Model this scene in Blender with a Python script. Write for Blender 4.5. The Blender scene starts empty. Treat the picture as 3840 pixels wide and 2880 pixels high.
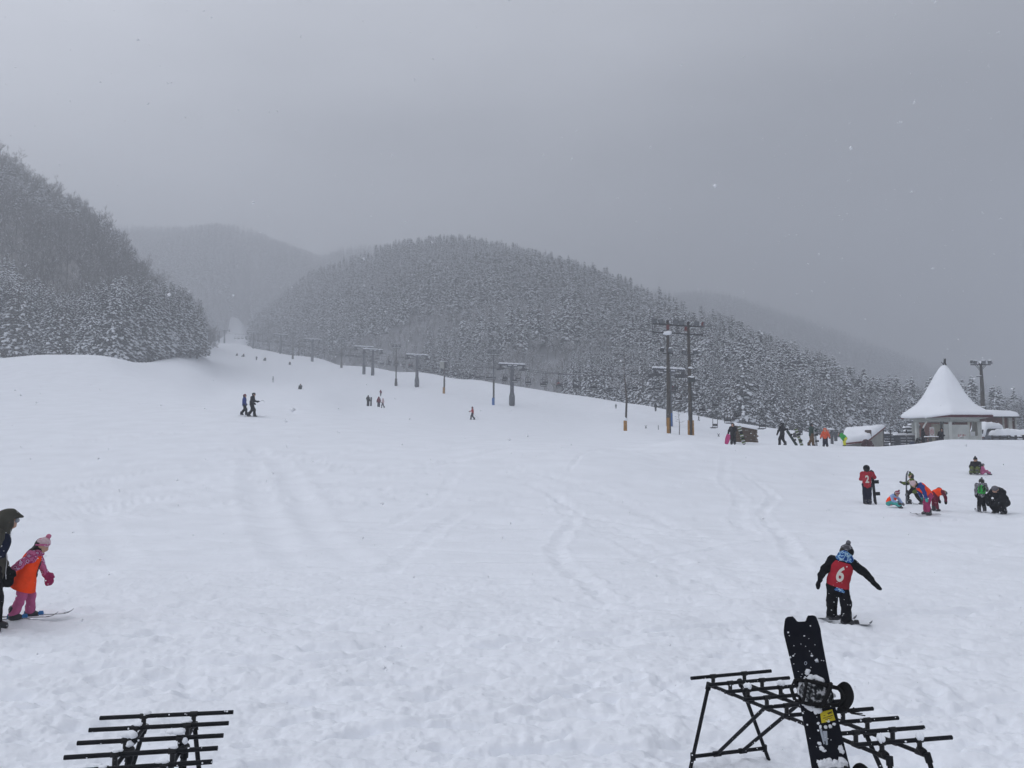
import bpy, bmesh, math, random
import numpy as np
from mathutils import Vector, Matrix
from mathutils.bvhtree import BVHTree
R = math.radians
random.seed(7)
rng = np.random.default_rng(11)
scn = bpy.context.scene
COL = scn.collection
# ---------------------------------------------------------------- camera
FPX = 803.6
PITCH = R(3.8)
CAMZ = 2.47
cd = bpy.data.cameras.new('camera'); cam = bpy.data.objects.new('camera', cd); COL.objects.link(cam)
cd.sensor_width = 36.0; cd.lens = 36.0 * FPX / 1024.0; cd.clip_start = 0.05; cd.clip_end = 9000
cam.location = (0, 0, CAMZ); cam.rotation_euler = (R(90) + PITCH, 0, 0)
scn.camera = cam
# ---------------------------------------------------------------- world
SUN_EL, SUN_AZ = 36.0, -62.0          # azimuth from +Y, negative = to the left
wd = bpy.data.worlds.new('World'); scn.world = wd; wd.use_nodes = True
nt = wd.node_tree; nt.nodes.clear()
def N(t, typ, **kw):
    n = t.nodes.new(typ)
    for k, v in kw.items(): setattr(n, k, v)
    return n
def mth(t, op, a, b=None, clamp=False):
    n = N(t, 'ShaderNodeMath', operation=op, use_clamp=clamp)
    for i, x in enumerate((a, b)):
        if x is None: continue
        if isinstance(x, (int, float)): n.inputs[i].default_value = x
        else: t.links.new(x, n.inputs[i])
    return n.outputs[0]
L = nt.links.new
tc = N(nt, 'ShaderNodeTexCoord'); sep = N(nt, 'ShaderNodeSeparateXYZ'); L(tc.outputs['Generated'], sep.inputs[0])
sky = N(nt, 'ShaderNodeTexSky', sky_type='NISHITA'); sky.sun_disc = False
sky.sun_elevation = R(SUN_EL); sky.sun_rotation = R(SUN_AZ)
nz = N(nt, 'ShaderNodeTexNoise'); nz.inputs['Scale'].default_value = 2.3; nz.inputs['Detail'].default_value = 4; nz.inputs['Roughness'].default_value = .45
mp = N(nt, 'ShaderNodeMapping'); mp.inputs['Scale'].default_value = (1, 1, 2.6); mp.inputs['Location'].default_value = (3.1, .4, .2)
L(tc.outputs['Generated'], mp.inputs[0]); L(mp.outputs[0], nz.inputs[0])
zc = mth(nt, 'MAXIMUM', sep.outputs['Z'], 0.0)
lum = mth(nt, 'MULTIPLY_ADD', zc, 1.22); nt.nodes[-1].inputs[2].default_value = 0.60        # brighter towards the zenith
side = mth(nt, 'MULTIPLY_ADD', sep.outputs['X'], -0.78); nt.nodes[-1].inputs[2].default_value = 1.0   # darker cloud to the right
nn = mth(nt, 'MULTIPLY_ADD', nz.outputs[0], 1.15); nt.nodes[-1].inputs[2].default_value = 0.42
tot = mth(nt, 'MULTIPLY', mth(nt, 'MULTIPLY', lum, side), nn)
CLOUD = 0.615
tot = mth(nt, 'MULTIPLY', tot, CLOUD)
cl = N(nt, 'ShaderNodeMix', data_type='RGBA', blend_type='MULTIPLY'); cl.inputs[0].default_value = 1
cl.inputs[6].default_value = (.925, .95, 1.03, 1); L(tot, cl.inputs[7])
b1 = N(nt, 'ShaderNodeBackground'); L(cl.outputs[2], b1.inputs[0]); b1.inputs[1].default_value = 1.0
b2 = N(nt, 'ShaderNodeBackground'); L(sky.outputs[0], b2.inputs[0]); b2.inputs[1].default_value = 0.008   # what little clear-sky light the cloud lets through
ad = N(nt, 'ShaderNodeAddShader'); wo = N(nt, 'ShaderNodeOutputWorld')
L(b1.outputs[0], ad.inputs[0]); L(b2.outputs[0], ad.inputs[1]); L(ad.outputs[0], wo.inputs[0])
# ---------------------------------------------------------------- sun behind thick cloud
sd = bpy.data.lights.new('sun', 'SUN'); sd.energy = 0.55; sd.angle = R(26); sd.color = (1, .975, .95)
sun = bpy.data.objects.new('sun', sd); COL.objects.link(sun)
dvec = Vector((math.sin(R(SUN_AZ)) * math.cos(R(SUN_EL)), math.cos(R(SUN_AZ)) * math.cos(R(SUN_EL)), math.sin(R(SUN_EL))))
sun.rotation_euler = dvec.to_track_quat('Z', 'Y').to_euler(); sun.location = (-60, 40, 80)
vs = scn.view_settings; scn.display_settings.display_device = 'sRGB'
vs.view_transform = 'Standard'; vs.look = 'None'; vs.exposure = 0.0; vs.gamma = 1.0; vs.use_curve_mapping = False
cy = scn.cycles
scn.render.engine = 'CYCLES'
cy.use_denoising = True
try: cy.denoiser = 'OPENIMAGEDENOISE'; cy.denoising_input_passes = 'RGB_ALBEDO_NORMAL'; cy.denoising_prefilter = 'ACCURATE'
except Exception: pass
cy.max_bounces = 6; cy.diffuse_bounces = 3; cy.glossy_bounces = 2; cy.transmission_bounces = 2; cy.volume_bounces = 2; cy.transparent_max_bounces = 4
cy.use_adaptive_sampling = True; cy.adaptive_threshold = 0.012; cy.caustics_reflective = False; cy.caustics_refractive = False
HAZE_D = 1 / 540.0
# ---------------------------------------------------------------- materials
MATS = {}
def mat(name, base, rough=.75, var=.18, scale=6., metallic=0., speck=0., speck_scale=26., bump=0., bscale=40., pat=None, pscale=12., spec=.3, topsnow=0.):
    """procedural principled material: colour variation by noise, optional snow specks, a fabric pattern and fine bump"""
    if name in MATS: return MATS[name]
    m = bpy.data.materials.new(name); MATS[name] = m; m.use_nodes = True
    t = m.node_tree; ln = t.links.new; bs = t.nodes['Principled BSDF']
    co = N(t, 'ShaderNodeTexCoord')
    no = N(t, 'ShaderNodeTexNoise'); no.inputs['Scale'].default_value = scale; no.inputs['Detail'].default_value = 5
    ln(co.outputs['Object'], no.inputs[0])
    mr = N(t, 'ShaderNodeMapRange'); mr.inputs[1].default_value = .3; mr.inputs[2].default_value = .7
    mr.inputs[3].default_value = 1 - var; mr.inputs[4].default_value = 1 + var; ln(no.outputs[0], mr.inputs[0])
    mx = N(t, 'ShaderNodeMix', data_type='RGBA', blend_type='MULTIPLY'); mx.inputs[0].default_value = 1
    if pat:
        vo = N(t, 'ShaderNodeTexNoise' if pat[0] == 'camo' else 'ShaderNodeTexVoronoi'); vo.inputs['Scale'].default_value = pscale
        ln(co.outputs['Object'], vo.inputs[0])
        cr = N(t, 'ShaderNodeValToRGB'); cr.color_ramp.interpolation = 'CONSTANT'
        if pat[0] == 'camo': vo.inputs['Detail'].default_value = 1.5; src = vo.outputs[0]; pos = [0, .43, .5, .57]
        elif pat[0] == 'stripe':
            sp = N(t, 'ShaderNodeSeparateXYZ'); ln(co.outputs['Object'], sp.inputs[0])
            src = mth(t, 'FRACT', mth(t, 'MULTIPLY', sp.outputs['Z'], pscale)); pos = [0, .35, .7, .9]
        else: src = mth(t, 'FRACT', mth(t, 'MULTIPLY', vo.outputs['Color'], 1.0)) if False else vo.outputs['Distance']; pos = [0, .22, .4, .55]
        cols = pat[1]
        el = cr.color_ramp.elements
        while len(el) < len(cols): el.new(.5)
        for i, c in enumerate(cols): el[i].position = pos[i]; el[i].color = (*c, 1)
        ln(src, cr.inputs[0]); ln(cr.outputs[0], mx.inputs[6])
    else: mx.inputs[6].default_value = (*base, 1)
    ln(mr.outputs[0], mx.inputs[7]); out = mx.outputs[2]
    def over(mask, c):
        nonlocal out
        q = N(t, 'ShaderNodeMix', data_type='RGBA'); ln(mask, q.inputs[0]); ln(out, q.inputs[6]); q.inputs[7].default_value = (*c, 1); out = q.outputs[2]
    if speck > 0:
        v2 = N(t, 'ShaderNodeTexVoronoi'); v2.inputs['Scale'].default_value = speck_scale; ln(co.outputs['Object'], v2.inputs[0])
        s3 = N(t, 'ShaderNodeSeparateColor'); ln(v2.outputs['Color'], s3.inputs[0])
        rad = mth(t, 'MULTIPLY', mth(t, 'SUBTRACT', s3.outputs[0], 1 - speck, True), .26 / max(speck, .01))
        over(mth(t, 'LESS_THAN', v2.outputs['Distance'], rad), (.8, .82, .86))
    if topsnow > 0:
        ge = N(t, 'ShaderNodeNewGeometry'); sp = N(t, 'ShaderNodeSeparateXYZ'); ln(ge.outputs['Normal'], sp.inputs[0])
        n2 = N(t, 'ShaderNodeTexNoise'); n2.inputs['Scale'].default_value = 9; ln(co.outputs['Object'], n2.inputs[0])
        over(mth(t, 'GREATER_THAN', mth(t, 'ADD', sp.outputs['Z'], mth(t, 'MULTIPLY', n2.outputs[0], .6)), 1.5 - topsnow), (.84, .86, .9))
    ln(out, bs.inputs['Base Color'])
    bs.inputs['Roughness'].default_value = rough; bs.inputs['Metallic'].default_value = metallic
    bs.inputs['Specular IOR Level'].default_value = spec
    if bump > 0:
        nb = N(t, 'ShaderNodeTexNoise'); nb.inputs['Scale'].default_value = bscale; nb.inputs['Detail'].default_value = 6
        ln(co.outputs['Object'], nb.inputs[0]); bp = N(t, 'ShaderNodeBump'); bp.inputs['Strength'].default_value = bump; bp.inputs['Distance'].default_value = .02
        ln(nb.outputs[0], bp.inputs['Height']); ln(bp.outputs[0], bs.inputs['Normal'])
    return m
SNOW = mat('snow', (.86, .885, .93), .85, .035, .7, spec=.15, bump=.35, bscale=18.)
# ---------------------------------------------------------------- object helpers
def tag(o, label=None, cat=None, group=None, kind=None):
    if label: o['label'] = label
    if cat: o['category'] = cat
    if group: o['group'] = group
    if kind: o['kind'] = kind
    return o
def mesh_np(name, V, F, mats, mi=None, smooth=False):
    """V (n,3), F list/array of tri or quad (or list of both)"""
    me = bpy.data.meshes.new(name)
    V = np.asarray(V, dtype=np.float32)
    if isinstance(F, np.ndarray) and F.ndim == 2:
        n, k = F.shape
        me.vertices.add(len(V)); me.vertices.foreach_set('co', V.ravel())
        me.loops.add(n * k); me.loops.foreach_set('vertex_index', F.astype(np.int32).ravel())
        me.polygons.add(n); me.polygons.foreach_set('loop_start', np.arange(0, n * k, k, dtype=np.int32))
        try: me.polygons.foreach_set('loop_total', np.full(n, k, dtype=np.int32))
        except Exception: pass
    else:
        me.from_pydata([tuple(map(float, v)) for v in V], [], [tuple(map(int, f)) for f in F])
    for m in (mats if isinstance(mats, (list, tuple)) else [mats]): me.materials.append(m)
    if mi is not None: me.polygons.foreach_set('material_index', np.asarray(mi, dtype=np.int32))
    if smooth: me.polygons.foreach_set('use_smooth', np.ones(len(me.polygons), dtype=bool))
    me.update(calc_edges=True); me.validate(verbose=False)
    return me
def link(name, me, parent=None, loc=None, rot=None, scale=None):
    o = bpy.data.objects.new(name, me); COL.objects.link(o)
    if parent is not None: o.parent = parent
    if loc is not None: o.location = loc
    if rot is not None: o.rotation_euler = rot
    if scale is not None: o.scale = scale
    return o
def empty(name, loc, rz=0., label=None, cat=None, group=None):
    o = bpy.data.objects.new(name, None); COL.objects.link(o); o.location = loc; o.rotation_euler = (0, 0, rz); o.empty_display_size = .2
    return tag(o, label, cat, group)
ICO = None
def _ico(sub):
    bm = bmesh.new(); bmesh.ops.create_icosphere(bm, subdivisions=sub, radius=1)
    v = np.array([x.co[:] for x in bm.verts]); f = np.array([[q.index for q in p.verts] for p in bm.faces]); bm.free(); return v, f
ICO1, ICO2, ICO3 = _ico(1), _ico(2), _ico(3)
class MB:
    """collects shapes into one mesh"""
    def __init__(s): s.V = []; s.F = []; s.M = []; s.n = 0
    def add(s, V, F, m=0):
        V = np.asarray(V, float); s.V.append(V); o = s.n
        for f in F: s.F.append(tuple(int(i) + o for i in f)); s.M.append(m)
        s.n += len(V); return s
    def box(s, c, d, rz=0., m=0, taper=1.0, rot=None):
        x, y, z = [q / 2 for q in d]
        v = np.array([(-x, -y, -z), (x, -y, -z), (x, y, -z), (-x, y, -z), (-x * taper, -y * taper, z), (x * taper, -y * taper, z), (x * taper, y * taper, z), (-x * taper, y * taper, z)])
        M3 = np.array(rot) if rot is not None else np.array(Matrix.Rotation(rz, 3, 'Z'))
        return s.add(v @ M3.T + np.array(c), [(0, 3, 2, 1), (4, 5, 6, 7), (0, 1, 5, 4), (1, 2, 6, 5), (2, 3, 7, 6), (3, 0, 4, 7)], m)
    def hexa(s, p, m=0):
        """8 corners: bottom 4 ccw, top 4 ccw"""
        return s.add(p, [(0, 3, 2, 1), (4, 5, 6, 7), (0, 1, 5, 4), (1, 2, 6, 5), (2, 3, 7, 6), (3, 0, 4, 7)], m)
    def tube(s, pts, r, n=10, m=0, caps=True):
        pts = [Vector(p) for p in pts]; k = len(pts); rr = r if hasattr(r, '__len__') else [r] * k
        V = []; up = None
        for i, p in enumerate(pts):
            t = (pts[min(i + 1, k - 1)] - pts[max(i - 1, 0)]).normalized()
            if up is None: up = Vector((0, 0, 1)) if abs(t.z) < .9 else Vector((1, 0, 0))
            a = t.cross(up).normalized(); b = a.cross(t).normalized(); up = b
            for j in range(n):
                q = 2 * math.pi * j / n; V.append(p + rr[i] * (math.cos(q) * a + math.sin(q) * b))
        F = [(i * n + j, i * n + (j + 1) % n, (i + 1) * n + (j + 1) % n, (i + 1) * n + j) for i in range(k - 1) for j in range(n)]
        if caps: F += [tuple(range(n))[::-1], tuple((k - 1) * n + j for j in range(n))]
        return s.add(V, F, m)
    def lathe(s, prof, c=(0, 0, 0), n=24, m=0):
        V = []; 
        for r, z in prof:
            for j in range(n): q = 2 * math.pi * j / n; V.append((c[0] + r * math.cos(q), c[1] + r * math.sin(q), c[2] + z))
        k = len(prof)
        F = [(i * n + j, i * n + (j + 1) % n, (i + 1) * n + (j + 1) % n, (i + 1) * n + j) for i in range(k - 1) for j in range(n)]
        F += [tuple(range(n))[::-1], tuple((k - 1) * n + j for j in range(n))]
        return s.add(V, F, m)
    def blob(s, c, r, m=0, ico=None, jit=.15, seed=None):
        v, f = ico or ICO2; g = np.random.default_rng(seed if seed is not None else s.n + 5)
        w = v * (1 + g.uniform(-jit, jit, (len(v), 1))) * np.array(r if hasattr(r, '__len__') else (r, r, r))
        return s.add(w + np.array(c), f, m)
    def prism(s, poly, z0, z1, m=0, fn=None):
        """poly (x,y) extruded z0..z1; fn maps points"""
        k = len(poly); V = [(x, y, z0) for x, y in poly] + [(x, y, z1) for x, y in poly]
        if fn: V = [fn(*p) for p in V]
        F = [tuple(range(k))[::-1], tuple(range(k, 2 * k))] + [(i, (i + 1) % k, k + (i + 1) % k, k + i) for i in range(k)]
        return s.add(V, F, m)
    def build(s, name, mats, parent=None, smooth=False, loc=None, rot=None, origin=None):
        V = np.concatenate(s.V) if s.V else np.zeros((0, 3))
        if origin is not None: V = V - np.array(origin)
        me = mesh_np(name, V, s.F, mats, s.M, smooth)
        if smooth == 'auto':
            pass
        return link(name, me, parent, loc if origin is None else origin, rot)
    def mesh(s, name, mats, smooth=False):
        return mesh_np(name, np.concatenate(s.V), s.F, mats, s.M, smooth)
def smooth_ang(o, deg=40):
    me = o.data; me.polygons.foreach_set('use_smooth', np.ones(len(me.polygons), dtype=bool))
    try: me.set_sharp_from_angle(angle=R(deg))
    except Exception: pass
    return o
def copy_tree(o, parent=None):
    c = o.copy(); COL.objects.link(c)
    if parent is not None: c.parent = parent
    for ch in list(o.children): copy_tree(ch, c)
    return c
# ---------------------------------------------------------------- photograph geometry -> world
cp, sp_ = math.cos(PITCH), math.sin(PITCH)
def av(u, v):
    """pixel (1024x768) -> (x/y, slope) of its sight line"""
    dx = (u - 512) / FPX; dv = (384 - v) / FPX
    dy = cp - dv * sp_; return dx / dy, (sp_ + dv * cp) / dy
def P(u, v, Y):
    a, t = av(u, v); return Vector((a * Y, Y, CAMZ + t * Y))
def U2A(u): return av(u, 437)[0]
# ---------------------------------------------------------------- noise
def _hash(ix, iy, s):
    h = (ix.astype(np.int64) * 374761393 + iy.astype(np.int64) * 668265263 + s * 2147483647) & 0xffffffff
    h = ((h ^ (h >> 13)) * 1274126177) & 0xffffffff
    return ((h ^ (h >> 16)) & 0xffffff) / float(0xffffff)
def vnoise(x, y, s=0):
    ix = np.floor(x); iy = np.floor(y); fx = x - ix; fy = y - iy
    fx = fx * fx * fx * (fx * (fx * 6 - 15) + 10); fy = fy * fy * fy * (fy * (fy * 6 - 15) + 10)
    a = _hash(ix, iy, s); b = _hash(ix + 1, iy, s); c = _hash(ix, iy + 1, s); d = _hash(ix + 1, iy + 1, s)
    return (a + (b - a) * fx) * (1 - fy) + (c + (d - c) * fx) * fy - .5
def fbm(x, y, oct=4, s=0, gain=.5):
    r = 0; a = 1.
    for i in range(oct): r = r + a * vnoise(x + 17.3 * i, y - 9.1 * i, s + i); x = x * 2.03; y = y * 2.03; a *= gain
    return r
def pchip(xk, yk, x):
    xk = np.asarray(xk, float); yk = np.asarray(yk, float); h = np.diff(xk); d = np.diff(yk, axis=0) / (h if yk.ndim == 1 else h[:, None])
    m = np.zeros_like(yk); hh = h if yk.ndim == 1 else h[:, None]
    w1 = 2 * hh[1:] + hh[:-1]; w2 = hh[1:] + 2 * hh[:-1]
    with np.errstate(divide='ignore', invalid='ignore'):
        mm = (w1 + w2) / (w1 / d[:-1] + w2 / d[1:])
    m[1:-1] = np.where((d[:-1] * d[1:] > 0), mm, 0); m[0] = d[0]; m[-1] = d[-1]
    x = np.clip(x, xk[0], xk[-1]); i = np.clip(np.searchsorted(xk, x) - 1, 0, len(xk) - 2)
    t = (x - xk[i]) / h[i]
    if yk.ndim > 1: t = t[:, None]; H_ = h[i][:, None]
    else: H_ = h[i]
    return (2 * t**3 - 3 * t**2 + 1) * yk[i] + (t**3 - 2 * t**2 + t) * H_ * m[i] + (-2 * t**3 + 3 * t**2) * yk[i + 1] + (t**3 - t**2) * H_ * m[i + 1]
# ================================================================ ground
def zc_(u, Y, v): return P(u, v, Y).z
# columns of the slope: (u, [(Y, z) or (Y, None, v)])
COLS = [
 (-260, [(60, 4.2), (100, 9.2), (150, 15.5), (200, 16.5), (300, 19), (500, 24), (1000, 30)]),
 (0,   [(60, 4.2), (100, 9.4), (150, None, 361), (185, 16.6), (230, 18), (300, 22), (500, 30), (1000, 40)]),
 (40,  [(60, 4.2), (100, 9.5), (150, None, 357.5), (185, 16.8), (230, 19), (300, 24), (500, 34), (1000, 44)]),
 (95,  [(60, 4.2), (100, 9.5), (150, None, 357.8), (185, 17), (230, 21), (300, 28), (500, 40), (1000, 50)]),
 (135, [(60, 4.2), (100, 9.3), (150, None, 362.5), (185, None, 362.4), (230, 22.6), (300, 33), (500, 46), (1000, 60)]),
 (165, [(60, 4.2), (100, 9.0), (145, 14.4), (185, None, 362.5), (225, None, 356), (270, 34), (400, 50), (1000, 80)]),
 (190, [(60, 4.2), (120, 10.6), (175, 17.6), (230, 24.8), (270, None, 347), (320, 42), (463, 62), (1000, 100)]),
 (215, [(60, 4.2), (120, 9.4), (145, 12.0), (205, 17.4), (290, None, 360), (389, None, 349), (463, None, 344), (560, 64), (700, None, 333), (850, None, 321), (1000, 120)]),
 (240, [(60, 4.1), (145, 11.2), (205, 16.8), (295, None, 358.5), (389, None, 347.5), (463, 57), (560, 64), (700, None, 331), (850, None, 315.5), (1000, 122)]),
 (262, [(60, 4.0), (145, 11.1), (205, 16.5), (295, None, 359), (380, None, 349.5), (480, 52), (600, 58), (1000, 80)]),
 (311, [(60, 3.8), (145, 10.9), (220, None, 380), (293, None, 361.3), (328, None, 357.5), (400, 35), (600, 45), (1000, 60)]),
 (363, [(60, 3.4), (120, None, 406), (180, None, 391), (241, None, 374.4), (280, None, 367), (350, 26), (600, 35), (1000, 50)]),
 (416, [(60, 3.0), (120, None, 409), (204, None, 387.5), (250, None, 372.5), (320, 21), (600, 30), (1000, 40)]),
 (472, [(60, 2.6), (110, None, 419), (170, None, 400), (225, None, 380), (300, 18), (600, 28), (1000, 36)]),
 (512, [(60, 2.4), (110, None, 422), (160, None, 406), (210, None, 386.3), (300, 15.4), (600, 25), (1000, 30)]),
 (580, [(60, 2.1), (110, None, 427), (150, None, 413), (190, None, 396), (260, 12), (600, 20), (1000, 24)]),
 (630, [(60, 2.0), (90, None, 430), (120, None, 423), (180, None, 404), (250, 9.6), (600, 16), (1000, 20)]),
 (680, [(60, 1.9), (85, None, 434.5), (118, None, 427), (165, None, 412.5), (250, 7), (600, 12), (1000, 15)]),
 (740, [(60, None, 446.3), (80, None, 441), (110, None, 433.5), (150, None, 423.3), (220, 5), (600, 9), (1000, 10)]),
 (800, [(60, None, 446.5), (66, 1.8), (85, None, 441), (125, None, 431), (200, 3.2), (600, 6), (1000, 8)]),
 (850, [(60, None, 446.8), (64, 1.75), (80, 1.5), (120, 2.0), (200, 2.5), (600, 5), (1000, 6)]),
 (900, [(56, None, 446.0), (60, 1.7), (66, 1.4), (80, 1.4), (120, 1.9), (600, 4), (1000, 5)]),
 (922, [(56, None, 444.5), (60, 1.8), (66, 1.4), (80, 1.4), (120, 1.9), (600, 4), (1000, 5)]),
 (945, [(54, 2.1), (56.5, None, 440), (60, 2.0), (64, 1.5), (80, 1.4), (120, 1.9), (600, 4), (1000, 5)]),
 (975, [(54, 2.05), (56.5, None, 441), (60, 1.9), (64, 1.5), (80, 1.4), (120, 1.9), (600, 4), (1000, 5)]),
 (1024, [(54, 2.0), (56.5, None, 441.5), (60, 1.9), (64, 1.5), (80, 1.4), (120, 1.9), (600, 4), (1000, 5)]),
 (1300, [(54, 2.0), (56.5, None, 441.5), (60, 1.9), (64, 1.5), (80, 1.4), (120, 1.9), (600, 4), (1000, 5)]),
]
LY = np.linspace(math.log(3.), math.log(1000.), 900)
LA = np.linspace(U2A(-260), U2A(1300), 700)
def _build_table():
    rows = []
    ua = []
    for u, kn in COLS:
        right = max(0, min(1, (u - 600) / 250.))
        ks = [(3, 0.), (15, 0.), (22, .12 * (1 - right)), (30, .65 * (1 - right) + .0 * right), (42, 1.85 * (1 - right) + .32 * right)]
        if kn[0][0] > 55 and right > .3: ks.append((50, 1.15 * right + 2.8 * (1 - right)))
        elif right > .9: ks.append((49, 1.0))
        for k in kn:
            ks.append((k[0], k[1] if k[1] is not None else zc_(u, k[0], k[2])))
        Yk = np.log(np.array([k[0] for k in ks])); Zk = np.array([k[1] for k in ks])
        rows.append(pchip(Yk, Zk, LY)); ua.append(U2A(u))
    T = np.array(rows)
    T = pchip(np.array(ua), T, LA); kr = np.exp(-.5 * (np.arange(-14, 15) / 4.5) ** 2); kr /= kr.sum(); Tp = np.pad(T, ((14, 14), (0, 0)), mode='edge')
    return sum(w * Tp[i:i + len(T)] for i, w in enumerate(kr))            # (700, 900)
TAB = _build_table()
def H0(x, y):
    x = np.asarray(x, float); y = np.asarray(y, float); yy = np.maximum(y, 3.0)
    a = np.clip(x / yy, LA[0], LA[-1]); l = np.log(np.clip(yy, 3, 1000))
    i = (a - LA[0]) / (LA[-1] - LA[0]) * (len(LA) - 1); j = (l - LY[0]) / (LY[-1] - LY[0]) * (len(LY) - 1)
    i0 = np.clip(i.astype(int), 0, len(LA) - 2); j0 = np.clip(j.astype(int), 0, len(LY) - 2); fi = i - i0; fj = j - j0
    return (TAB[i0, j0] * (1 - fi) + TAB[i0 + 1, j0] * fi) * (1 - fj) + (TAB[i0, j0 + 1] * (1 - fi) + TAB[i0 + 1, j0 + 1] * fi) * fj
def H(x, y): return float(H0(np.array([x]), np.array([y]))[0])
def hit(u, v, ymax=130.):
    """where the sight line of a photo pixel meets the ground"""
    a, t = av(u, v); Y = np.exp(np.linspace(math.log(3.2), math.log(ymax), 4000))
    d = CAMZ + t * Y - H0(a * Y, Y); k = np.argmax(d < 0)
    if not (d < 0).any(): return None
    y = Y[k - 1] + (Y[k] - Y[k - 1]) * d[k - 1] / (d[k - 1] - d[k]); return Vector((a * y, y, H(a * y, y)))
# --- tracks and trampled paths stamped into the near snow
TR = []
def z2(pts, ox, oy, s): return [((ox + x / s) / 3.75, (oy + y / s) / 3.75) for x, y in pts]
def track(uv, w, depth, foot=0.):
    pts = [hit(u, v) for u, v in uv]; pts = np.array([[p.x, p.y] for p in pts if p is not None])
    if len(pts) > 1: TR.append((pts, w, depth, foot))
A_ = (800, 1650, 2.212); B_ = (1800, 1650, 1.843)
track(z2([(330, 60), (400, 110), (560, 200), (600, 280), (640, 340), (700, 450), (800, 650), (950, 880), (1150, 1050)], *A_), .42, .05)
track(z2([(330, 150), (320, 250), (350, 400), (400, 600), (500, 750), (620, 900), (750, 1020), (870, 1080)], *A_), .42, .045)
track(z2([(540, 420), (560, 490), (650, 560), (600, 650), (530, 740), (520, 800), (570, 870), (660, 940), (780, 1040), (850, 1100)], *B_), .16, .07, .5)
track(z2([(250, 210), (500, 250), (700, 340), (900, 400), (1100, 500), (1400, 640), (1700, 800), (1900, 1000)], *B_), .30, .05, .8)
track(z2([(200, 240), (500, 380), (850, 580), (1200, 760), (1500, 950), (1800, 1100)], *B_), .22, .05, .8)
track(z2([(500, 380), (700, 540), (1000, 720), (1300, 900), (1500, 1050)], *B_), .2, .05, .8)
track(z2([(1830, 240), (1990, 350), (2040, 410), (1950, 510), (2030, 610), (2150, 730), (2212, 880)], *B_), .16, .07, .4)
track(z2([(1700, 120), (1680, 290), (1800, 400), (1780, 560), (1870, 660)], *B_), .2, .06, .7)
track(z2([(1000, 540), (1230, 520), (1450, 400), (1700, 380)], *A_), .2, .04, .7)
track(z2([(1100, 760), (1390, 730), (1600, 650), (1900, 480), (2000, 280)], *A_), .2, .05, .8)
track(z2([(1450, 1100), (1700, 900), (1850, 760), (2050, 620)], *A_), .2, .05, .8)
track(z2([(0, 560), (200, 500), (400, 430), (560, 350)], *A_), .1, .03, .5)
track(z2([(0, 1205), (300, 1215), (700, 1255), (1100, 1275), (1550, 1305), (1900, 1340), (2212, 1345)], *A_), .09, .04)
track(z2([(0, 950), (400, 945), (700, 955), (1110, 940)], *B_), .10, .035, .3)
track([(0, 605), (130, 612), (300, 622)], .08, .04); track([(330, 735), (420, 718), (520, 700), (640, 676)], .05, .035)
track([(240, 640), (330, 646), (470, 640), (620, 652), (760, 648)], .07, .035); track([(60, 690), (180, 676), (320, 668), (400, 650)], .06, .03)
track([(860, 640), (900, 655), (960, 690), (1010, 740)], .10, .04, .5); track([(560, 600), (700, 618), (840, 622), (1000, 640)], .12, .04, .6)
track([(0, 505), (60, 490), (160, 470), (260, 463)], .12, .03); track([(120, 560), (100, 520), (110, 480), (130, 462)], .3, .025)
track([(860, 512), (900, 516), (940, 520), (1010, 516)], .5, .05, 1.); track([(880, 465), (940, 480), (1024, 490)], .3, .04, .2)
track([(500, 455), (640, 462), (760, 470), (1024, 486)], .25, .03); track([(600, 450), (760, 452), (900, 462), (1024, 470)], .3, .03)
track([(0, 436), (120, 432), (260, 436), (420, 430)], .5, .03); track([(40, 640), (70, 618), (160, 600)], .3, .03, .3)
gt = np.random.default_rng(31)
for i in range(80):      # faint ski lines running down and across the slope
    x0, y0 = gt.uniform(-22, 22), gt.uniform(10, 52); an = gt.normal(math.pi * .86, .45) if i % 3 else gt.normal(.15, .2); n_ = 14; q = [(x0, y0)]; k_ = gt.normal(0, .035)
    for j in range(n_): an += k_; q.append((q[-1][0] + math.cos(an) * 1.3, q[-1][1] - abs(math.sin(an)) * 1.3))
    q = np.array(q); w_ = gt.uniform(.05, .11) * (1 + y0 / 40)
    if q[:, 1].min() < 7: continue
    TR.append((q, w_, gt.uniform(.028, .05), 0.))
    if i % 2: TR.append((q + np.array([.32, .06]), w_, gt.uniform(.022, .044), 0.))
def seg_dist(x, y, pts):
    """distance to polyline and arclength"""
    D = np.full(x.shape, 1e9); S = np.zeros(x.shape); s0 = 0
    for i in range(len(pts) - 1):
        ax, ay = pts[i]; bx, by = pts[i + 1]; dx, dy = bx - ax, by - ay; l2 = dx * dx + dy * dy + 1e-9
        t = np.clip(((x - ax) * dx + (y - ay) * dy) / l2, 0, 1); d = np.hypot(x - ax - t * dx, y - ay - t * dy)
        k = d < D; D = np.where(k, d, D); S = np.where(k, s0 + t * math.sqrt(l2), S); s0 += math.sqrt(l2)
    return D, S
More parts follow.
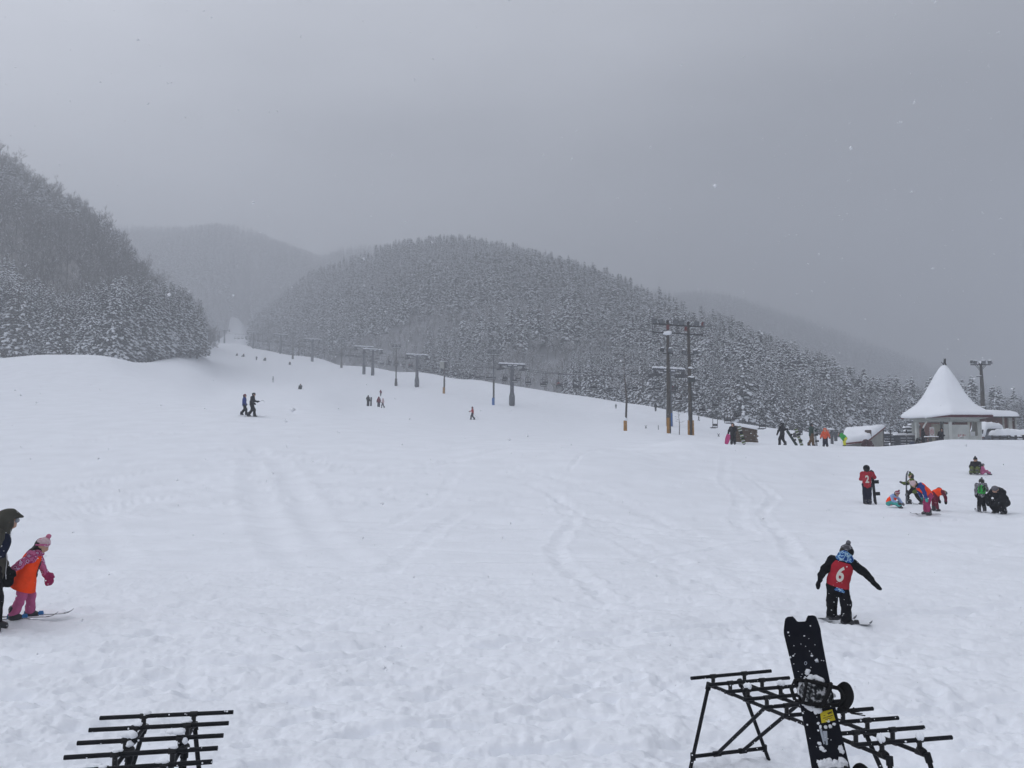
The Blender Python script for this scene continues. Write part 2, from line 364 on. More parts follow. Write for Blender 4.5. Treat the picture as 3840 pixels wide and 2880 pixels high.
def relief(x, y):
    """ski chop, footprints and drift ripples added to the base slope"""
    near = np.clip((16 - y) / 8., 0, 1); mid = np.clip((46 - y) / 26., .15, 1)
    wx = x + .8 * fbm(x * .35, y * .35, 2, 40); wy = y + .5 * fbm(x * .3, y * .3, 2, 50)
    z = .10 * fbm(x * .16, y * .16, 3, 1) * mid + .22 * fbm(x * .05, y * .05, 2, 5) * np.clip((y - 12) / 30, 0, 1)
    ch = fbm(wx * 1.0 - wy * .55, wy * 3.4, 4, 9, .56)                         # short ridges lying across the view
    z = z + near * (.066 * ch + .035 * np.minimum(0, fbm(wx * 1.1, wy * 2.3, 3, 21, .5) + .06) * 2.2)
    pits = np.maximum(0, fbm(wx * 1.7 - wy * .8, wy * 4.4, 3, 31, .55) - .15)
    z = z - near * .21 * pits
    z = z + (.014 + .018 * near) * fbm(x * 7, y * 7, 3, 61, .6) * np.clip((24 - y) / 10, 0, 1)
    z = z + .02 * fbm(wx * .8, wy * 3.0, 3, 71) * mid
    zone = np.clip(fbm(x * .22, y * .22, 2, 81) + .12, 0, 1) * np.clip((40 - y) / 10, 0, 1)
    z = z - zone * .16 * np.maximum(0, fbm(x * 2.4, y * 2.0, 2, 91, .5) - .1)
    for pts, w, dp, foot in TR:
        if foot > 0: dp = dp * .62
        lo = pts.min(0) - 1.2; hi = pts.max(0) + 1.2
        k = (x > lo[0]) & (x < hi[0]) & (y > lo[1]) & (y < hi[1])
        if not k.any(): continue
        xx = x[k] + .12 * fbm(x[k] * 1.3, y[k] * 1.3, 2, 3); yy = y[k] + .12 * fbm(x[k] * 1.3, y[k] * 1.3, 2, 4); D, S = seg_dist(xx, yy, pts)
        g = np.exp(-(D / w) ** 2); rim = np.exp(-((D - 1.55 * w) / (.55 * w)) ** 2)
        if foot > 0:
            st = .5 + .5 * np.cos(S * 2 * np.pi / .42 + 4 * fbm(xx, yy, 2, 8)); g = g * (1 - foot + foot * st * 1.5) ; rim = rim * (.4 + 1.1 * np.abs(fbm(xx * 5, yy * 5, 2, 12)) * 2)
            g = g * (1 + 1.5 * fbm(xx * 4, yy * 4, 2, 14))
        dd = np.zeros_like(D); dd += -dp * g * .85 + dp * .42 * rim; z[k] += dd
    return z
def Hs(x, y): x = np.asarray(x, float); y = np.asarray(y, float); return H0(x, y) + relief(x, y) * np.clip((150 - y) / 60, 0, 1)
def Hs1(x, y): return float(Hs(np.array([x]), np.array([y]))[0])
def grid_mesh(name, A, Y, zf, mats, kind_label=None):
    AA, YY = np.meshgrid(A, Y, indexing='ij'); X = AA * np.maximum(YY, 3.0) if False else AA * np.maximum(YY, 2.2)
    Z = zf(X.ravel(), YY.ravel()).reshape(X.shape); na, ny = X.shape
    V = np.stack([X, YY, Z], -1).reshape(-1, 3); i = np.arange(na * ny).reshape(na, ny)
    F = np.stack([i[:-1, :-1], i[1:, :-1], i[1:, 1:], i[:-1, 1:]], -1).reshape(-1, 4)
    o = link(name, mesh_np(name, V, F, mats, smooth=True)); return o
# near rows one per ~0.9 px, then coarser
ys = [-8, -4, -1, 1, 2, 3, 3.8, 4.3]
Y_ = 4.6
while Y_ < 60: ys.append(Y_); Y_ += max(.006, Y_ * Y_ / (FPX * CAMZ) * (.75 if Y_ < 22 else .95)) if Y_ < 34 else .55
while Y_ < 1000: ys.append(Y_); Y_ *= 1.011
a_in = np.linspace(U2A(-60), U2A(1084), 800)
a_out_l = -np.geomspace(abs(U2A(-60)) * 1.03, 3.5, 30)[::-1]; a_out_r = np.geomspace(U2A(1084) * 1.03, 3.5, 30)
g = grid_mesh('ski_slope', np.concatenate([a_out_l, a_in, a_out_r]), np.array(ys), Hs, None or [SNOW])
tag(g, kind='structure')
print('slope', len(g.data.polygons), 'quads', len(ys))
# ================================================================ hills
def hill(name, ridge, base, m, drop=0., pw=1.0, seed=0, ny=70, na=240, back=1.6, sink=2.):
    """ridge [(u, v, Y)], base [(u, Y)] -> height function and mesh"""
    ur = np.array([U2A(r[0]) for r in ridge]); rz_ = np.array([P(*r).z - drop for r in ridge]); ry = np.array([float(r[2]) for r in ridge])
    ub = np.array([U2A(b[0]) for b in base]); by = np.array([float(b[1]) for b in base])
    def f(x, y):
        a = np.clip(x / y, ur[0], ur[-1]); Yr = pchip(ur, ry, a); Zr = pchip(ur, rz_, a); Yb = pchip(ub, by, np.clip(a, ub[0], ub[-1]))
        zb = H0(a * Yb, Yb) - sink
        s = np.clip((y - Yb) / (Yr - Yb), 0, 1); prof = s ** pw * (1 - .25 * s) / .75 if pw >= 1 else s ** pw
        z = zb + (Zr - zb) * np.clip(prof, 0, 1)
        z = z + (Zr - zb) * .06 * fbm(x * .008 + seed, y * .011, 3, seed + 3) * np.sin(np.pi * s)*2 + .9 * fbm(x * .06, y * .06, 2, seed + 9)
        over = np.maximum(0, y - Yr); z = z - over * .45
        return z
    A = np.linspace(ur[0], ur[-1], na); t = np.linspace(0, 1, ny)
    AA, TT = np.meshgrid(A, t, indexing='ij'); Yr = pchip(ur, ry, A)[:, None]; Yb = pchip(ub, by, np.clip(A, ub[0], ub[-1]))[:, None]
    YY = Yb + (Yr - Yb) * TT * 1.18; X = AA * YY
    Z = f(X.ravel(), YY.ravel()).reshape(X.shape); i = np.arange(X.size).reshape(X.shape)
    V = np.stack([X, YY, Z], -1).reshape(-1, 3); F = np.stack([i[:-1, :-1], i[1:, :-1], i[1:, 1:], i[:-1, 1:]], -1).reshape(-1, 4)
    o = link(name, mesh_np(name, V, F, [m], smooth=True)); tag(o, kind='structure')
    def inside(x, y):
        a = x / y; Yb_ = pchip(ub, by, np.clip(a, ub[0], ub[-1])); Yr_ = pchip(ur, ry, np.clip(a, ur[0], ur[-1]))
        return (a > ur[0]) & (a < ur[-1]) & (y > Yb_) & (y < Yr_ * 1.06)
    return f, inside
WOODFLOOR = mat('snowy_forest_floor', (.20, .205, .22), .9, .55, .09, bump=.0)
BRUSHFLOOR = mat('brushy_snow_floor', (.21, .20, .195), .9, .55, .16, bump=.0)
MID_RIDGE = [(247, 318, 620), (280, 293, 600), (300, 278, 590), (330, 264, 580), (352, 255, 570), (380, 245, 560), (410, 240, 560), (440, 239, 560), (480, 243, 560), (520, 250, 560), (560, 261, 550), (600, 275, 540), (640, 288, 530), (680, 305, 510), (720, 320, 490), (760, 336, 470), (800, 354, 440), (850, 380, 400), (900, 402, 360), (960, 420, 330), (1080, 430, 320)]
MID_BASE = [(247, 430), (311, 345), (363, 300), (416, 270), (512, 228), (580, 208), (630, 198), (680, 184), (740, 168), (800, 166), (860, 178), (960, 190), (1080, 200)]
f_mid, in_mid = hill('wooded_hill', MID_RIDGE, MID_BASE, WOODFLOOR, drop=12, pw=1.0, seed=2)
LEFT_RIDGE = [(-260, 20, 330), (-100, 88, 335), (0, 152, 340), (50, 185, 345), (75, 198, 350), (100, 217, 352), (120, 237, 355), (150, 270, 362), (170, 290, 370), (195, 316, 380), (206, 336, 385), (214, 350, 395)]
LEFT_BASE = [(-260, 200), (0, 195), (95, 205), (135, 215), (165, 240), (190, 285), (206, 340), (214, 370)]
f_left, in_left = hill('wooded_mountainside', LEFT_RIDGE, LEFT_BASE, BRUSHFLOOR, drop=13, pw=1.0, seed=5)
BACK_RIDGE = [(-60, 240, 1120), (60, 232, 1120), (120, 226, 1120), (170, 229, 1120), (215, 226, 1120), (240, 228, 1120), (280, 240, 1110), (320, 253, 1110), (365, 246, 1120), (400, 246, 1120), (440, 252, 1130), (520, 262, 1150)]
BACK_BASE = [(-60, 520), (190, 560), (215, 870 * .93), (240, 870 * .93), (262, 560), (520, 560)]
BACK_BASE = [(-60, 620), (160, 640), (204, 600), (216, 640), (225, 700), (229, 835), (237, 850), (243, 830), (247, 720), (262, 680), (520, 680)]
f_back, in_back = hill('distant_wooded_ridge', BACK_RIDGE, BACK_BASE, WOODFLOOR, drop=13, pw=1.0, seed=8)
RB_RIDGE = [(520, 268, 1150), (600, 282, 1150), (650, 291, 1150), (710, 292, 1150), (760, 303, 1150), (830, 328, 1130), (900, 354, 1110), (1000, 388, 1090), (1100, 408, 1080)]
RB_BASE = [(520, 700), (800, 640), (1100, 600)]
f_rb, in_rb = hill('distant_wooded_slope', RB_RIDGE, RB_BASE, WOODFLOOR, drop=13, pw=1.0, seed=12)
# ================================================================ trees
NEEDLE = mat('dark_needles', (.022, .027, .026), .85, .35, .5, spec=.1)
NEEDLE2 = mat('brown_green_needles', (.052, .046, .034), .85, .35, .5, spec=.1)
BARK = mat('dark_bark', (.055, .048, .042), .9, .3, 2., spec=.1)
TWIG = mat('grey_brown_twigs', (.085, .075, .068), .9, .3, .6, spec=.1)
TSNOW = mat('tree_snow', (.86, .885, .93), .9, .12, .8, spec=.1)
def conifer(hh, n, seed, rmax=.17, low=.12, sn=.62, clump=.95, shape=.75, lean=.0):
    """arrays of a snow laden conifer: trunk mesh, crown mesh"""
    g = np.random.default_rng(seed)
    t = low + (1 - low) * (1 - np.sqrt(g.uniform(0, 1, n) * .985 + .0)) ** 1.0
    t = np.sort(np.concatenate([t, g.uniform(.82, 1.0, 26)])); n = len(t); az = np.arange(n) * 2.399963 + g.uniform(-.4, .4, n)
    lobes = 1 + .22 * np.sin(az * 2 + t * 9 + seed) + .15 * np.sin(az * 3 - t * 14)
    Rr = hh * rmax * np.power(np.clip(1 - t, 0, 1), shape) * np.clip((t - low + .06) / .14, .35, 1) * lobes
    inner = g.uniform(0, 1, n) < .34
    rr = Rr * np.where(inner, g.uniform(.25, .65, n), g.uniform(.78, 1.12, n)) + .05
    z = t * hh - .18 * rr - .15 + g.uniform(-.3, .3, n) * (1 - t)
    c = np.stack([rr * np.cos(az), rr * np.sin(az), z], 1)
    s = clump * (1 - .72 * t) * g.uniform(.55, 1.35, n)
    out = np.stack([np.cos(az), np.sin(az), np.zeros(n)], 1); tan = np.stack([-np.sin(az), np.cos(az), np.zeros(n)], 1); up = np.array([0, 0, 1.])
    V = []; F = []; M = []; k = 0
    v, f = ICO1
    def put(mask, cen, sx, sy, sz, jit, m):
        nonlocal k
        idx = np.nonzero(mask)[0]; q = len(idx)
        if not q: return
        o_, tn = out[idx], tan[idx]
        d = (o_ - .35 * up); d = d / np.linalg.norm(d, axis=1, keepdims=True); u2 = np.cross(d, tn); u2 = -u2 * np.sign(u2[:, 2:3])* -1
        jv = v[None] * (1 + g.uniform(-jit, jit, (q, 12, 1)))
        P3 = cen[idx][:, None] + jv[..., 0:1] * (d * sx[idx, None])[:, None] + jv[..., 1:2] * (tn * sy[idx, None])[:, None] + jv[..., 2:3] * (u2 * sz[idx, None])[:, None]
        V.append(P3.reshape(-1, 3)); ff = (f[None] + (np.arange(q) * 12)[:, None, None] + k).reshape(-1, 3); F.append(ff); M.append(np.full(len(ff), m)); k += q * 12
    allm = np.ones(n, bool)
    put(allm, c - up * (s * .22)[:, None], s * .80, s * .50, s * .36, .42, 0)
    # needle fringe: spiky triangles hanging out and down from each clump
    nt_ = 5; q = n
    for j in range(nt_):
        a = g.uniform(-1.1, 1.1, n)[:, None]; dirv = out * np.cos(a) + tan * np.sin(a); dirv = dirv * (s * g.uniform(.9, 1.5, n))[:, None]; dirv[:, 2] -= s * g.uniform(.1, .7, n)
        b = c - up * (s * .15)[:, None]; w = (tan * (s * .2)[:, None])
        P3 = np.stack([b + w, b - w - up * (s * .2)[:, None], b + dirv], 1); V.append(P3.reshape(-1, 3))
        ff = np.arange(q * 3).reshape(-1, 3) + k; F.append(ff); M.append(np.zeros(len(ff), int)); k += q * 3
    snow = g.uniform(0, 1, n) < sn
    put(snow, c + up * (s * .12)[:, None] + out * (s * .12)[:, None], s * .66, s * .52, s * .38, .34, 1)
    tip = c + out * (s * .75)[:, None] - up * (s * .28)[:, None]
    put(snow & (g.uniform(0, 1, n) < .55) & ~inner, tip, s * .34, s * .30, s * .28, .3, 1)
    crown = (np.concatenate(V), np.concatenate(F), np.concatenate(M))
    mb = MB(); mb.tube([(0, 0, -1), (0, 0, hh * .25), (lean * .3, 0, hh * .6), (lean, 0, hh * .93)], [hh * .014 + .04, hh * .012 + .03, hh * .008, .03], 6)
    for q in range(7):
        a = q * 2.4; zz = hh * (low * .5 + .02 + .02 * q); mb.tube([(0, 0, zz), (math.cos(a) * hh * .06, math.sin(a) * hh * .06, zz - .15)], [.06, .02], 3, caps=False)
    return (np.concatenate(mb.V), mb.F), crown
def conifer_meshes(i, needle, **kw):
    (tv, tf), (cv, cf, cm) = conifer(seed=100 + i, **kw)
    trunk = mesh_np('trunk', tv, tf, [BARK], smooth=True); crown = mesh_np('crown', cv, cf, [needle, TSNOW], cm)
    tri = [(f[0], f[a], f[a + 1]) for f in tf for a in range(1, len(f) - 1)]
    whole = mesh_np('conifer', np.concatenate([cv, tv]), np.concatenate([cf, np.array(tri) + len(cv)]), [needle, TSNOW, BARK], np.concatenate([cm, np.full(len(tri), 2)]))
    return trunk, crown, whole
def bare(hh, seed, depth=4, frost=.35, spread=.5):
    g = random.Random(seed); mb = MB()
    def br(p, d, ln, r, lv):
        q = p + d * ln; mid = p + d * ln * .5 + Vector((g.uniform(-1, 1), g.uniform(-1, 1), 0)) * ln * .05
        mb.tube([p, mid, q], [r, r * .8, r * .6], 4 if lv < 2 else 3, 0, caps=False)
        if lv >= 1 and g.random() < frost: mb.tube([mid + Vector((0, 0, r * .8)), q + Vector((0, 0, r * .6))], [r * .9 + .012, r * .7 + .012], 3, 1, caps=False)
        if lv >= depth: return
        k = g.randint(4, 5) if lv > 0 else 7
        for i in range(k):
            f = g.uniform(.35, 1.0) if lv > 0 else .3 + .7 * i / k
            ax = Vector((g.uniform(-1, 1), g.uniform(-1, 1), g.uniform(-.2, .4))).normalized()
            nd = (d * g.uniform(.5, .9) + ax * spread * g.uniform(.7, 1.4) + Vector((0, 0, .22))).normalized()
            br(p + (q - p) * f, nd, ln * g.uniform(.42, .62), max(r * .5, .018), lv + 1)
    br(Vector((0, 0, -.5)), Vector((g.uniform(-.05, .05), g.uniform(-.05, .05), 1)).normalized(), hh * .58, hh * .0125, 0)
    return mb
CONI = []; 
for i in range(5):
    CONI.append(conifer_meshes(i, NEEDLE if i != 4 else NEEDLE2, hh=18., n=[900, 840, 940, 860, 780][i], rmax=[.15, .17, .14, .16, .16][i], low=[.10, .06, .14, .08, .12][i], sn=[.66, .72, .60, .68, .52][i], clump=[.66, .70, .62, .68, .70][i], shape=[.62, .75, .58, .7, .66][i]))
FARC = []
for i in range(4):
    FARC.append(conifer_meshes(10 + i, NEEDLE, hh=18., n=[150, 130, 160, 140][i], rmax=[.125, .14, .11, .13][i], low=[.08, .04, .1, .06][i], sn=[.74, .82, .68, .78][i], clump=[1.25, 1.4, 1.2, 1.3][i], shape=[.62, .75, .58, .7][i])[2])
BARE = []
for i in range(4):
    BARE.append(bare(12., 50 + i, 4, [.45, .6, .4, .55][i], [.5, .6, .45, .55][i]).mesh('bare_tree', [TWIG, TSNOW]))
PLAIN = []
TWIG2 = mat('brown_twigs', (.052, .042, .035), .9, .3, .6, spec=.1)
for i in range(4):
    PLAIN.append(bare(12., 80 + i, 4, [.10, .16, .05, .14][i], [.5, .6, .45, .55][i]).mesh('bare_tree', [TWIG2, TSNOW]))
print('conifer tris', len(CONI[0][1].polygons), 'far', len(FARC[0].polygons), 'bare', [len(b.polygons) for b in BARE])
def jgrid(x0, x1, y0, y1, st, seed):
    g = np.random.default_rng(seed); X, Y = np.meshgrid(np.arange(x0, x1, st), np.arange(y0, y1, st)); X = X.ravel(); Y = Y.ravel()
    return X + g.uniform(-.45, .45, X.size) * st, Y + g.uniform(-.45, .45, X.size) * st
def px(x, y, z):
    """world -> photo pixel"""
    dz = z - CAMZ; d = y * cp + dz * sp_; return 512 + FPX * x / d, 384 - FPX * (dz * cp - y * sp_) / d
NT = {'c': 0, 'b': 0}; MASS = []
def plant_conifer(x, y, z, s, i, label, group, parts):
    rz = random.uniform(0, 6.28); w = random.uniform(.9, 1.12)
    tr, cr, wh = CONI[i]
    if parts:
        e = empty('conifer_tree', (x, y, z), rz, label, 'conifer', group); e.scale = (s * w, s * w, s)
        link('trunk', tr, e); link('crown', cr, e)
    else:
        e = link('conifer_tree', wh, None, (x, y, z), (0, 0, rz), (s * w, s * w, s)); tag(e, label, 'conifer', group)
    NT['c'] += 1; return e
# --- left grove (tall dark planted cedars in front of the mountainside)
G1 = 'snow-laden conifers of the dark grove at the foot of the mountainside'
front = []
for k in range(34):                                     # front row runs right and away from the camera
    f = k / 33.; u = -18 + 212 * f + random.uniform(-1.5, 1.5); Y = 186 + 6 * f + 50 * max(0, f - .62) / .38 + random.uniform(-3, 3)
    front.append((u, Y))
rows = [(u, Y, 0) for u, Y in front]
for r_ in range(1, 4):
    for u, Y in front: rows.append((u + random.uniform(-3, 3), Y + 5.2 * r_ + random.uniform(-1.5, 1.5), r_))
def top_left(u):                                        # height of the grove's outline in the photograph
    return np.interp(u, [-40, 20, 55, 95, 120, 160, 186, 196], [268, 276, 292, 284, 277, 281, 290, 300])
LAB1 = {0: 'front-row snow-laden conifer of the dark grove left of the ski slope', 1: 'second-row snow-laden conifer of the dark grove on the left',
        2: 'snow-laden conifer in the middle of the dark grove on the left', 3: 'snow-laden conifer in the back rows of the dark grove on the left'}
LAST = max(range(len(front)), key=lambda k: front[k][0])
for j, (u, Y, r_) in enumerate(rows):
    x = U2A(u) * Y; z = H(x, Y) - .2; vt = top_left(u) + random.uniform(-5, 9) + 3 * r_ * 0; ht = P(u, vt, Y).z - z
    s = ht / 18.
    lab = LAB1[r_].replace('dark grove left of the ski slope', 'grove ' + ('at the picture\'s left edge' if u < 50 else 'above the rounded snow crest' if u < 105 else 'above the dip right of the snow crest' if u < 155 else 'where it ends nearest the slope')).replace('dark grove on the left', 'grove ' + ('at the left edge' if u < 50 else 'behind the rounded snow crest' if u < 105 else 'behind the dip in the snow' if u < 155 else 'near the slope'))
    if r_ < 2: plant_conifer(x, Y, z, s, [0, 2, 1, 3, 4, 0, 2][(j * 5 + r_) % 7], lab, G1, r_ < 2)
    else: MASS.append((x, Y, z, s))
# --- front row along the right of the slope (base of the wooded hill)
G2 = 'snow-laden conifers standing along the far edge of the ski slope'
def top_r(u): return np.interp(u, [420, 560, 620, 660, 700, 740, 760, 800, 830, 850, 868, 900, 915, 940, 980, 1024, 1080], [345, 352, 345, 346, 352, 360, 364, 372, 378, 384, 380, 386, 378, 392, 396, 394, 392])
cnt = 0
for r_ in range(5):
    u = 575.
    while u < 1075:
        Yb = float(pchip(np.array([U2A(b[0]) for b in MID_BASE]), np.array([float(b[1]) for b in MID_BASE]), np.array([U2A(u)]))[0])
        Y = Yb + 3 + 5.0 * r_ + random.uniform(-2, 2); uu = u + random.uniform(-2, 2); x = U2A(uu) * Y
        z = max(H(x, Y), float(f_mid(np.array([x]), np.array([Y]))[0])) - .3; vt = top_r(uu) + random.uniform(-5, 11) + (5 if uu > 780 else 0); ht = P(uu, vt, Y).z - z
        s = max(.35, ht / 18.) * (1 if r_ < 2 else random.uniform(.9, 1.05))
        far = 'right of the pole behind the pavilion' if uu > 990 else 'beside the pointed pavilion roof' if uu > 900 else 'beyond the lean-to hut' if uu > 835 else 'behind the child in orange' if uu > 800 else 'behind the standing snowboarders' if uu > 760 else 'behind the wooden shed' if uu > 710 else 'just right of the floodlight poles' if uu > 685 else 'behind the floodlight poles' if uu > 650 else 'behind the orange-footed bare tree' if uu > 605 else 'left of the orange-footed bare tree'
        if r_ > 1: MASS.append((x, Y, z, s))
        else: plant_conifer(x, Y, z, s, [1, 0, 3, 2, 1, 4, 3][(cnt * 3 + r_) % 7], ('front-row' if r_ == 0 else 'second-row') + ' snow-laden conifer at the slope edge ' + far, G2, r_ == 0)
        cnt += 1; u += 3.9 * 150 / Y * 1.9 * random.uniform(.8, 1.2) * (1.15 if r_ < 2 else 1)
print('conifers as things', NT)
# --- the rest: masses
def forest(name, pts, variants, kinds, mats_objs, lab=None):
    """one object: a point per tree, instanced by geometry nodes"""
    me = bpy.data.meshes.new(name); me.vertices.add(len(pts['x'])); me.vertices.foreach_set('co', np.stack([pts['x'], pts['y'], pts['z']], 1).astype(np.float32).ravel())
    for an, ar in (('var', pts['var']), ('sc', pts['s']), ('rz', pts['rz'])):
        at = me.attributes.new(an, 'INT' if an == 'var' else 'FLOAT', 'POINT'); at.data.foreach_set('value', ar.astype(np.int32 if an == 'var' else np.float32))
    o = link(name, me); tag(o, kind='stuff')
    if lab: o['label'] = lab
    ng = bpy.data.node_groups.new(name + '_nodes', 'GeometryNodeTree'); ng.interface.new_socket('Geometry', in_out='INPUT', socket_type='NodeSocketGeometry'); ng.interface.new_socket('Geometry', in_out='OUTPUT', socket_type='NodeSocketGeometry')
    gi = ng.nodes.new('NodeGroupInput'); go = ng.nodes.new('NodeGroupOutput'); jn = ng.nodes.new('GeometryNodeJoinGeometry')
    def attr(n, t):
        q = ng.nodes.new('GeometryNodeInputNamedAttribute'); q.data_type = t; q.inputs[0].default_value = n; return q.outputs[0]
    sc = attr('sc', 'FLOAT'); rz = attr('rz', 'FLOAT'); vr = attr('var', 'INT')
    cx = ng.nodes.new('ShaderNodeCombineXYZ'); ng.links.new(rz, cx.inputs[2])
    for i, ob in enumerate(mats_objs):
        cm = ng.nodes.new('FunctionNodeCompare'); cm.data_type = 'INT'; cm.operation = 'EQUAL'; ng.links.new(vr, cm.inputs[2]); cm.inputs[3].default_value = i
        oi = ng.nodes.new('GeometryNodeObjectInfo'); oi.inputs[0].default_value = ob; oi.transform_space = 'ORIGINAL'; oi.inputs[1].default_value = True
        ip = ng.nodes.new('GeometryNodeInstanceOnPoints')
        ng.links.new(gi.outputs[0], ip.inputs['Points']); ng.links.new(cm.outputs[0], ip.inputs['Selection']); ng.links.new(oi.outputs['Geometry'], ip.inputs['Instance'])
        ng.links.new(cx.outputs[0], ip.inputs['Rotation']); ng.links.new(sc, ip.inputs['Scale']); ng.links.new(ip.outputs[0], jn.inputs[0])
    ng.links.new(jn.outputs[0], go.inputs[0])
    md = o.modifiers.new('trees', 'NODES'); md.node_group = ng
    return o
# middle hill: conifers with belts of bare trees
x, y = jgrid(-330, 420, 130, 680, 4.1, 3)
k = in_mid(x, y); x, y = x[k], y[k]
zz = f_mid(x, y); u_, v_ = px(x, y, zz)
gn = np.random.default_rng(4)
belt = fbm(x * .012 + 3, y * .010, 3, 77)
isbare = (belt + .10 * fbm(x * .04, y * .04, 2, 91) > .27) | (gn.uniform(0, 1, len(x)) < .06)
dark = (u_ > 640) & (v_ > 300 + (u_ - 660) * .30 - 12) & (v_ < 300 + (u_ - 660) * .30 + 28)     # the brown bare ridge right of the poles
isbare |= dark & (gn.uniform(0, 1, len(x)) < .8)
skip = (y < 0)
sc = gn.uniform(.45, .95, len(x)) * np.clip(1.08 - (y - 250) / 1500, .8, 1.05)
# those nearest along the visible front are things of their own
base_a = np.array([U2A(b[0]) for b in MID_BASE]); base_y = np.array([float(b[1]) for b in MID_BASE])
depth = y - pchip(base_a, base_y, np.clip(x / y, base_a[0], base_a[-1]))
inview = (u_ > -20) & (u_ < 1044)
cand = np.nonzero(inview & ~isbare & (u_ < 640) & (depth < 60))[0]; cand = cand[np.argsort(depth[cand])]
n_left = max(0, 300 - NT['c']); own = set(cand[:n_left].tolist())
G3 = 'snow-laden conifers at the foot of the wooded hill'
for q in own:
    where = 'left end of the chairlift' if u_[q] < 340 else 'middle chairlift towers' if u_[q] < 470 else 'chairs hanging over the slope'
    plant_conifer(x[q], y[q], zz[q] - .3, sc[q], int(gn.integers(0, 4)), 'snow-laden conifer at the foot of the wooded hill behind the ' + where, G3, False)
candb = np.nonzero(inview & isbare & (depth < 90))[0]; candb = candb[np.argsort(depth[candb])][:110]; ownb = set(candb.tolist()); sc = np.where(isbare, sc * .80, sc)
for q in ownb:
    o = link('bare_tree', BARE[q % 4], None, (x[q], y[q], zz[q] - .2), (0, 0, gn.uniform(0, 6.28)), (sc[q] * 1.0,) * 3)
    tag(o, 'frosted bare tree low on the wooded hill behind ' + ('the upper lift towers' if u_[q] < 340 else 'the close tower pair' if u_[q] < 400 else 'the third lift tower' if u_[q] < 450 else 'the tall light pole' if u_[q] < 520 else 'the hanging lift chairs' if u_[q] < 620 else 'the floodlight poles'), 'bare tree', 'bare trees low on the wooded hill')
rest = np.array([q for q in range(len(x)) if q not in own and q not in ownb])
src_far = []
# instance sources: individuals standing on the hill itself
first = {}
def source(nm, me, q, label, cat, grp):
    o = link(nm, me, None, (x[q], y[q], zz[q] - .3), (0, 0, gn.uniform(0, 6.28)), (sc[q],) * 3); return tag(o, label, cat, grp)
take = rest[np.argsort(depth[rest])]; tk = [q for q in take if 380 < u_[q] < 620][:4]
for i in range(4): src_far.append(source('conifer_tree', FARC[i], tk[i], 'small snow-laden conifer inside the edge of the wooded hill behind the chairlift', 'conifer', G3))
bare_src = [o for o in COL.objects if o.name.startswith('bare_tree')]
bsrc = []
for i in range(4):
    for o in bare_src:
        if o.data == BARE[i]: bsrc.append(o); break
rest = np.array([q for q in rest if q not in set(tk)])
near = y[rest] < 330
var = np.where(isbare[rest], 4 + (rest % 4), rest % 4)
forest('hill_forest', dict(x=x[rest], y=y[rest], z=zz[rest] - .3, var=var, s=sc[rest], rz=gn.uniform(0, 6.28, len(rest))), 8, None, src_far + bsrc)
print('hill forest', len(rest))
wsrc = []
for i in range(4):
    for o in COL.objects:
        if o.data == CONI[i][2]: wsrc.append(o); break
ma_ = np.array(MASS); forest('grove_interior', dict(x=ma_[:, 0], y=ma_[:, 1], z=ma_[:, 2], var=np.arange(len(ma_)) % len(wsrc), s=ma_[:, 3], rz=gn.uniform(0, 6.28, len(ma_))), 4, None, wsrc); print('mass', len(ma_), len(wsrc))
# left mountainside: bare deciduous trees with some conifers
x, y = jgrid(-420, 0, 180, 420, 5.0, 13)
k = in_left(x, y) & (y > 208 + np.clip((x + 150), 0, 60) * .6); x, y = x[k], y[k]; zz = f_left(x, y); u_, v_ = px(x, y, zz)
isc = (fbm(x * .02, y * .02, 2, 33) > .34) | (gn.uniform(0, 1, len(x)) < .04)
sc = gn.uniform(.8, 1.3, len(x)); scc = gn.uniform(.5, .8, len(x))
vis = np.nonzero((u_ > -20) & (u_ < 240) & ~isc & (v_ < 288))[0]; vis = vis[np.argsort(y[vis])][:185]; own = set(vis.tolist())
for q in own:
    o = link('bare_tree', PLAIN[q % 4], None, (x[q], y[q], zz[q] - .2), (0, 0, gn.uniform(0, 6.28)), (sc[q],) * 3)
    tag(o, ('leafless tree on the skyline of the steep left mountainside' if v_[q] < np.interp(u_[q], [0, 50, 100, 150, 195], [172, 196, 222, 280, 326]) else 'leafless tree just above the grove on the steep mountainside' if v_[q] > 262 else 'leafless tree midway up the steep left mountainside') + (' near the picture edge' if u_[q] < 60 else '' if u_[q] < 120 else ' toward its right end'), 'bare tree', 'leafless trees on the steep left mountainside')
rest = np.array([q for q in range(len(x)) if q not in own])
psrc = []
for i in range(4):
    for o in COL.objects:
        if o.data == PLAIN[i]: psrc.append(o); break
var = np.where(isc[rest], rest % 4, 4 + rest % 4)
forest('mountainside_forest', dict(x=x[rest], y=y[rest], z=zz[rest] - .2, var=var, s=np.where(isc[rest], scc[rest], sc[rest]), rz=gn.uniform(0, 6.28, len(rest))), 8, None, src_far + psrc)
print('mountainside', len(rest))
for nm, fn, inn, box, st, sd_ in (('distant_ridge_forest', f_back, in_back, (-860, 60, 620, 1220), 8.0, 23), ('distant_slope_forest', f_rb, in_rb, (0, 860, 590, 1220), 8.2, 29)):
    x, y = jgrid(*box, st, sd_); k = inn(x, y); x, y = x[k], y[k]; zz = fn(x, y); u_, v_ = px(x, y, zz); k = (u_ > -40) & (u_ < 1064); x, y, zz, u_, v_ = x[k], y[k], zz[k], u_[k], v_[k]
    isb = fbm(x * .01, y * .01, 2, 5) > .05
    forest(nm, dict(x=x, y=y, z=zz - .3, var=np.where(isb, 4 + np.arange(len(x)) % 4, np.arange(len(x)) % 4), s=gn.uniform(.7, 1.15, len(x)) * np.where(isb, 1.15, .95), rz=gn.uniform(0, 6.28, len(x))), 8, None, src_far + bsrc)
    print(nm, len(x))
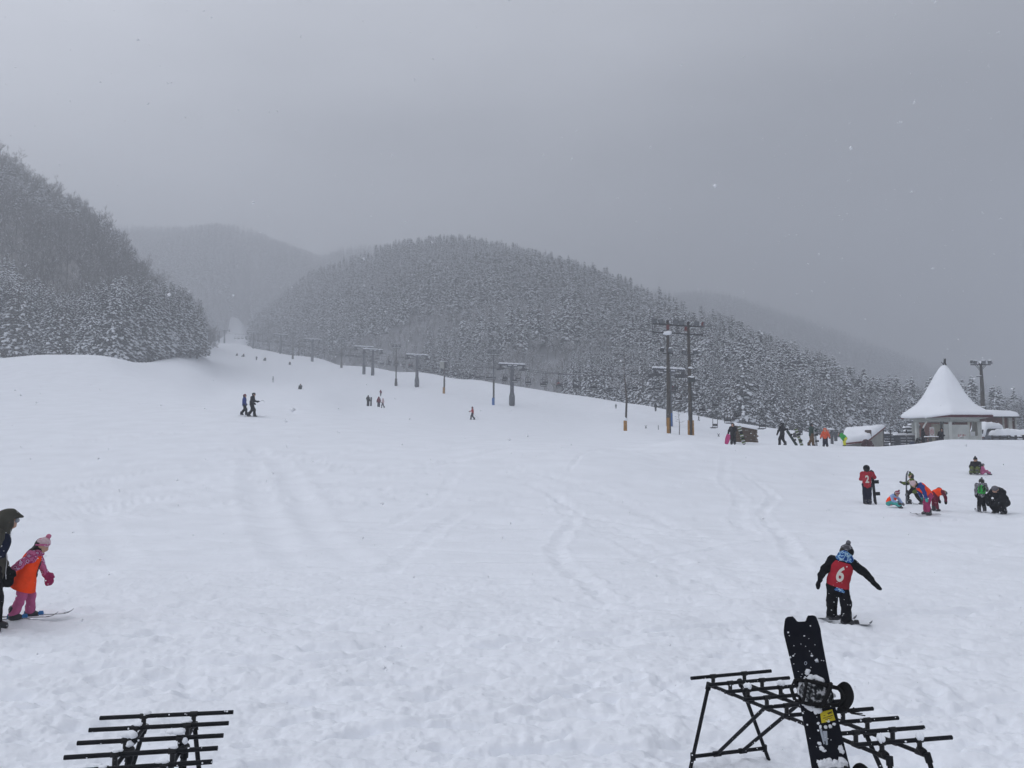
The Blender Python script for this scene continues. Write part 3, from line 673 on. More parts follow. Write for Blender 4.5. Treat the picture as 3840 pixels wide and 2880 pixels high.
# ================================================================ people: one continuous surface per body
def surface_nets(F, o, h):
    nx, ny, nz = F.shape; S = F < 0
    cnt = np.zeros((nx - 1, ny - 1, nz - 1)); acc = np.zeros(cnt.shape + (3,))
    for ax in range(3):
        for d1 in (0, 1):
            for d2 in (0, 1):
                off = [0, 0, 0]; o1, o2 = [a for a in range(3) if a != ax]; off[o1] = d1; off[o2] = d2
                sl0 = tuple(slice(off[a], off[a] + F.shape[a] - 1) for a in range(3)); off2 = off[:]; off2[ax] += 1
                sl1 = tuple(slice(off2[a], off2[a] + F.shape[a] - 1) for a in range(3))
                a_, b_ = F[sl0], F[sl1]; cr = (a_ < 0) != (b_ < 0)
                t = np.where(cr, a_ / np.where(cr, a_ - b_, 1), 0)
                cnt += cr
                for q in range(3): acc[..., q] += np.where(cr, (t if q == ax else off[q]), 0)
    act = cnt > 0; idx = -np.ones(cnt.shape, int); idx[act] = np.arange(act.sum())
    g = np.argwhere(act); V = (g + acc[act] / cnt[act][:, None]) * h + o
    Fs = []
    for ax in range(3):
        o1, o2 = [(1, 2), (2, 0), (0, 1)][ax]
        sl0 = [slice(None)] * 3; sl1 = [slice(None)] * 3; sl0[ax] = slice(0, -1); sl1[ax] = slice(1, None)
        c = S[tuple(sl0)] != S[tuple(sl1)]; e = np.argwhere(c); 
        e = e[(e[:, o1] > 0) & (e[:, o2] > 0) & (e[:, o1] < F.shape[o1] - 1) & (e[:, o2] < F.shape[o2] - 1)]
        u1 = np.zeros(3, int); u1[o1] = 1; u2 = np.zeros(3, int); u2[o2] = 1
        q = np.stack([idx[tuple((e - u1 - u2).T)], idx[tuple((e - u2).T)], idx[tuple(e.T)], idx[tuple((e - u1).T)]], 1)
        ins = S[tuple(e.T)]; q = np.where(ins[:, None], q, q[:, ::-1]); Fs.append(q)
    return V, np.concatenate(Fs)
def _prim(p, X):
    """signed distance of one shape at points X (n,3)"""
    k = p[0]
    if k == 'cap':      # a, b, ra, rb, (flatten axis, factor)
        a, b, ra, rb = map(np.asarray, p[1:5]); fl = p[5] if len(p) > 5 else None
        if fl is not None:
            ax = np.asarray(fl[0], float); ax = ax / np.linalg.norm(ax); f = fl[1]
            X = X - np.outer((X - a) @ ax, ax) * (1 - 1 / f); b = b - ax * ((b - a) @ ax) * (1 - 1 / f)
        ba = b - a; L2 = ba @ ba + 1e-12; t = np.clip((X - a) @ ba / L2, 0, 1); r = ra + (rb - ra) * t
        d = np.linalg.norm(X - a - t[:, None] * ba, axis=1) - r
        return d * (min(1, fl[1]) if fl is not None else 1)
    if k == 'ell':      # centre, radii, optional 3x3
        c, r = np.asarray(p[1]), np.asarray(p[2]); Y = X - c
        if len(p) > 3 and p[3] is not None: Y = Y @ np.asarray(p[3])
        q = np.linalg.norm(Y / r, axis=1); g = np.linalg.norm(Y / (r * r), axis=1) + 1e-9
        return q * (q - 1) / g
def sdf_mesh(prims, h, k=.02, wr=0., wscale=18., seed=0, cut=None):
    """prims: [(material index, primitive)] -> V, F, material index per face"""
    pts = []
    for m, p in prims:
        if p[0] == 'cap':
            R_ = max(p[3], p[4]); R_ = R_ * (max(1, p[5][1]) if len(p) > 5 and p[5] else 1); pts += [np.array(p[1]) - R_, np.array(p[1]) + R_, np.array(p[2]) - R_, np.array(p[2]) + R_]
        else: R_ = max(p[2]); pts += [np.array(p[1]) - R_, np.array(p[1]) + R_]
    lo = np.min(pts, 0) - 2.5 * h; hi = np.max(pts, 0) + 2.5 * h
    ax = [np.arange(lo[i], hi[i] + h, h) for i in range(3)]; sh = tuple(len(a) for a in ax)
    G = np.stack(np.meshgrid(*ax, indexing='ij'), -1).reshape(-1, 3); D = np.full(len(G), 1e3)
    for m, p in prims:
        if p[0] == 'cap':
            R_ = max(p[3], p[4]) * (max(1, p[5][1]) if len(p) > 5 and p[5] else 1) + 4 * h + k * 2; a, b = np.array(p[1]), np.array(p[2]); l_ = np.minimum(a, b) - R_; u_ = np.maximum(a, b) + R_
        else: R_ = max(p[2]) + 4 * h + k * 2; l_ = np.array(p[1]) - R_; u_ = np.array(p[1]) + R_
        s = np.all((G > l_) & (G < u_), axis=1); X = G[s]; d = _prim(p, X); D0 = D[s]
        hh = np.maximum(k - np.abs(d - D0), 0) / k; D[s] = np.minimum(d, D0) - hh * hh * k * .25
    if wr > 0:
        s = np.abs(D) < 4 * h + wr; X = G[s]
        n = fbm(X[:, 0] * wscale + X[:, 1] * wscale * .7, X[:, 2] * wscale * 1.5 + X[:, 1] * wscale * .4, 3, seed) + .6 * fbm(X[:, 1] * wscale * 1.3 + 9, X[:, 2] * wscale * .8 + X[:, 0] * wscale, 2, seed + 5)
        D[s] += wr * n
    if cut: D = cut(G, D)
    V, F = surface_nets(D.reshape(sh), lo, h)
    C = V[F].mean(1); best = np.full(len(C), 1e9); M = np.zeros(len(C), int)
    for m, p in prims:
        d = _prim(p, C); q = d < best; best = np.where(q, d, best); M = np.where(q, m, M)
    return V, F, M
def sdf_obj(name, prims, mats, h, parent, **kw):
    V, F, M = sdf_mesh(prims, h, **kw); return link(name, mesh_np(name, V, F, mats, M, smooth=True), parent)
# fabrics
def fab(name, c, **kw): kw.setdefault('bump', .25); kw.setdefault('bscale', 60.); kw.setdefault('spec', .08); return mat(name, c, .85, .16, 7., speck=kw.pop('speck', .18), speck_scale=kw.pop('ss', 30.), **kw)
BLACKF = fab('black_ski_fabric', (.006, .0065, .009)); NAVYF = fab('navy_ski_fabric', (.008, .010, .026)); CHARF = fab('charcoal_fabric', (.062, .060, .050))
REDF = fab('crimson_fabric', (.34, .022, .035)); MAGF = fab('magenta_fabric', (.33, .035, .12), speck=.08); ORGF = fab('orange_mesh_fabric', (.97, .075, .014), speck=.06); MAROON = fab('maroon_fabric', (.13, .012, .03))
PINKF = fab('pink_fabric', (.50, .12, .26), speck=.05); GREENF = fab('green_fabric', (.03, .36, .06), speck=.08); LIMEF = fab('yellow_fabric', (.62, .62, .03), speck=.05); OLIVEF = fab('olive_fabric', (.10, .13, .03)); BROWNF = fab('brown_fabric', (.13, .075, .035), speck=.1)
DKGREEN = fab('dark_green_fabric', (.018, .045, .035)); BLUEF = fab('blue_fabric', (.02, .05, .22), speck=.1); LBLUEF = fab('pale_blue_fabric', (.30, .42, .68), speck=.05); TEALF = fab('teal_fabric', (.06, .33, .30), speck=.06); GREYF = fab('grey_knit', (.13, .13, .145), speck=.25); PALEF = fab('pale_pink_knit', (.55, .42, .44), speck=.1); WHITEF = fab('white_fabric', (.6, .6, .62), speck=0)
FLORAL = fab('floral_pink_fabric', (.5, .1, .2), pat=('voronoi', [(.26, .012, .06), (.55, .34, .50), (.34, .03, .12), (.50, .13, .26)]), pscale=17., speck=.03)
BLUCAMO = fab('blue_camouflage_fabric', (.1, .3, .5), pat=('camo', [(.015, .05, .20), (.07, .20, .42), (.35, .52, .62), (.03, .10, .32)]), pscale=22., speck=.05)
GREYCAMO = fab('grey_camouflage_fabric', (.2, .2, .2), pat=('camo', [(.03, .03, .035), (.16, .16, .18), (.32, .32, .35), (.08, .08, .09)]), pscale=18., speck=.12)
SKIN = mat('skin', (.46, .27, .19), .6, .08, 9., spec=.35); HAIR = mat('black_hair', (.012, .010, .009), .5, .3, 20.); BOOTM = mat('ski_boot_plastic', (.02, .021, .026), .35, .3, 9., speck=.5, speck_scale=24., spec=.5)
SKIM = mat('ski_topsheet', (.10, .11, .12), .35, .3, 6., speck=.5, speck_scale=16., topsnow=.25); SKIB = mat('blue_binding_plastic', (.02, .17, .45), .4, .1)
GOGG = mat('goggle_lens', (.25, .27, .30), .15, .1, spec=.6); WDIG = mat('white_number_print', (.62, .60, .55), .8, .06, 20.); BDIG = mat('black_number_print', (.02, .015, .02), .8, .06, 20.)
PERSONS = {}; RUBB_ = mat('binding_black', (.02, .02, .024), .5, .3, 9., speck=.3, speck_scale=30.)
def v3(*a): return np.array(a, float)
def skel(H, pose=None, adult=False):
    """joint positions for standing height H; pose overrides {joint: (x,y,z) in units of H}"""
    J = dict(pelvis=(0, 0, .50), waist=(0, 0, .58), chest=(0, .005, .71), neck=(0, .0, .815), head=(0, .015, .90),
             shl=(-.105, 0, .775), shr=(.105, 0, .775), ell=(-.155, -.01, .63), elr=(.155, -.01, .63), wrl=(-.165, .04, .50), wrr=(.165, .04, .50),
             hipl=(-.055, 0, .49), hipr=(.055, 0, .49), knl=(-.065, .02, .27), knr=(.065, .02, .27), anl=(-.07, 0, .055), anr=(.07, 0, .055), tol=(-.08, .10, .022), tor=(.08, .10, .022))
    J.update(pose or {}); return {k: v3(*v) * H for k, v in J.items()}
def hand_prims(w, d, s, m, thumb, grip=.0):
    """a glove: palm, four unequal fingers and a thumb from the side of the palm"""
    d = d / (np.linalg.norm(d) + 1e-9); t = thumb - d * (thumb @ d); t = t / (np.linalg.norm(t) + 1e-9); n = np.cross(d, t)
    P_ = [(m, ('cap', w, w + d * .055 * s, .034 * s, .036 * s, (n, .62)))]
    base = w + d * .075 * s
    for i, ln in enumerate((.055, .066, .060, .044)):
        b = base + t * (.033 - .022 * i) * s; mid = b + d * ln * .55 * s + n * grip * .4 * ln * s; tip = mid + (d * (1 - grip) + n * grip) * ln * .55 * s
        P_ += [(m, ('cap', b, mid, .0125 * s, .012 * s)), (m, ('cap', mid, tip, .012 * s, .0095 * s))]
    b = w + d * .02 * s + t * .028 * s; P_ += [(m, ('cap', b, b + (d * .5 + t * .8) * .035 * s, .014 * s, .013 * s)), (m, ('cap', b + (d * .5 + t * .8) * .035 * s, b + (d * .9 + t * .6) * .058 * s, .0125 * s, .010 * s))]
    return P_
def person(at, face, H_, label, cols, pose=None, adult=False, hat=None, vest=None, num=None, boots=BOOTM, skis=None, detail=1, group=None, bulk=1., hood=None, head=1., extra=None, lean=(0, 0), skirt=0., back_num=True, vest_len=.43, sleeve_trim=None, face_on=True, wr=None):
    """cols = jacket, trousers, gloves.  Facing is the heading of local +y, degrees anticlockwise from world +Y"""
    jk, tr, gl = cols; J = skel(H_, pose); e = empty('person', at, R(face), label, 'person', group)
    e.rotation_euler = (R(lean[0]), R(lean[1]), R(face)); S = H_ / 1.2; b = bulk
    h = {0: H_ / 42, 1: H_ / 62, 2: H_ / 108}[detail]
    fx = v3(0, 1, 0); rh = (.068 if not adult else .058) * H_ * head
    ma = [jk, tr, gl, SKIN, HAIR]
    B = [(0, ('cap', J['waist'], J['chest'], .093 * H_ * b, .100 * H_ * b, (fx, .78))), (0, ('cap', J['chest'], J['neck'] - v3(0, 0, .02 * H_), .098 * H_ * b, .052 * H_ * b, (fx, .8))),
         (0, ('cap', J['pelvis'], J['waist'], .094 * H_ * b, .092 * H_ * b, (fx, .82))),
         (3, ('cap', J['neck'] - v3(0, 0, .02 * H_), J['head'], .034 * H_, .036 * H_)), (3, ('ell', J['head'], (rh * .88, rh * .98, rh * 1.14)))]
    bk = (J.get('look', v3(0, 1, 0)) * v3(1, 1, 0)); bk = bk / (np.linalg.norm(bk) + 1e-9)
    B += [(4, ('ell', J['head'] - bk * rh * .26 + v3(0, 0, -.06) * rh, (rh * .95, rh * .88, rh * 1.12)))]
    if detail and J['head'][2] > .6 * H_: B += [(0, ('cap', J['pelvis'] + v3(-.035, 0, -.012) * H_, J['pelvis'] + v3(.035, 0, -.012) * H_, .074 * H_ * b, .074 * H_ * b))]
    for s in 'lr':
        B += [(0, ('cap', J['sh' + s], J['el' + s], .047 * H_ * b, .040 * H_ * b)), (0, ('cap', J['el' + s], J['wr' + s], .041 * H_ * b, .033 * H_ * b)),
              (0, ('cap', J['chest'] + v3(0, 0, .035 * H_), J['sh' + s], .075 * H_ * b, .047 * H_ * b, (fx, .85))),
              (1, ('cap', J['pelvis'] + (J['hip' + s] - J['pelvis']) * .9, J['kn' + s], .066 * H_ * b, .050 * H_ * b)), (1, ('cap', J['kn' + s], J['an' + s] + v3(0, 0, .02 * H_), .050 * H_ * b, .052 * H_ * b))]
        d = J['wr' + s] - J['el' + s]; d = d / (np.linalg.norm(d) + 1e-9)
        if 'ha' + s in J: d = J['ha' + s] - J['wr' + s]; d = d / np.linalg.norm(d)
        if detail >= 2: B += hand_prims(J['wr' + s] + d * .02 * H_, d, S * 1.25, 2, v3(.25 if s == 'l' else -.25, 1, .1), .25)
        else: B += [(2, ('cap', J['wr' + s] + d * .01 * H_, J['wr' + s] + d * .06 * H_, .034 * H_, .030 * H_)), (2, ('cap', J['wr' + s] + d * .02 * H_, J['wr' + s] + d * .04 * H_ + v3(0, .025, .01) * H_, .014 * H_, .012 * H_))]
    if detail >= 1:
        hd = (J['head'] - J['neck']); hd = hd / np.linalg.norm(hd); fw = np.cross(v3(1, 0, 0), hd); fw = -fw if fw[1] < 0 and hd[2] > 0 else fw
        if 'look' in J: fw = J['look'] / np.linalg.norm(J['look'])
        side = np.cross(fw, hd)
        B += [(3, ('cap', J['head'] + fw * rh * .9 - hd * rh * .05, J['head'] + fw * rh * 1.12 - hd * rh * .28, .10 * rh, .17 * rh)), (3, ('ell', J['head'] + fw * rh * .55 - hd * rh * .75, (rh * .5, rh * .45, rh * .38)))]
        for q in (-1, 1): B += [(3, ('ell', J['head'] + side * rh * .9 * q, (rh * .18, rh * .24, rh * .3)))]
    body = sdf_obj('body', B, ma, h, e, k=.028 * H_, wr=(.010 * H_ if wr is None else wr * H_) if detail else .006 * H_, wscale=14. / H_, seed=len(PERSONS) * 7)
    if detail >= 2 and face_on:
        mb = MB()
        for q in (-1, 1): mb.blob(J['head'] + fw * rh * .93 + side * rh * .36 * q + hd * rh * .12, rh * .10, 0, ICO1, 0)
        mb.build('eyes', [HAIR], e, smooth=True); mb = MB(); mb.blob(J['head'] + fw * rh * .95 - hd * rh * .5, (rh * .22, rh * .1, rh * .06), 0, ICO1, 0); mb.build('mouth', [MAROON], e, smooth=True)
    hd = (J['head'] - J['neck']); hd = hd / np.linalg.norm(hd)
    if hat:
        kind, hm_ = hat[0], hat[1]
        if kind == 'beanie':
            Pm = [(0, ('ell', J['head'] + hd * rh * .42 - fx * rh * .05, (rh * 1.08, rh * 1.14, rh * .95))), (0, ('cap', J['head'] + hd * rh * .3, J['head'] + hd * rh * .9, rh * 1.05, rh * .62))]
            if len(hat) > 2: Pm += [(1, ('ell', J['head'] + hd * rh * 1.72, (rh * .42,) * 3))]
            cutp = J['head'] + hd * rh * .08; 
            sdf_obj('knitted_hat', Pm, [hm_, hat[2] if len(hat) > 2 else hm_], h * .8, e, k=.01 * H_, wr=.004 * H_, wscale=50. / H_, cut=lambda G, D, c=cutp, n=hd: np.maximum(D, -((G - c) @ n)))
            if len(hat) > 3:
                sdf_obj('hat_brim', [(0, ('cap', J['head'] + hd * rh * .12 + v3(math.cos(a), math.sin(a), 0) * rh * 1.02, J['head'] + hd * rh * .12 + v3(math.cos(a + .7), math.sin(a + .7), 0) * rh * 1.02, rh * .2, rh * .2)) for a in np.arange(0, 6.28, .6)], [hat[3]], h * .8, e, k=.01)
        elif kind == 'helmet':
            sdf_obj('helmet', [(0, ('ell', J['head'] + hd * rh * .30 - fx * rh * .08, (rh * 1.16, rh * 1.30, rh * 1.12)))], [hm_], h * .8, e, cut=lambda G, D, c=J['head'] - hd * rh * .22, n=hd: np.maximum(D, -((G - c) @ n)))
    if hood is not None:
        sdf_obj('hood', [(0, ('ell', J['head'] - fx * rh * .18 + hd * rh * .1, (rh * 1.28, rh * 1.30, rh * 1.42))), (0, ('cap', J['head'] - fx * rh * .3, J['neck'] - v3(0, .01, .02) * H_, rh * 1.1, rh * 1.0))], [hood], h * .9, e, k=.03, wr=.008 * H_, wscale=14 / H_,
                cut=lambda G, D, c=J['head'] + fx * rh * .72, hz_=J['head'][2]: np.maximum(D, np.minimum((G - c) @ fx, 1.)))
    if vest:
        V0 = vest[0]; p0, p1 = J['pelvis'], J['neck']; low = p0 + (p0 - J['waist']) * (vest_len - .43) * 12
        flare = vest[1] if len(vest) > 1 else .0
        VP = [(0, ('cap', J['waist'], J['chest'], (.104 + flare * .3) * H_ * b, .112 * H_ * b, (fx, .80))), (0, ('cap', low - v3(0, 0, .0), J['waist'], (.108 + flare) * H_ * b, (.105 + flare * .3) * H_ * b, (fx, .84))), (0, ('cap', J['chest'], J['neck'] - v3(0, 0, .035) * H_, .110 * H_ * b, .062 * H_ * b, (fx, .82)))]
        up = J['neck'] - J['waist']; up = up / np.linalg.norm(up); dn = low
        wmax = .118 * H_ * b
        def cutv(G, D):
            D = np.maximum(D, -((G - dn) @ up)); q = (G - J['neck']) @ up; D = np.maximum(D, q + .035 * H_)
            s_ = np.abs(G[:, 0] - (J['waist'][0] + ((G - J['waist']) @ up) * up[0])); hi_ = (G - J['chest']) @ up
            return np.maximum(D, np.where(hi_ > -.03 * H_, s_ - .112 * H_ * b, -1))
        ve = sdf_obj('numbered_vest', VP, [V0], h * .8, e, k=.02, wr=.006 * H_, wscale=12 / H_, seed=3, cut=cutv)
        if num: number_on(ve, num[0], num[1], J, H_, e, num[2] if len(num) > 2 else True)
    for s in 'lr':
        an, to = J['an' + s], J['to' + s]
        dr = to - an; dr[2] = 0; ln = np.linalg.norm(dr) + 1e-9; dr = dr / ln
        if boots is not None:
            BP = [(0, ('cap', an + v3(0, 0, .075 * H_) - dr * .008 * H_, an, .050 * H_, .050 * H_)), (0, ('cap', an - v3(0, 0, .018 * H_) - dr * .025 * H_, an + dr * .075 * H_ - v3(0, 0, .026 * H_), .040 * H_, .030 * H_)), (0, ('cap', an + dr * .0 * H_, an + dr * .06 * H_ - v3(0, 0, .02 * H_), .040 * H_, .030 * H_))]
            bo = sdf_obj('boot', BP, [boots], max(h, H_ / 60), e, k=.02)
        if skis:
            sl, sm = skis[0] * 1., skis[1]; bmat_ = skis[2] if len(skis) > 2 else RUBB_; mb = MB(); n_ = np.array([dr[1], -dr[0], 0]); c0 = np.array([an[0], an[1], an[2] - .036 * H_]) + dr * .03 * H_; th = .008
            prof = [(-.5, .0, .7), (-.46, 0, 1), (-.2, 0, .85), (0, 0, .8), (.2, 0, .9), (.38, 0, 1.1), (.44, .012, 1.05), (.48, .035, .75), (.5, .055, .25)]; w = .038 * max(S, .9); V = []
            for t_, z_, q_ in prof:
                for sg, zz in ((-1, 0), (1, 0), (1, th), (-1, th)): V.append(c0 + dr * t_ * sl + n_ * sg * w * q_ + v3(0, 0, z_ * max(sl, .9) + zz))
            F = [(i * 4 + j, i * 4 + (j + 1) % 4, i * 4 + 4 + (j + 1) % 4, i * 4 + 4 + j) for i in range(len(prof) - 1) for j in range(4)] + [(3, 2, 1, 0), tuple(range(len(prof) * 4 - 4, len(prof) * 4))]
            mb.add(V, F, 0)
            sk = mb.build('ski', [sm], e)
            if detail >= 2:
                q = MB(); fz = math.atan2(dr[1], dr[0])
                q.box(c0 + dr * .085 * H_ + v3(0, 0, .03), (.07, .05, .045), fz, 0, .7); q.box(c0 - dr * .075 * H_ + v3(0, 0, .035), (.05, .05, .06), fz, 0, .7); q.build('binding', [bmat_], e)
    if extra: extra(e, J, H_)
    PERSONS[len(PERSONS)] = e
    return e
def text_mesh(s, size, mat_, bold=.018, sx=.8):
    cu = bpy.data.curves.new('print', 'FONT'); cu.body = s; cu.size = size; cu.align_x = 'CENTER'; cu.align_y = 'CENTER'; cu.offset = bold * size; cu.fill_mode = 'BOTH' if hasattr(cu, 'fill_mode') else cu.fill_mode
    cu.resolution_u = 5; ob = bpy.data.objects.new('print_tmp', cu); COL.objects.link(ob); dg = bpy.context.evaluated_depsgraph_get(); dg.update()
    me = bpy.data.meshes.new_from_object(ob.evaluated_get(dg)); bpy.data.objects.remove(ob); bpy.data.curves.remove(cu)
    bm = bmesh.new(); bm.from_mesh(me); bmesh.ops.remove_doubles(bm, verts=bm.verts, dist=1e-5); bmesh.ops.triangulate(bm, faces=bm.faces)
    for _ in range(2):
        le = [q for q in bm.edges if q.calc_length() > size * .16]
        if le: bmesh.ops.subdivide_edges(bm, edges=le, cuts=1); bmesh.ops.triangulate(bm, faces=bm.faces)
    for v in bm.verts: v.co.x *= sx
    bm.to_mesh(me); bm.free(); me.materials.clear(); me.materials.append(mat_); return me
def number_on(ve, s, m, J, H_, e, back=True, off=None, cf=.42):
    me = text_mesh(s, .25 * H_, m, .03, .72); bv = BVHTree.FromPolygons([v.co[:] for v in ve.data.vertices], [tuple(p.vertices) for p in ve.data.polygons])
    up = Vector(J['neck'] - J['waist']).normalized(); c = Vector(J['waist'] + (J['chest'] - J['waist']) * cf); fwd = Vector((1, 0, 0)).cross(up); fwd = -fwd if fwd.y < 0 else fwd
    fwd = fwd.normalized(); d = -fwd if back else fwd; rt = up.cross(d) if True else None; rt = -d.cross(up)
    rt = (up.cross(d)).normalized()
    for v in me.vertices:
        p = c + rt * v.co.x + up * v.co.y; o_ = p + d * .6 * H_; hit_ = bv.ray_cast(o_, -d, H_)
        v.co = (hit_[0] + d * .006) if hit_[0] is not None else p + d * .12 * H_
    me.update(); return link('number_print', me, e)
# ================================================================ chairlift, poles, buildings
LIFTM = mat('grey_lift_steel', (.060, .066, .078), .55, .2, 1.5, speck=.12, speck_scale=5., spec=.3); LIFTD = mat('dark_lift_steel', (.018, .02, .024), .5, .2, 3.)
PADB = mat('blue_tower_padding', (.02, .12, .38), .7, .2, 2.); PADY = mat('orange_yellow_padding', (.33, .16, .025), .8, .25, 3., speck=.15, speck_scale=10.); POLE = mat('weathered_pole_wood', (.055, .048, .040), .9, .35, 3., speck=.22, speck_scale=9., bump=.3, bscale=12.)
LAMPM = mat('floodlight_housing', (.030, .038, .040), .5, .2, 5., topsnow=.15); GLASSM = mat('floodlight_glass', (.10, .11, .12), .15, .1, 5., spec=.6); REDP = mat('red_faded_paint', (.13, .025, .022), .6, .2, 6.)
LD = Vector((-.55, 1, 0)).normalized(); LN = Vector((LD.y, -LD.x, 0)); LRZ = math.atan2(LN.y, LN.x); GA = 2.6
def lx(Y): return -.55 * (Y - 160.)
TW = [(118, 8.4, 1), (160, 8.3, 0), (204, 8.2, 0), (234, 7.6, 0), (241, 8.3, 0), (293, 8.2, 0), (338, 8.2, 0), (389, 8.0, 0), (463, 8.0, 0), (480, 8.0, 0)]
TWORD = ['with blue padding beside the twin floodlight poles', 'second from the floodlight poles, right of the tall light pole', 'third up the slope, in the middle of the lift line', 'nearer one of the close pair of towers', 'farther one of the close pair of towers', 'just above the close pair of towers', 'seventh up the slope, faint in the haze', 'eighth up the slope, near the crest', 'nearer tower at the hazy upper end of the lift line', 'farthest tower at the hazy upper end of the lift line']
tops = []
for i, (Y, hh, blue) in enumerate(TW):
    x = lx(Y); z = H(x, Y); e = empty('lift_tower', (x, Y, z), LRZ, 'grey chairlift tower ' + TWORD[i], 'lift tower', 'chairlift towers up the side of the slope')
    m = MB(); m.tube([(0, 0, -1), (0, 0, 2.4)], [.50, .47], 16); m.tube([(0, 0, 2.4), (0, 0, 2.7), (0, 0, hh - .15)], [.47, .40, .34], 16); smooth_ang(m.build('column', [LIFTM], e), 30)
    m = MB(); m.box((0, 0, hh - .1), (6.0, .34, .36)); m.box((0, 0, hh - .42), (2.2, .28, .30)); m.build('crossarm', [LIFTM], e)
    m = MB(); 
    for k in range(15): xx = -2.8 + .4 * k; m.blob((xx, 0, hh + .13), (.30, .22, .20 + .04 * math.sin(k * 2.1)), 0, ICO2, .08)
    for k in range(5): m.blob((-.8 + .4 * k, -.16, hh - .22), (.26, .12, .08), 0, ICO2, .1)
    m.build('snow_cap', [SNOW], e, smooth=True)
    for sg in (-1, 1):
        m = MB(); m.box((sg * GA, 0, hh - .48), (.22, .5, .5)); m.box((sg * GA, 0, hh - .86), (.16, 3.0, .14)); m.box((sg * GA, 0, hh - .70), (.10, 1.6, .10)); sh = m.build('sheave_train', [LIFTD], e)
        for k in range(6): w = MB(); w.tube([(sg * GA - .09, -1.35 + .54 * k, hh - .98), (sg * GA + .09, -1.35 + .54 * k, hh - .98)], .23, 12); w.build('wheel', [LIFTD], sh)
        m = MB(); 
        for k in range(6): m.blob((sg * GA + .2, -1.3 + .52 * k, hh - .72), (.20, .24, .09), 0, ICO1, .2)
        m.build('snow_cap', [SNOW], e, smooth=True)
        m = MB(); m.tube([(sg * 2.2, 0, hh + .1), (sg * 2.9, 0, hh + .65), (sg * 3.2, 0, hh + .1)], .035, 6); m.build('lifting_frame', [LIFTD], e)
    if blue: m = MB(); m.box((-.22, -.42, .95), (.62, .30, 1.9)); m.build('padding', [PADB], e)
    elif i < 3: m = MB(); m.tube([(0, 0, .2), (0, 0, 1.9), (0, 0, 2.2)], [.60, .60, .5], 14); m.build('padding', [LIFTM], e)
    m = MB(); m.tube([(.42, 0, 0), (.36, 0, hh - .5)], .02, 4); m.tube([(.42, .3, 0), (.36, .3, hh - .5)], .02, 4)
    for k in range(int(hh / .35)): m.tube([(.40, 0, .2 + .35 * k), (.40, .3, .2 + .35 * k)], .014, 4, caps=False)
    m.build('ladder', [LIFTD], e)
    tops.append(Vector((x, Y, z + hh - .75)))
CABM = mat('steel_cable', (.03, .032, .036), .5, .1)
endp = P(832, 439.5, 88); CH = []
for sg in (1, -1):
    pts = []
    st = Vector((endp.x, endp.y, endp.z + .4)) + LN * sg * 1.2
    sup = [st] + [t + LN * sg * GA for t in tops] + [tops[-1] + LD * 60 + Vector((0, 0, 14)) + LN * sg * GA]
    for a, b in zip(sup[:-1], sup[1:]):
        n = 14; sag = min(1.1, (b - a).length * .016)
        for k in range(n): t_ = k / n; p = a.lerp(b, t_); pts.append(p - Vector((0, 0, 4 * sag * t_ * (1 - t_))))
    pts.append(sup[-1]); m = MB(); m.tube(pts, .045, 5, caps=False); tag(m.build('haul_cable', [CABM]), 'steel haul cable of the chairlift on its %s side' % ('right' if sg > 0 else 'left'), 'cable')
    tag(bpy.data.objects[[o.name for o in COL.objects if o.name.startswith('haul_cable')][-1]], group='haul cables of the chairlift')
    L_ = [0]; 
    for a, b in zip(pts[:-1], pts[1:]): L_.append(L_[-1] + (b - a).length)
    CH.append((sg, pts, np.array(L_)))
SEATM = mat('chair_seat_black', (.02, .021, .024), .6, .2, 6.)
def lift_chair():
    e = empty('lift_chair', (0, 0, 0), 0)
    m = MB(); m.tube([(0, 0, .06), (0, 0, -.12), (0, -.18, -.45), (0, -.22, -.85), (0, -.05, -1.15)], .030, 6); m.box((0, 0, .02), (.10, .22, .12)); m.build('hanger', [LIFTD], e, smooth=True)
    m = MB(); m.tube([(-.10, -.05, -1.15), (-.50, -.05, -1.20), (-.56, -.05, -1.32), (-.56, -.02, -2.35), (-.50, .30, -2.42), (.50, .30, -2.42), (.56, -.02, -2.35), (.56, -.05, -1.32), (.50, -.05, -1.20), (.10, -.05, -1.15), (-.10, -.05, -1.15)], .042, 6); m.build('frame', [LIFTD], e, smooth=True)
    m = MB(); m.box((0, .18, -2.36), (1.08, .46, .07)); m.build('seat', [SEATM], e)
    m = MB(); m.box((0, -.05, -2.02), (1.06, .05, .30)); m.build('backrest', [SEATM], e)
    m = MB(); 
    for k in range(4): m.blob((-.38 + .25 * k, .15, -2.30), (.16, .17, .05), 0, ICO1, .2)
    m.build('snow_cap', [SNOW], e, smooth=True)
    return e
proto = lift_chair(); nch = 0; CHAIRS = []
HRZ = math.atan2(-LD.x, LD.y)
def pt_at(pts, L_, s): i = min(int(np.searchsorted(L_, s)) - 1, len(pts) - 2); i = max(i, 0); return pts[i].lerp(pts[i + 1], (s - L_[i]) / (L_[i + 1] - L_[i]))
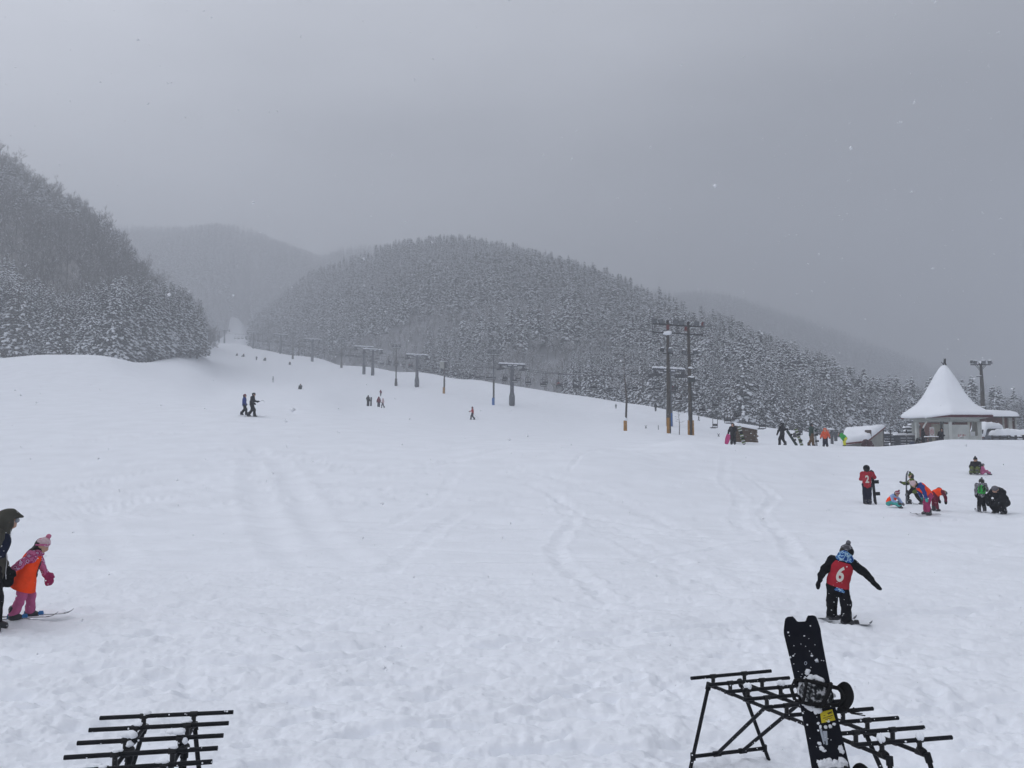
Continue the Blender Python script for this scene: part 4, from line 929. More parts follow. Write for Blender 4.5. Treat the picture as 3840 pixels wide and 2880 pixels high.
for sg, pts, L_ in CH:
    s = 14. + (2.5 if sg < 0 else 0)
    while s < L_[-1] - 20:
        p = pt_at(pts, L_, s); g = H(p.x, p.y)
        if p.z - 2.9 > g and p.y < 420 and min(abs(p.y - t[0]) for t in TW) > 1.6:
            c = proto if nch == 0 else copy_tree(proto); c.location = p; c.rotation_euler = (0, 0, HRZ + (math.pi if sg < 0 else 0)); nch += 1
            near_ = min(range(len(TW)), key=lambda k: abs(TW[k][0] - p.y)); side = 'above' if p.y > TW[near_][0] else 'below'
            tag(c, 'empty lift chair on the %s cable %s the tower %s' % ('near' if sg < 0 else 'far', side, ['beside the floodlights', 'right of the tall light pole', 'in mid line', 'of the close pair', 'of the close pair', 'above the pair', 'seventh up', 'eighth up', 'at the hazy end', 'farthest up'][near_]), 'lift chair', 'empty and ridden chairs of the chairlift')
            CHAIRS.append((sg, c, p)); 
        s += 5.4 if p.y < 260 else 10.
print('chairs', nch)
# the low chair at the loading end, in front of the hut
for (u, v, Y), lab in (((714.8, 418.2, 104), 'empty lift chair hanging low between the floodlight poles and the wooden shed'), ((799.5, 424.5, 95), 'lift chair hanging low behind the standing striped snowboard')):
    c = copy_tree(proto); p = P(u, v, Y) + Vector((0, 0, 1.15)); c.location = p; c.rotation_euler = (0, 0, HRZ + .25); tag(c, lab, 'lift chair', 'empty and ridden chairs of the chairlift'); CHAIRS.append((0, c, p))
# loading post near the hut
e = empty('loading_post', (endp.x, endp.y, H(endp.x, endp.y)), 0, 'grey and pinkish post with sign board at the lower end of the chairlift', 'post'); 
m = MB(); m.tube([(0, 0, -.5), (0, 0, 1.5)], .16, 10); m.box((0, 0, 1.15), (2.6, .2, .16)); m.build('post', [LIFTM], e)
m = MB(); m.box((-.55, -.16, 1.15), (.42, .05, .80)); m.build('sign_panel', [mat('pinkish_panel', (.42, .20, .18), .7)], e); m = MB(); m.box((.35, -.16, .75), (.35, .05, .9)); m.build('side_panel', [LIFTM], e); m = MB(); m.blob((-.2, 0, 1.62), (.5, .22, .12), 0, ICO2, .1); m.build('snow_cap', [SNOW], e, smooth=True)
# --- light poles
def floodlight(par, c, yaw, tilt, s=.5, red=False, snow=True):
    f = empty('floodlight', c); f.parent = par; f.rotation_euler = (tilt, 0, yaw)
    m = MB(); w, d = s, s * .55; m.hexa([(-w * .3, d * .5, -w * .3), (-w * .3, d * .5, w * .3), (w * .3, d * .5, w * .3), (w * .3, d * .5, -w * .3), (-w * .55, -d * .5, -w * .45), (-w * .55, -d * .5, w * .45), (w * .55, -d * .5, w * .45), (w * .55, -d * .5, -w * .45)]); m.build('housing', [REDP if red else LAMPM], f)
    m = MB(); m.box((0, -d * .5 - .01, 0), (w * 1.0, .02, w * .82)); m.build('glass', [GLASSM], f)
    m = MB(); m.tube([(-w * .6, 0, 0), (-w * .6, 0, -w * .6), (w * .6, 0, -w * .6), (w * .6, 0, 0)], .02, 5); m.build('bracket', [LIFTD], f)
    if snow: m = MB(); m.blob((0, 0, w * .5), (w * .45, d * .55, w * .16), 0, ICO2, .15); m.build('snow_cap', [SNOW], f, smooth=True)
    return f
def pole_base(u, vb, Y): x = U2A(u) * Y; return Vector((x, Y, H(x, Y)))
# twin floodlight mast
Yp = 85; b1 = pole_base(669, 434, Yp); b2 = pole_base(690.9, 434.5, Yp); t1 = P(667.6, 322.5, Yp); t2 = P(688.2, 324, Yp)
e = empty('floodlight_mast', b1, 0, 'twin wooden poles joined by crossbeams carrying a row of floodlights', 'floodlight mast'); O = -b1
for b_, t_ in ((b1, t1), (b2, t2)):
    m = MB(); m.tube([b_ + O - Vector((0, 0, 1)), b_ + O + (t_ - b_) * .5, t_ + O], [.235, .19, .135], 14); smooth_ang(m.build('pole', [POLE], e), 40)
    m = MB(); m.tube([t_ + O, t_ + O + Vector((0, 0, .22))], .15, 10); m.build('pole_cap', [LIFTD], e)
PX = lambda x, y, dy=0: P((2300 + x / 3.13) / 3.75, (1150 + y / 3.13) / 3.75, Yp + dy) + O
m = MB(); a, b = PX(460, 200, -.22), PX(1060, 240, -.22); m.box(((a + b) / 2), ((b - a).length, .10, .14), rot=Matrix.Rotation(-math.asin((b - a).normalized().z), 3, 'Y')); m.build('crossbeam', [LIFTD], e)
m = MB(); a, b = PX(458, 296, -.22), PX(1055, 335, -.22); m.box(((a + b) / 2), ((b - a).length, .10, .13), rot=Matrix.Rotation(-math.asin((b - a).normalized().z), 3, 'Y')); m.build('crossbeam', [LIFTD], e)
for xs in ((460, 205, 296), (480, 207, 297), (748, 222, 316), (770, 224, 318), (1030, 240, 332), (1053, 242, 335)):
    m = MB(); m.tube([PX(xs[0], xs[1], -.22), PX(xs[0], xs[2], -.22)], .028, 5); m.build('upright', [LIFTD], e)
for x0, y0, x1, y1 in ((585, 308, 635, 375), (948, 338, 903, 415), (703, 548, 668, 632), (940, 575, 908, 655)): m = MB(); m.tube([PX(x0, y0, -.2), PX(x1, y1, -.1)], .028, 5); m.build('brace', [LIFTD], e)
for x, y, yaw, tl, red, s in ((478, 165, .2, .15, 0, .50), (562, 168, -.7, .5, 0, .52), (728, 176, .15, .2, 0, .54), (808, 186, -.6, .45, 0, .56), (975, 196, .2, .2, 0, .50), (1052, 206, 1.0, .1, 1, .52)):
    floodlight(e, PX(x, y, -.3), yaw, tl, s, bool(red), snow=False)
for x, y, x1 in ((585, 545, 703), (828, 560, 948)): m = MB(); a, b = PX(x, y, -.25), PX(x1, y + 10, -.25); m.box((a + b) / 2, ((b - a).length, .12, .10)); m.build('lower_arm', [LIFTD], e)
for x, y, yaw in ((570, 505, .9), (672, 508, -.6), (825, 530, .6), (965, 532, -.9)): floodlight(e, PX(x, y, -.3), yaw, .3, .46)
m = MB(); m.box(PX(915, 858, -.3), (.72, .5, .55)); m.build('transformer_box', [LAMPM], e); m = MB(); m.blob(PX(915, 826, -.3), (.42, .3, .13), 0, ICO2, .1); m.build('snow_cap', [SNOW], e, smooth=True)
m = MB(); m.box(PX(640, 240, -.2), (.30, .2, .50)); m.box(PX(850, 260, -.25), (.26, .2, .42)); m.build('junction_box', [REDP], e)
m = MB(); m.blob(PX(625, 310, -.2), (.50, .2, .20), 0, ICO2, .25); m.blob(PX(655, 300, -.2), (.3, .2, .16), 0, ICO2, .25); m.blob(PX(905, 716, -.2), (.28, .2, .10), 0, ICO2, .25); m.build('snow_cap', [SNOW], e, smooth=True)
m = MB(); m.tube([PX(915, 880, -.28), PX(925, 1380, -.3)], .035, 6); m.build('conduit', [LAMPM], e)
for xx in (643, ): m = MB(); m.box(PX(xx, 1418, -.28), (.30, .10, 2.05)); m.build('padding', [PADY], e)
for xx in (884, 936): m = MB(); m.box(PX(xx, 1432, -.26), (.16, .30, 1.75), taper=.9); m.build('padding', [PADY], e)
def light_pole(u, vt, vb, Y, label, kind=1, pad=None, r=.17, steel=False):
    b = pole_base(u, vb, Y); hh = P(u, vt, Y).z - b.z; e = empty('light_pole', b, .15, label, 'light pole', 'light poles along the slope')
    m = MB(); m.tube([(0, 0, -1), (0, 0, hh * .45)], [r * 1.15, r], 10); m.build('lower_pole', [POLE], e); m = MB(); m.tube([(0, 0, hh * .45), (0, 0, hh)], [r * .8, r * .55], 10); m.build('upper_pole', [LIFTM if steel else POLE], e)
    if kind == 1:
        for z in (hh - .15, hh - 1.25): m = MB(); m.box((0, -.12, z), (2.5 if z > hh - 1 else 2.0, .14, .14)); m.box((0, -.12, z + .1), (2.5 if z > hh - 1 else 2.0, .12, .06), m=1); m.build('crossbeam', [LIFTD, SNOW], e)
        for x in (-.85, 0, .85): floodlight(e, (x, -.25, hh - .68), .3 * x, .35, .55, snow=False)
        for x in (-1, 1): m = MB(); m.tube([(x * .9, -.12, hh - 1.3), (0, -.1, hh - 2.2)], .035, 5); m.build('brace', [LIFTD], e)
    if kind == 2:
        m = MB(); m.box((-.55, 0, hh - .9), (.95, .3, 1.5)); m.build('switch_cabinet', [mat('pale_cabinet', (.32, .33, .30), .6, .2, 3., speck=.2, speck_scale=8.)], e); m = MB(); m.box((.25, -.1, hh - .9), (.55, .1, 1.5)); m.build('frame', [LIFTD], e); m = MB(); m.box((-.2, 0, hh - .10), (1.7, .4, .1)); m.build('snow_cap', [SNOW], e)
    if pad: m = MB(); m.box((-.12, -.22, .65), (.50, .16, 1.5)); m.build('padding', [pad], e)
    elif kind: m = MB(); m.tube([(0, 0, 0), (0, 0, 1.9)], [.40, .30], 10); m.build('padding', [POLE], e)
    return e
light_pole(493.6, 349, 406.3, 159, 'tall light pole with a blue box at its foot beside a lift tower', 1, PADB, .18, True)
light_pole(395.5, 343.5, 386.8, 206, 'thin tall light pole between the close tower pair and the third lift tower', 1, None, .17)
light_pole(444, 361, 395.3, 182, 'shorter pole carrying a pale cabinet frame in the middle of the lift line', 2, PADY, .20)
light_pole(340.4, 339, 374.2, 262, 'light pole standing left of the close pair of lift towers', 1, None, .17)
light_pole(291.3, 332, 360.9, 300, 'faint light pole far up the slope beside a slimmer plain post', 1, None, .18)
for u, vt, vb, Y, l in ((297.3, 341, 356.9, 322, 'slim plain post far up the slope beside the faint light pole'), (267.6, 343, 352, 372, 'short post low in the haze near the upper lift towers')):
    b = pole_base(u, vb, Y); m = MB(); m.tube([(0, 0, -1), (0, 0, P(u, vt, Y).z - b.z)], [.22, .14], 8); o = m.build('wooden_post', [POLE], None, loc=b); tag(o, l, 'post')
# pole behind the pavilion
Yq = 104; b = pole_base(983.3, 441, Yq); t_ = P(981.0, 364, Yq); e = empty('light_pole', b, 0, 'wooden light pole with crossarm rising behind the pavilion', 'light pole', 'light poles along the slope'); O = -b
PZ = lambda x, y, dy=0: P((3300 + x / 3.95) / 3.75, (1300 + y / 3.95) / 3.75, Yq + dy) + O
m = MB(); m.tube([(0, 0, -1), PZ(1515, 640), PZ(1492, 240)], [.30, .24, .15], 12); smooth_ang(m.build('pole', [POLE], e), 40); m = MB(); m.box(PZ(1490, 246), (.34, .3, .26)); m.build('pole_cap', [LIFTD], e)
m = MB(); m.box(PZ(1490, 268, -.2), (2.55, .14, .12)); m.build('crossarm', [LIFTD], e)
for x0, y0, x1, y1 in ((1410, 272, 1480, 355), (1435, 272, 1484, 335), (1575, 272, 1500, 355), (1550, 272, 1498, 335)): m = MB(); m.tube([PZ(x0, y0, -.18), PZ(x1, y1, -.15)], .035, 5); m.build('brace', [LIFTD], e)
for x, y, yaw in ((1352, 225, .9), (1405, 230, .3), (1530, 228, -.2), (1632, 228, -1.0)): floodlight(e, PZ(x, y, -.3), yaw, .25, .46)
m = MB(); m.box(PZ(1470, 440, -.2), (.62, .25, .10)); m.build('bracket_shelf', [LAMPM], e); m = MB(); m.blob(PZ(1462, 430, -.2), (.34, .15, .07), 0, ICO2, .15); m.build('snow_cap', [SNOW], e, smooth=True); m = MB(); m.box(PZ(1520, 920, -.4), (.66, .5, .5)); m.build('transformer_box', [LAMPM], e); m = MB(); m.blob(PZ(1520, 893, -.4), (.38, .3, .12), 0, ICO2, .1); m.build('snow_cap', [SNOW], e, smooth=True)
# young trees with wrapped foot beside the mast
def twig_tree(u, vb, vt, Y, label, wrap=False, seed=1, spread=.5, depth=3):
    b = pole_base(u, vb, Y); hh = P(u, vt, Y).z - b.z; e = empty('bare_tree', b, 0, label, 'bare tree')
    g = random.Random(seed); m = MB(); m.tube([(0, 0, -.4), (.02 * hh, 0, hh * .4), (-.01 * hh, .02, hh * .75), (0, 0, hh)], [.013 * hh + .02, .011 * hh + .01, .006 * hh, .008], 7); m.build('trunk', [TWIG if 'TWIG' in globals() else POLE], e, smooth=True)
    m = MB()
    def br(p, d, ln, r, lv):
        q = p + d * ln; m.tube([p, p.lerp(q, .5) + Vector((g.uniform(-1, 1), g.uniform(-1, 1), g.uniform(-.5, .5))) * ln * .07, q], [r, r * .8, r * .5], 4, 0, caps=False)
        if g.random() < .5: m.tube([p + Vector((0, 0, r)), q + Vector((0, 0, r * .6))], [r * .6 + .006] * 2, 3, 1, caps=False)
        if lv < depth:
            for i in range(g.randint(3, 5)): f = g.uniform(.3, 1); br(p.lerp(q, f), (d + Vector((g.uniform(-1, 1), g.uniform(-1, 1), g.uniform(-.3, .7))) * .75).normalized(), ln * g.uniform(.4, .65), max(r * .6, .008), lv + 1)
    for i in range(int(14 * spread / .5)): zz = hh * (g.uniform(.42, .98) if wrap else g.uniform(.35, .9)); a = g.uniform(0, 6.28); br(Vector((0, 0, zz)), Vector((math.cos(a), math.sin(a), g.uniform(.1, .8))).normalized(), hh * .20 * (1.35 - zz / hh), .02 if wrap else .012, 0 if wrap else 1)
    m.build('crown', [TWIG_, TSNOW_], e)
    if wrap:
        m = MB(); m.tube([(0, 0, -.2), (0, 0, 1.15)], [.20, .19], 12); m.build('wrapping', [PADY], e); m = MB(); m.blob((0, 0, 1.25), (.22, .22, .26), 0, ICO2, .1); m.build('snow_cap', [SNOW], e, smooth=True)
    return e
TWIG_ = mat('twig_bark', (.05, .045, .04), .9, .3, .6, spec=.1); TSNOW_ = SNOW
twig_tree(625.4, 429, 350, 88, 'bare young tree with an orange wrapped foot left of the floodlight mast', True, 3, .8)
twig_tree(679.2, 434, 409, 83, 'thin leafless sapling between the two floodlight poles', False, 8, .3, 2)
def stake(u, vb, hpx, Y, label, cross=False):
    b = pole_base(u, vb, Y); hh = hpx * Y / FPX; m = MB()
    if cross: m.tube([(-hh * .35, 0, 0), (hh * .35, 0, hh)], .03, 5); m.tube([(hh * .35, .03, 0), (-hh * .35, .03, hh)], .03, 5); m.tube([(0, 0, -.3), (0, 0, hh * .6)], .025, 5)
    else: m.tube([(0, 0, -.3), (0, 0, hh)], .04, 6)
    tag(m.build('marker_stake', [LIFTD], None, loc=b), label, 'stake', 'marker stakes in the snow')
stake(646, 427, 2.9, 100, 'small crossed marker stakes left of the grey lift tower', True); stake(658.4, 428, 4.0, 100, 'thin upright marker stake just left of the blue padding'); stake(718.6, 431.5, 2.9, 92, 'small crossed marker stakes below the low hanging lift chair', True)
# --- wooden shed
PLK = mat('brown_shed_planks', (.085, .058, .038), .85, .35, 4., speck=.15, speck_scale=7., bump=.3, bscale=10.)
Ys = 64.5
def S7(x, y, dy=0): return P((2600 + x / 2.989) / 3.75, (1500 + y / 2.989) / 3.75, Ys + dy)
e = empty('wooden_shed', S7(600, 465), 0, 'small brown plank shed sunk in the snow with a snow-covered top', 'shed'); O = -Vector(e.location)
tl, tr, br_, bl = S7(470, 285), S7(720, 335, .4), S7(722, 478, .4), S7(478, 470); n = 7; dp = Vector((.25, 2.1, 0))
for k in range(n):
    f0, f1 = k / n + .008, (k + 1) / n - .008; q = [tl.lerp(bl, f1), tr.lerp(br_, f1), tr.lerp(br_, f0), tl.lerp(bl, f0)]; th = Vector((.01 * (k % 2), .05 + .02 * (k % 2), 0)); sh = Vector((random.uniform(-.06, .06), 0, 0))
    m = MB(); m.hexa([q[0] + O + sh, q[1] + O + sh, q[1] + O + th + sh, q[0] + O + th + sh, q[3] + O + sh, q[2] + O + sh, q[2] + O + th + sh, q[3] + O + th + sh]); m.build('plank', [PLK], e)
    for a, b in ((bl, tl), (br_, tr)):
        p0, p1 = a.lerp(b, 1 - f1), a.lerp(b, 1 - f0); w = Vector((.05, 0, 0)) if a is br_ else Vector((.05, 0, 0)); m = MB(); m.hexa([p0 + O + Vector((-.05, .12, 0)), p0 + O + Vector((0, .12, 0)), p0 + O + dp + Vector((0, 0, 0)), p0 + O + dp + Vector((-.05, 0, 0)), p1 + O + Vector((-.05, .12, 0)), p1 + O + Vector((0, .12, 0)), p1 + O + dp, p1 + O + dp + Vector((-.05, 0, 0))]); m.build('plank', [PLK], e)
def snow_slab(name, quad, th, par, O, nx=16, ny=10, seed=0, over=.0, rough=.3):
    """rounded, uneven sheet of snow lying on a quad (corners a b c d)"""
    a, b, c, d = [Vector(q) for q in quad]; up = (b - a).cross(d - a).normalized(); up = up if up.z > 0 else -up; V = []
    for i in range(nx + 1):
        for j in range(ny + 1):
            s, t = i / nx, j / ny; p = a.lerp(b, s).lerp(d.lerp(c, s), t); ed = min(s, 1 - s) * 2 * 4, min(t, 1 - t) * 2 * 4; r_ = math.sqrt(max(0, 1 - max(0, 1 - min(ed)) ** 2)) if min(ed) < 1 else 1
            nn = float(fbm(np.array([s * 4 + seed]), np.array([t * 3 + seed * 2]), 3, seed)[0]); V.append(p + up * (th * (r_ * (1 + rough * 2 * nn)) + .01) + O)
    n0 = len(V); F = [(i * (ny + 1) + j, (i + 1) * (ny + 1) + j, (i + 1) * (ny + 1) + j + 1, i * (ny + 1) + j + 1) for i in range(nx) for j in range(ny)]
    for q in (a, b, c, d): V.append(q + O - up * .0)
    F.append((n0 + 3, n0 + 2, n0 + 1, n0)); R_ = [i * (ny + 1) for i in range(nx + 1)]; F += [(n0, n0 + 1, *R_[::-1])]; R_ = [i * (ny + 1) + ny for i in range(nx + 1)]; F += [(n0 + 2, n0 + 3, *R_)]; R_ = list(range(ny + 1)); F += [(n0 + 3, n0, *R_)]; R_ = [nx * (ny + 1) + j for j in range(ny + 1)]; F += [(n0 + 1, n0 + 2, *R_[::-1])]
    m = MB(); m.add(V, F); o = m.build(name, [SNOW], par); return smooth_ang(o, 60)
snow_slab('snow_cap', [tl + Vector((-.1, -.1, 0)), tr + Vector((.05, -.1, 0)), tr + dp, tl + dp], .22, e, O, seed=2)
m = MB(); m.box(((bl + br_) / 2 + dp * .5 + Vector((0, .1, .6)) + O), (1.2, 1.6, 1.2)); m.build('inner_wall', [PLK], e)
# --- snow covered lean-to hut
def S8(x, y, Y): return P((3100 + x / 9.617) / 3.75, (1580 + y / 9.617) / 3.75, Y)
WALLG = mat('grey_plaster_wall', (.30, .30, .28), .85, .15, 1.5, speck=.08, speck_scale=6.); EAVE = mat('rust_red_eave', (.13, .035, .03), .7, .3, 3., speck=.2, speck_scale=9.)
FL, FR, BR, BL_ = S8(650, 800, 61.2), S8(1500, 690, 62.2), S8(2125, 190, 66.0), S8(900, 262, 66.4)
e = empty('snow_covered_hut', S8(1500, 940, 63), 0, 'low hut with a thick snow-covered sloping roof and rust-red eaves', 'hut'); O = -Vector(e.location); dz = Vector((0, 0, -1.6))
th = Vector((0, 0, -.11))
m = MB(); m.hexa([FL + O + th, FR + O + th, BR + O + th, BL_ + O + th, FL + O, FR + O, BR + O, BL_ + O]); m.build('roof', [EAVE], e)
up_ = (FR - FL).cross(BL_ - FL).normalized(); snow_slab('roof_snow', [FL + Vector((-.35, -.05, .0)), FR + Vector((-.05, -.02, .0)), BR + Vector((-.02, 0, 0)), BL_ + Vector((-.6, 0, -.15))], .34, e, O, 30, 20, 4, rough=.22)
FRi, BRi, FLi, BLi = FR + Vector((-.12, .18, -.14)), BR + Vector((-.35, -.25, -.16)), FL + Vector((.2, .3, -.14)), BL_ + Vector((.2, -.2, -.16)); dn = Vector((0, 0, -2.6)); w_ = Vector((-.12, 0, 0))
m = MB(); m.add([Vector((FRi.x, FRi.y, .8)) + O, Vector((BRi.x, BRi.y, .8)) + O, BRi + O, FRi + O, Vector((FRi.x - .12, FRi.y, .8)) + O, Vector((BRi.x - .12, BRi.y, .8)) + O, BRi + w_ + O, FRi + w_ + O], [(0, 1, 2, 3), (7, 6, 5, 4), (0, 3, 7, 4), (1, 5, 6, 2), (3, 2, 6, 7), (0, 4, 5, 1)]); m.build('side_wall', [WALLG], e)
m = MB(); m.add([Vector((FLi.x, FLi.y, .8)) + O, Vector((FRi.x, FRi.y, .8)) + O, FRi + O, FLi + O, Vector((FLi.x, FLi.y + .12, .8)) + O, Vector((FRi.x, FRi.y + .12, .8)) + O, FRi + Vector((0, .12, 0)) + O, FLi + Vector((0, .12, 0)) + O], [(0, 1, 2, 3), (7, 6, 5, 4), (0, 3, 7, 4), (1, 5, 6, 2), (3, 2, 6, 7), (0, 4, 5, 1)]); m.build('front_wall', [WALLG], e)
m = MB(); m.add([Vector((BLi.x, BLi.y, .8)) + O, Vector((BRi.x, BRi.y, .8)) + O, BRi + O, BLi + O, Vector((BLi.x, BLi.y + .1, .8)) + O, Vector((BRi.x, BRi.y + .1, .8)) + O, BRi + Vector((0, .1, 0)) + O, BLi + Vector((0, .1, 0)) + O], [(0, 1, 2, 3), (7, 6, 5, 4), (0, 3, 7, 4), (1, 5, 6, 2), (3, 2, 6, 7), (0, 4, 5, 1)]); m.build('back_wall', [WALLG], e)
m = MB(); c = S8(1600, 500, 62.6) + O + Vector((0, .5, .1)); m.box(c, (.36, .36, .62)); m.build('chimney', [mat('brown_metal', (.09, .07, .06), .6)], e)
m = MB(); m.tube([S8(1480, 700, 62.2) + O, S8(1560, 860, 62.2) + O], .04, 6); m.build('downpipe', [LIFTD], e)
# dark folded gear standing against the hut
m = MB(); g = random.Random(9)
for x, y, s in ((1360, 860, .26), (1430, 820, .32), (1500, 870, .30), (1570, 880, .26), (1450, 900, .30), (1540, 800, .22)): m.blob(S8(x, y, 61.2) - S8(1450, 930, 61.2), (s, s * .8, s * 1.05), 0, ICO2, .2)
o = m.build('gear_pile', [mat('dark_maroon_gear', (.05, .02, .025), .8, .5, 3., speck=.2, speck_scale=8.)], None, smooth=True, loc=S8(1450, 930, 61.2)); tag(o, 'dark heap of bags and gear leaning on the front of the hut', 'gear')
# low grey board fence left of the hut
m = MB(); a, b = S8(-520, 905, 62.2), S8(500, 900, 62.0); e = empty('board_fence', (a + b) / 2, 0, 'low grey board fence in the snow left of the hut', 'fence'); O = -Vector(e.location)
for k in range(3): m = MB(); m.hexa([a + O + Vector((0, 0, -.5 + .17 * k)), b + O + Vector((0, 0, -.5 + .17 * k)), b + O + Vector((0, .05, -.5 + .17 * k)), a + O + Vector((0, .05, -.5 + .17 * k)), a + O + Vector((0, 0, -.35 + .17 * k)), b + O + Vector((0, 0, -.35 + .17 * k)), b + O + Vector((0, .05, -.35 + .17 * k)), a + O + Vector((0, .05, -.35 + .17 * k))]); m.build('board', [mat('grey_board_wood', (.14, .145, .16), .8)], e)
# ================================================================ pointed pavilion and what stands around it
WHITEP = mat('white_painted_wood', (.50, .52, .50), .7, .14, 1.5, speck=.06, speck_scale=7.); CREAM = mat('cream_panel', (.46, .45, .38), .75, .15, 1.5); FASC = mat('dark_maroon_fascia', (.075, .012, .02), .6, .2, 3., speck=.15, speck_scale=9.)
ORB = mat('orange_brown_panel', (.28, .10, .035), .75, .2, 3.); SOFF = mat('soffit_grey_white', (.42, .44, .42), .8, .12, 1.); INTR = mat('dark_interior', (.04, .042, .045), .8, .3, 1.5)
YC = 68.0; cx = U2A(946) * YC; gzp = 1.45
pav = empty('pavilion', (cx, YC, gzp), 0, 'white hexagonal pavilion with a tall pointed snow-covered roof', 'pavilion')
A0 = R(-21.3)
def hexpt(r, k, z): a = -math.pi / 2 + A0 + k * math.pi / 3; return Vector((r * math.cos(a), r * math.sin(a), z))
ez = 4.28 - gzp; REAVE = 3.72
# roof snow: bell profile, six-sided at the eave, round at the top
prof = [(3.60, .01), (3.70, .04), (3.74, .14), (3.52, .33), (3.20, .50), (2.80, .72), (2.36, 1.02), (1.92, 1.50), (1.58, 1.98), (1.30, 2.48), (1.00, 2.98), (.72, 3.46), (.45, 3.90), (.28, 4.14), (.16, 4.25), (.05, 4.30)]
V = []; n = 96
for i, (r, z) in enumerate(prof):
    hx = min(1, max(0, (r - .5) / 3.0)) 
    for j in range(n):
        a = 2 * math.pi * j / n; q = (a + math.pi / 2 - A0) % (math.pi / 3) - math.pi / 6; hexr = math.cos(math.pi / 6) / math.cos(q); hexr = 1 + (hexr - 1) * hx * .92
        w = float(fbm(np.array([math.cos(a) * 2.2 + z]), np.array([math.sin(a) * 2.2 + z * .7]), 3, 4)[0]); rr = r * hexr * (1 + .018 * w)
        lf = .20 * max(0, -math.cos(a - .35)) ** 4 if r > 3.3 else 0
        V.append((rr * math.cos(a) * (1 + lf * .45), rr * math.sin(a), ez + z + .05 * w - lf * (1.3 if r > 3.5 else .3)))
F = [(i * n + j, i * n + (j + 1) % n, (i + 1) * n + (j + 1) % n, (i + 1) * n + j) for i in range(len(prof) - 1) for j in range(n)] + [tuple(range(n))[::-1], tuple((len(prof) - 1) * n + j for j in range(n))]
m = MB(); m.add(V, F); smooth_ang(m.build('roof_snow', [SNOW], pav), 70)
for k in range(6):
    a, b = hexpt(REAVE, k, ez - .20), hexpt(REAVE, k + 1, ez - .20); ai, bi = hexpt(REAVE - .07, k, ez - .20), hexpt(REAVE - .07, k + 1, ez - .20); up = Vector((0, 0, .20))
    m = MB(); m.hexa([a, b, bi, ai, a + up, b + up, bi + up, ai + up]); m.build('fascia', [FASC], pav)
    m = MB(); c = Vector((0, 0, ez - .02)); a2, b2 = hexpt(REAVE - .08, k, ez - .16), hexpt(REAVE - .08, k + 1, ez - .16); i1, i2 = hexpt(2.6, k, ez - .34), hexpt(2.6, k + 1, ez - .30); m.hexa([i1, i2, b2 + Vector((0, 0, -.0)), a2, i1 + up * .5, i2 + up * .5, b2 + up * .5, a2 + up * .5]); m.build('soffit', [SOFF], pav)
    m = MB(); b1_, b2_ = hexpt(2.68, k, ez - .52), hexpt(2.68, k + 1, ez - .52); c1, c2 = hexpt(2.54, k, ez - .52), hexpt(2.54, k + 1, ez - .52); m.hexa([b1_, b2_, c2, c1, b1_ + up * 1.1, b2_ + up * 1.1, c2 + up * 1.1, c1 + up * 1.1]); m.build('beam', [SOFF], pav)
    p = hexpt(2.66, k, 0); m = MB(); m.box((p.x, p.y, (ez - .55) / 2 - .3), (.24, .24, ez + .1), rz=A0 + k * math.pi / 3); m.build('post', [WHITEP], pav)
def wall(k, f0, f1, z0, z1, r, mt, name, th=.06, r2=None):
    a, b = hexpt(r, k, z0), hexpt(r if r2 is None else r2, k + 1, z0); p, q = a.lerp(b, f0), a.lerp(b, f1); d = (q - p).normalized(); nn = Vector((-d.y, d.x, 0)) * th; u_ = Vector((0, 0, z1 - z0))
    m = MB(); m.hexa([p, q, q + nn, p + nn, p + u_, q + u_, q + nn + u_, p + nn + u_]); return m.build(name, [mt], pav)
# facet 0: near corner to right corner (faces the camera, right half); facet 5: left half
wall(0, .04, .66, -.4, ez - .78, 2.62, WHITEP, 'wall_panel'); wall(0, .67, .97, -.4, 1.15, 2.62, WHITEP, 'counter_panel'); wall(0, .64, .70, 1.15, ez - .55, 2.58, CREAM, 'inner_post', .1)
wall(5, .80, .985, -.4, ez - .72, 2.58, WHITEP, 'wall_panel'); wall(4, .72, .97, -.3, ez - .45, 2.66, ORB, 'orange_panel')
wall(5, .14, .62, -.3, ez - .70, 1.55, CREAM, 'inner_wall'); wall(5, .66, .78, -.3, ez - .70, 1.50, CREAM, 'inner_wall'); wall(1, .02, .98, -.3, ez - .5, 2.55, CREAM, 'back_wall'); wall(2, .02, .98, -.3, 1.1, 2.55, CREAM, 'back_wall'); wall(3, .02, .5, -.3, 1.2, 2.55, WALLG, 'back_wall')
wall(5, .62, .66, -.3, ez - .5, 1.75, mat('grey_post', (.16, .165, .16), .8), 'inner_post', .12); wall(5, .78, .81, -.3, ez - .5, 2.3, mat('grey_post', (.16, .165, .16), .8), 'inner_post', .12)
def PV(x, y, Y): return P((3300 + x / 3.95) / 3.75, (1300 + y / 3.95) / 3.75, Y) - Vector(pav.location)
a, b = PV(690, 1110, 66.3), PV(640, 1200, 65.6); m = MB(); m.tube([a, b], .07, 6); m.build('brace', [WHITEP], pav)
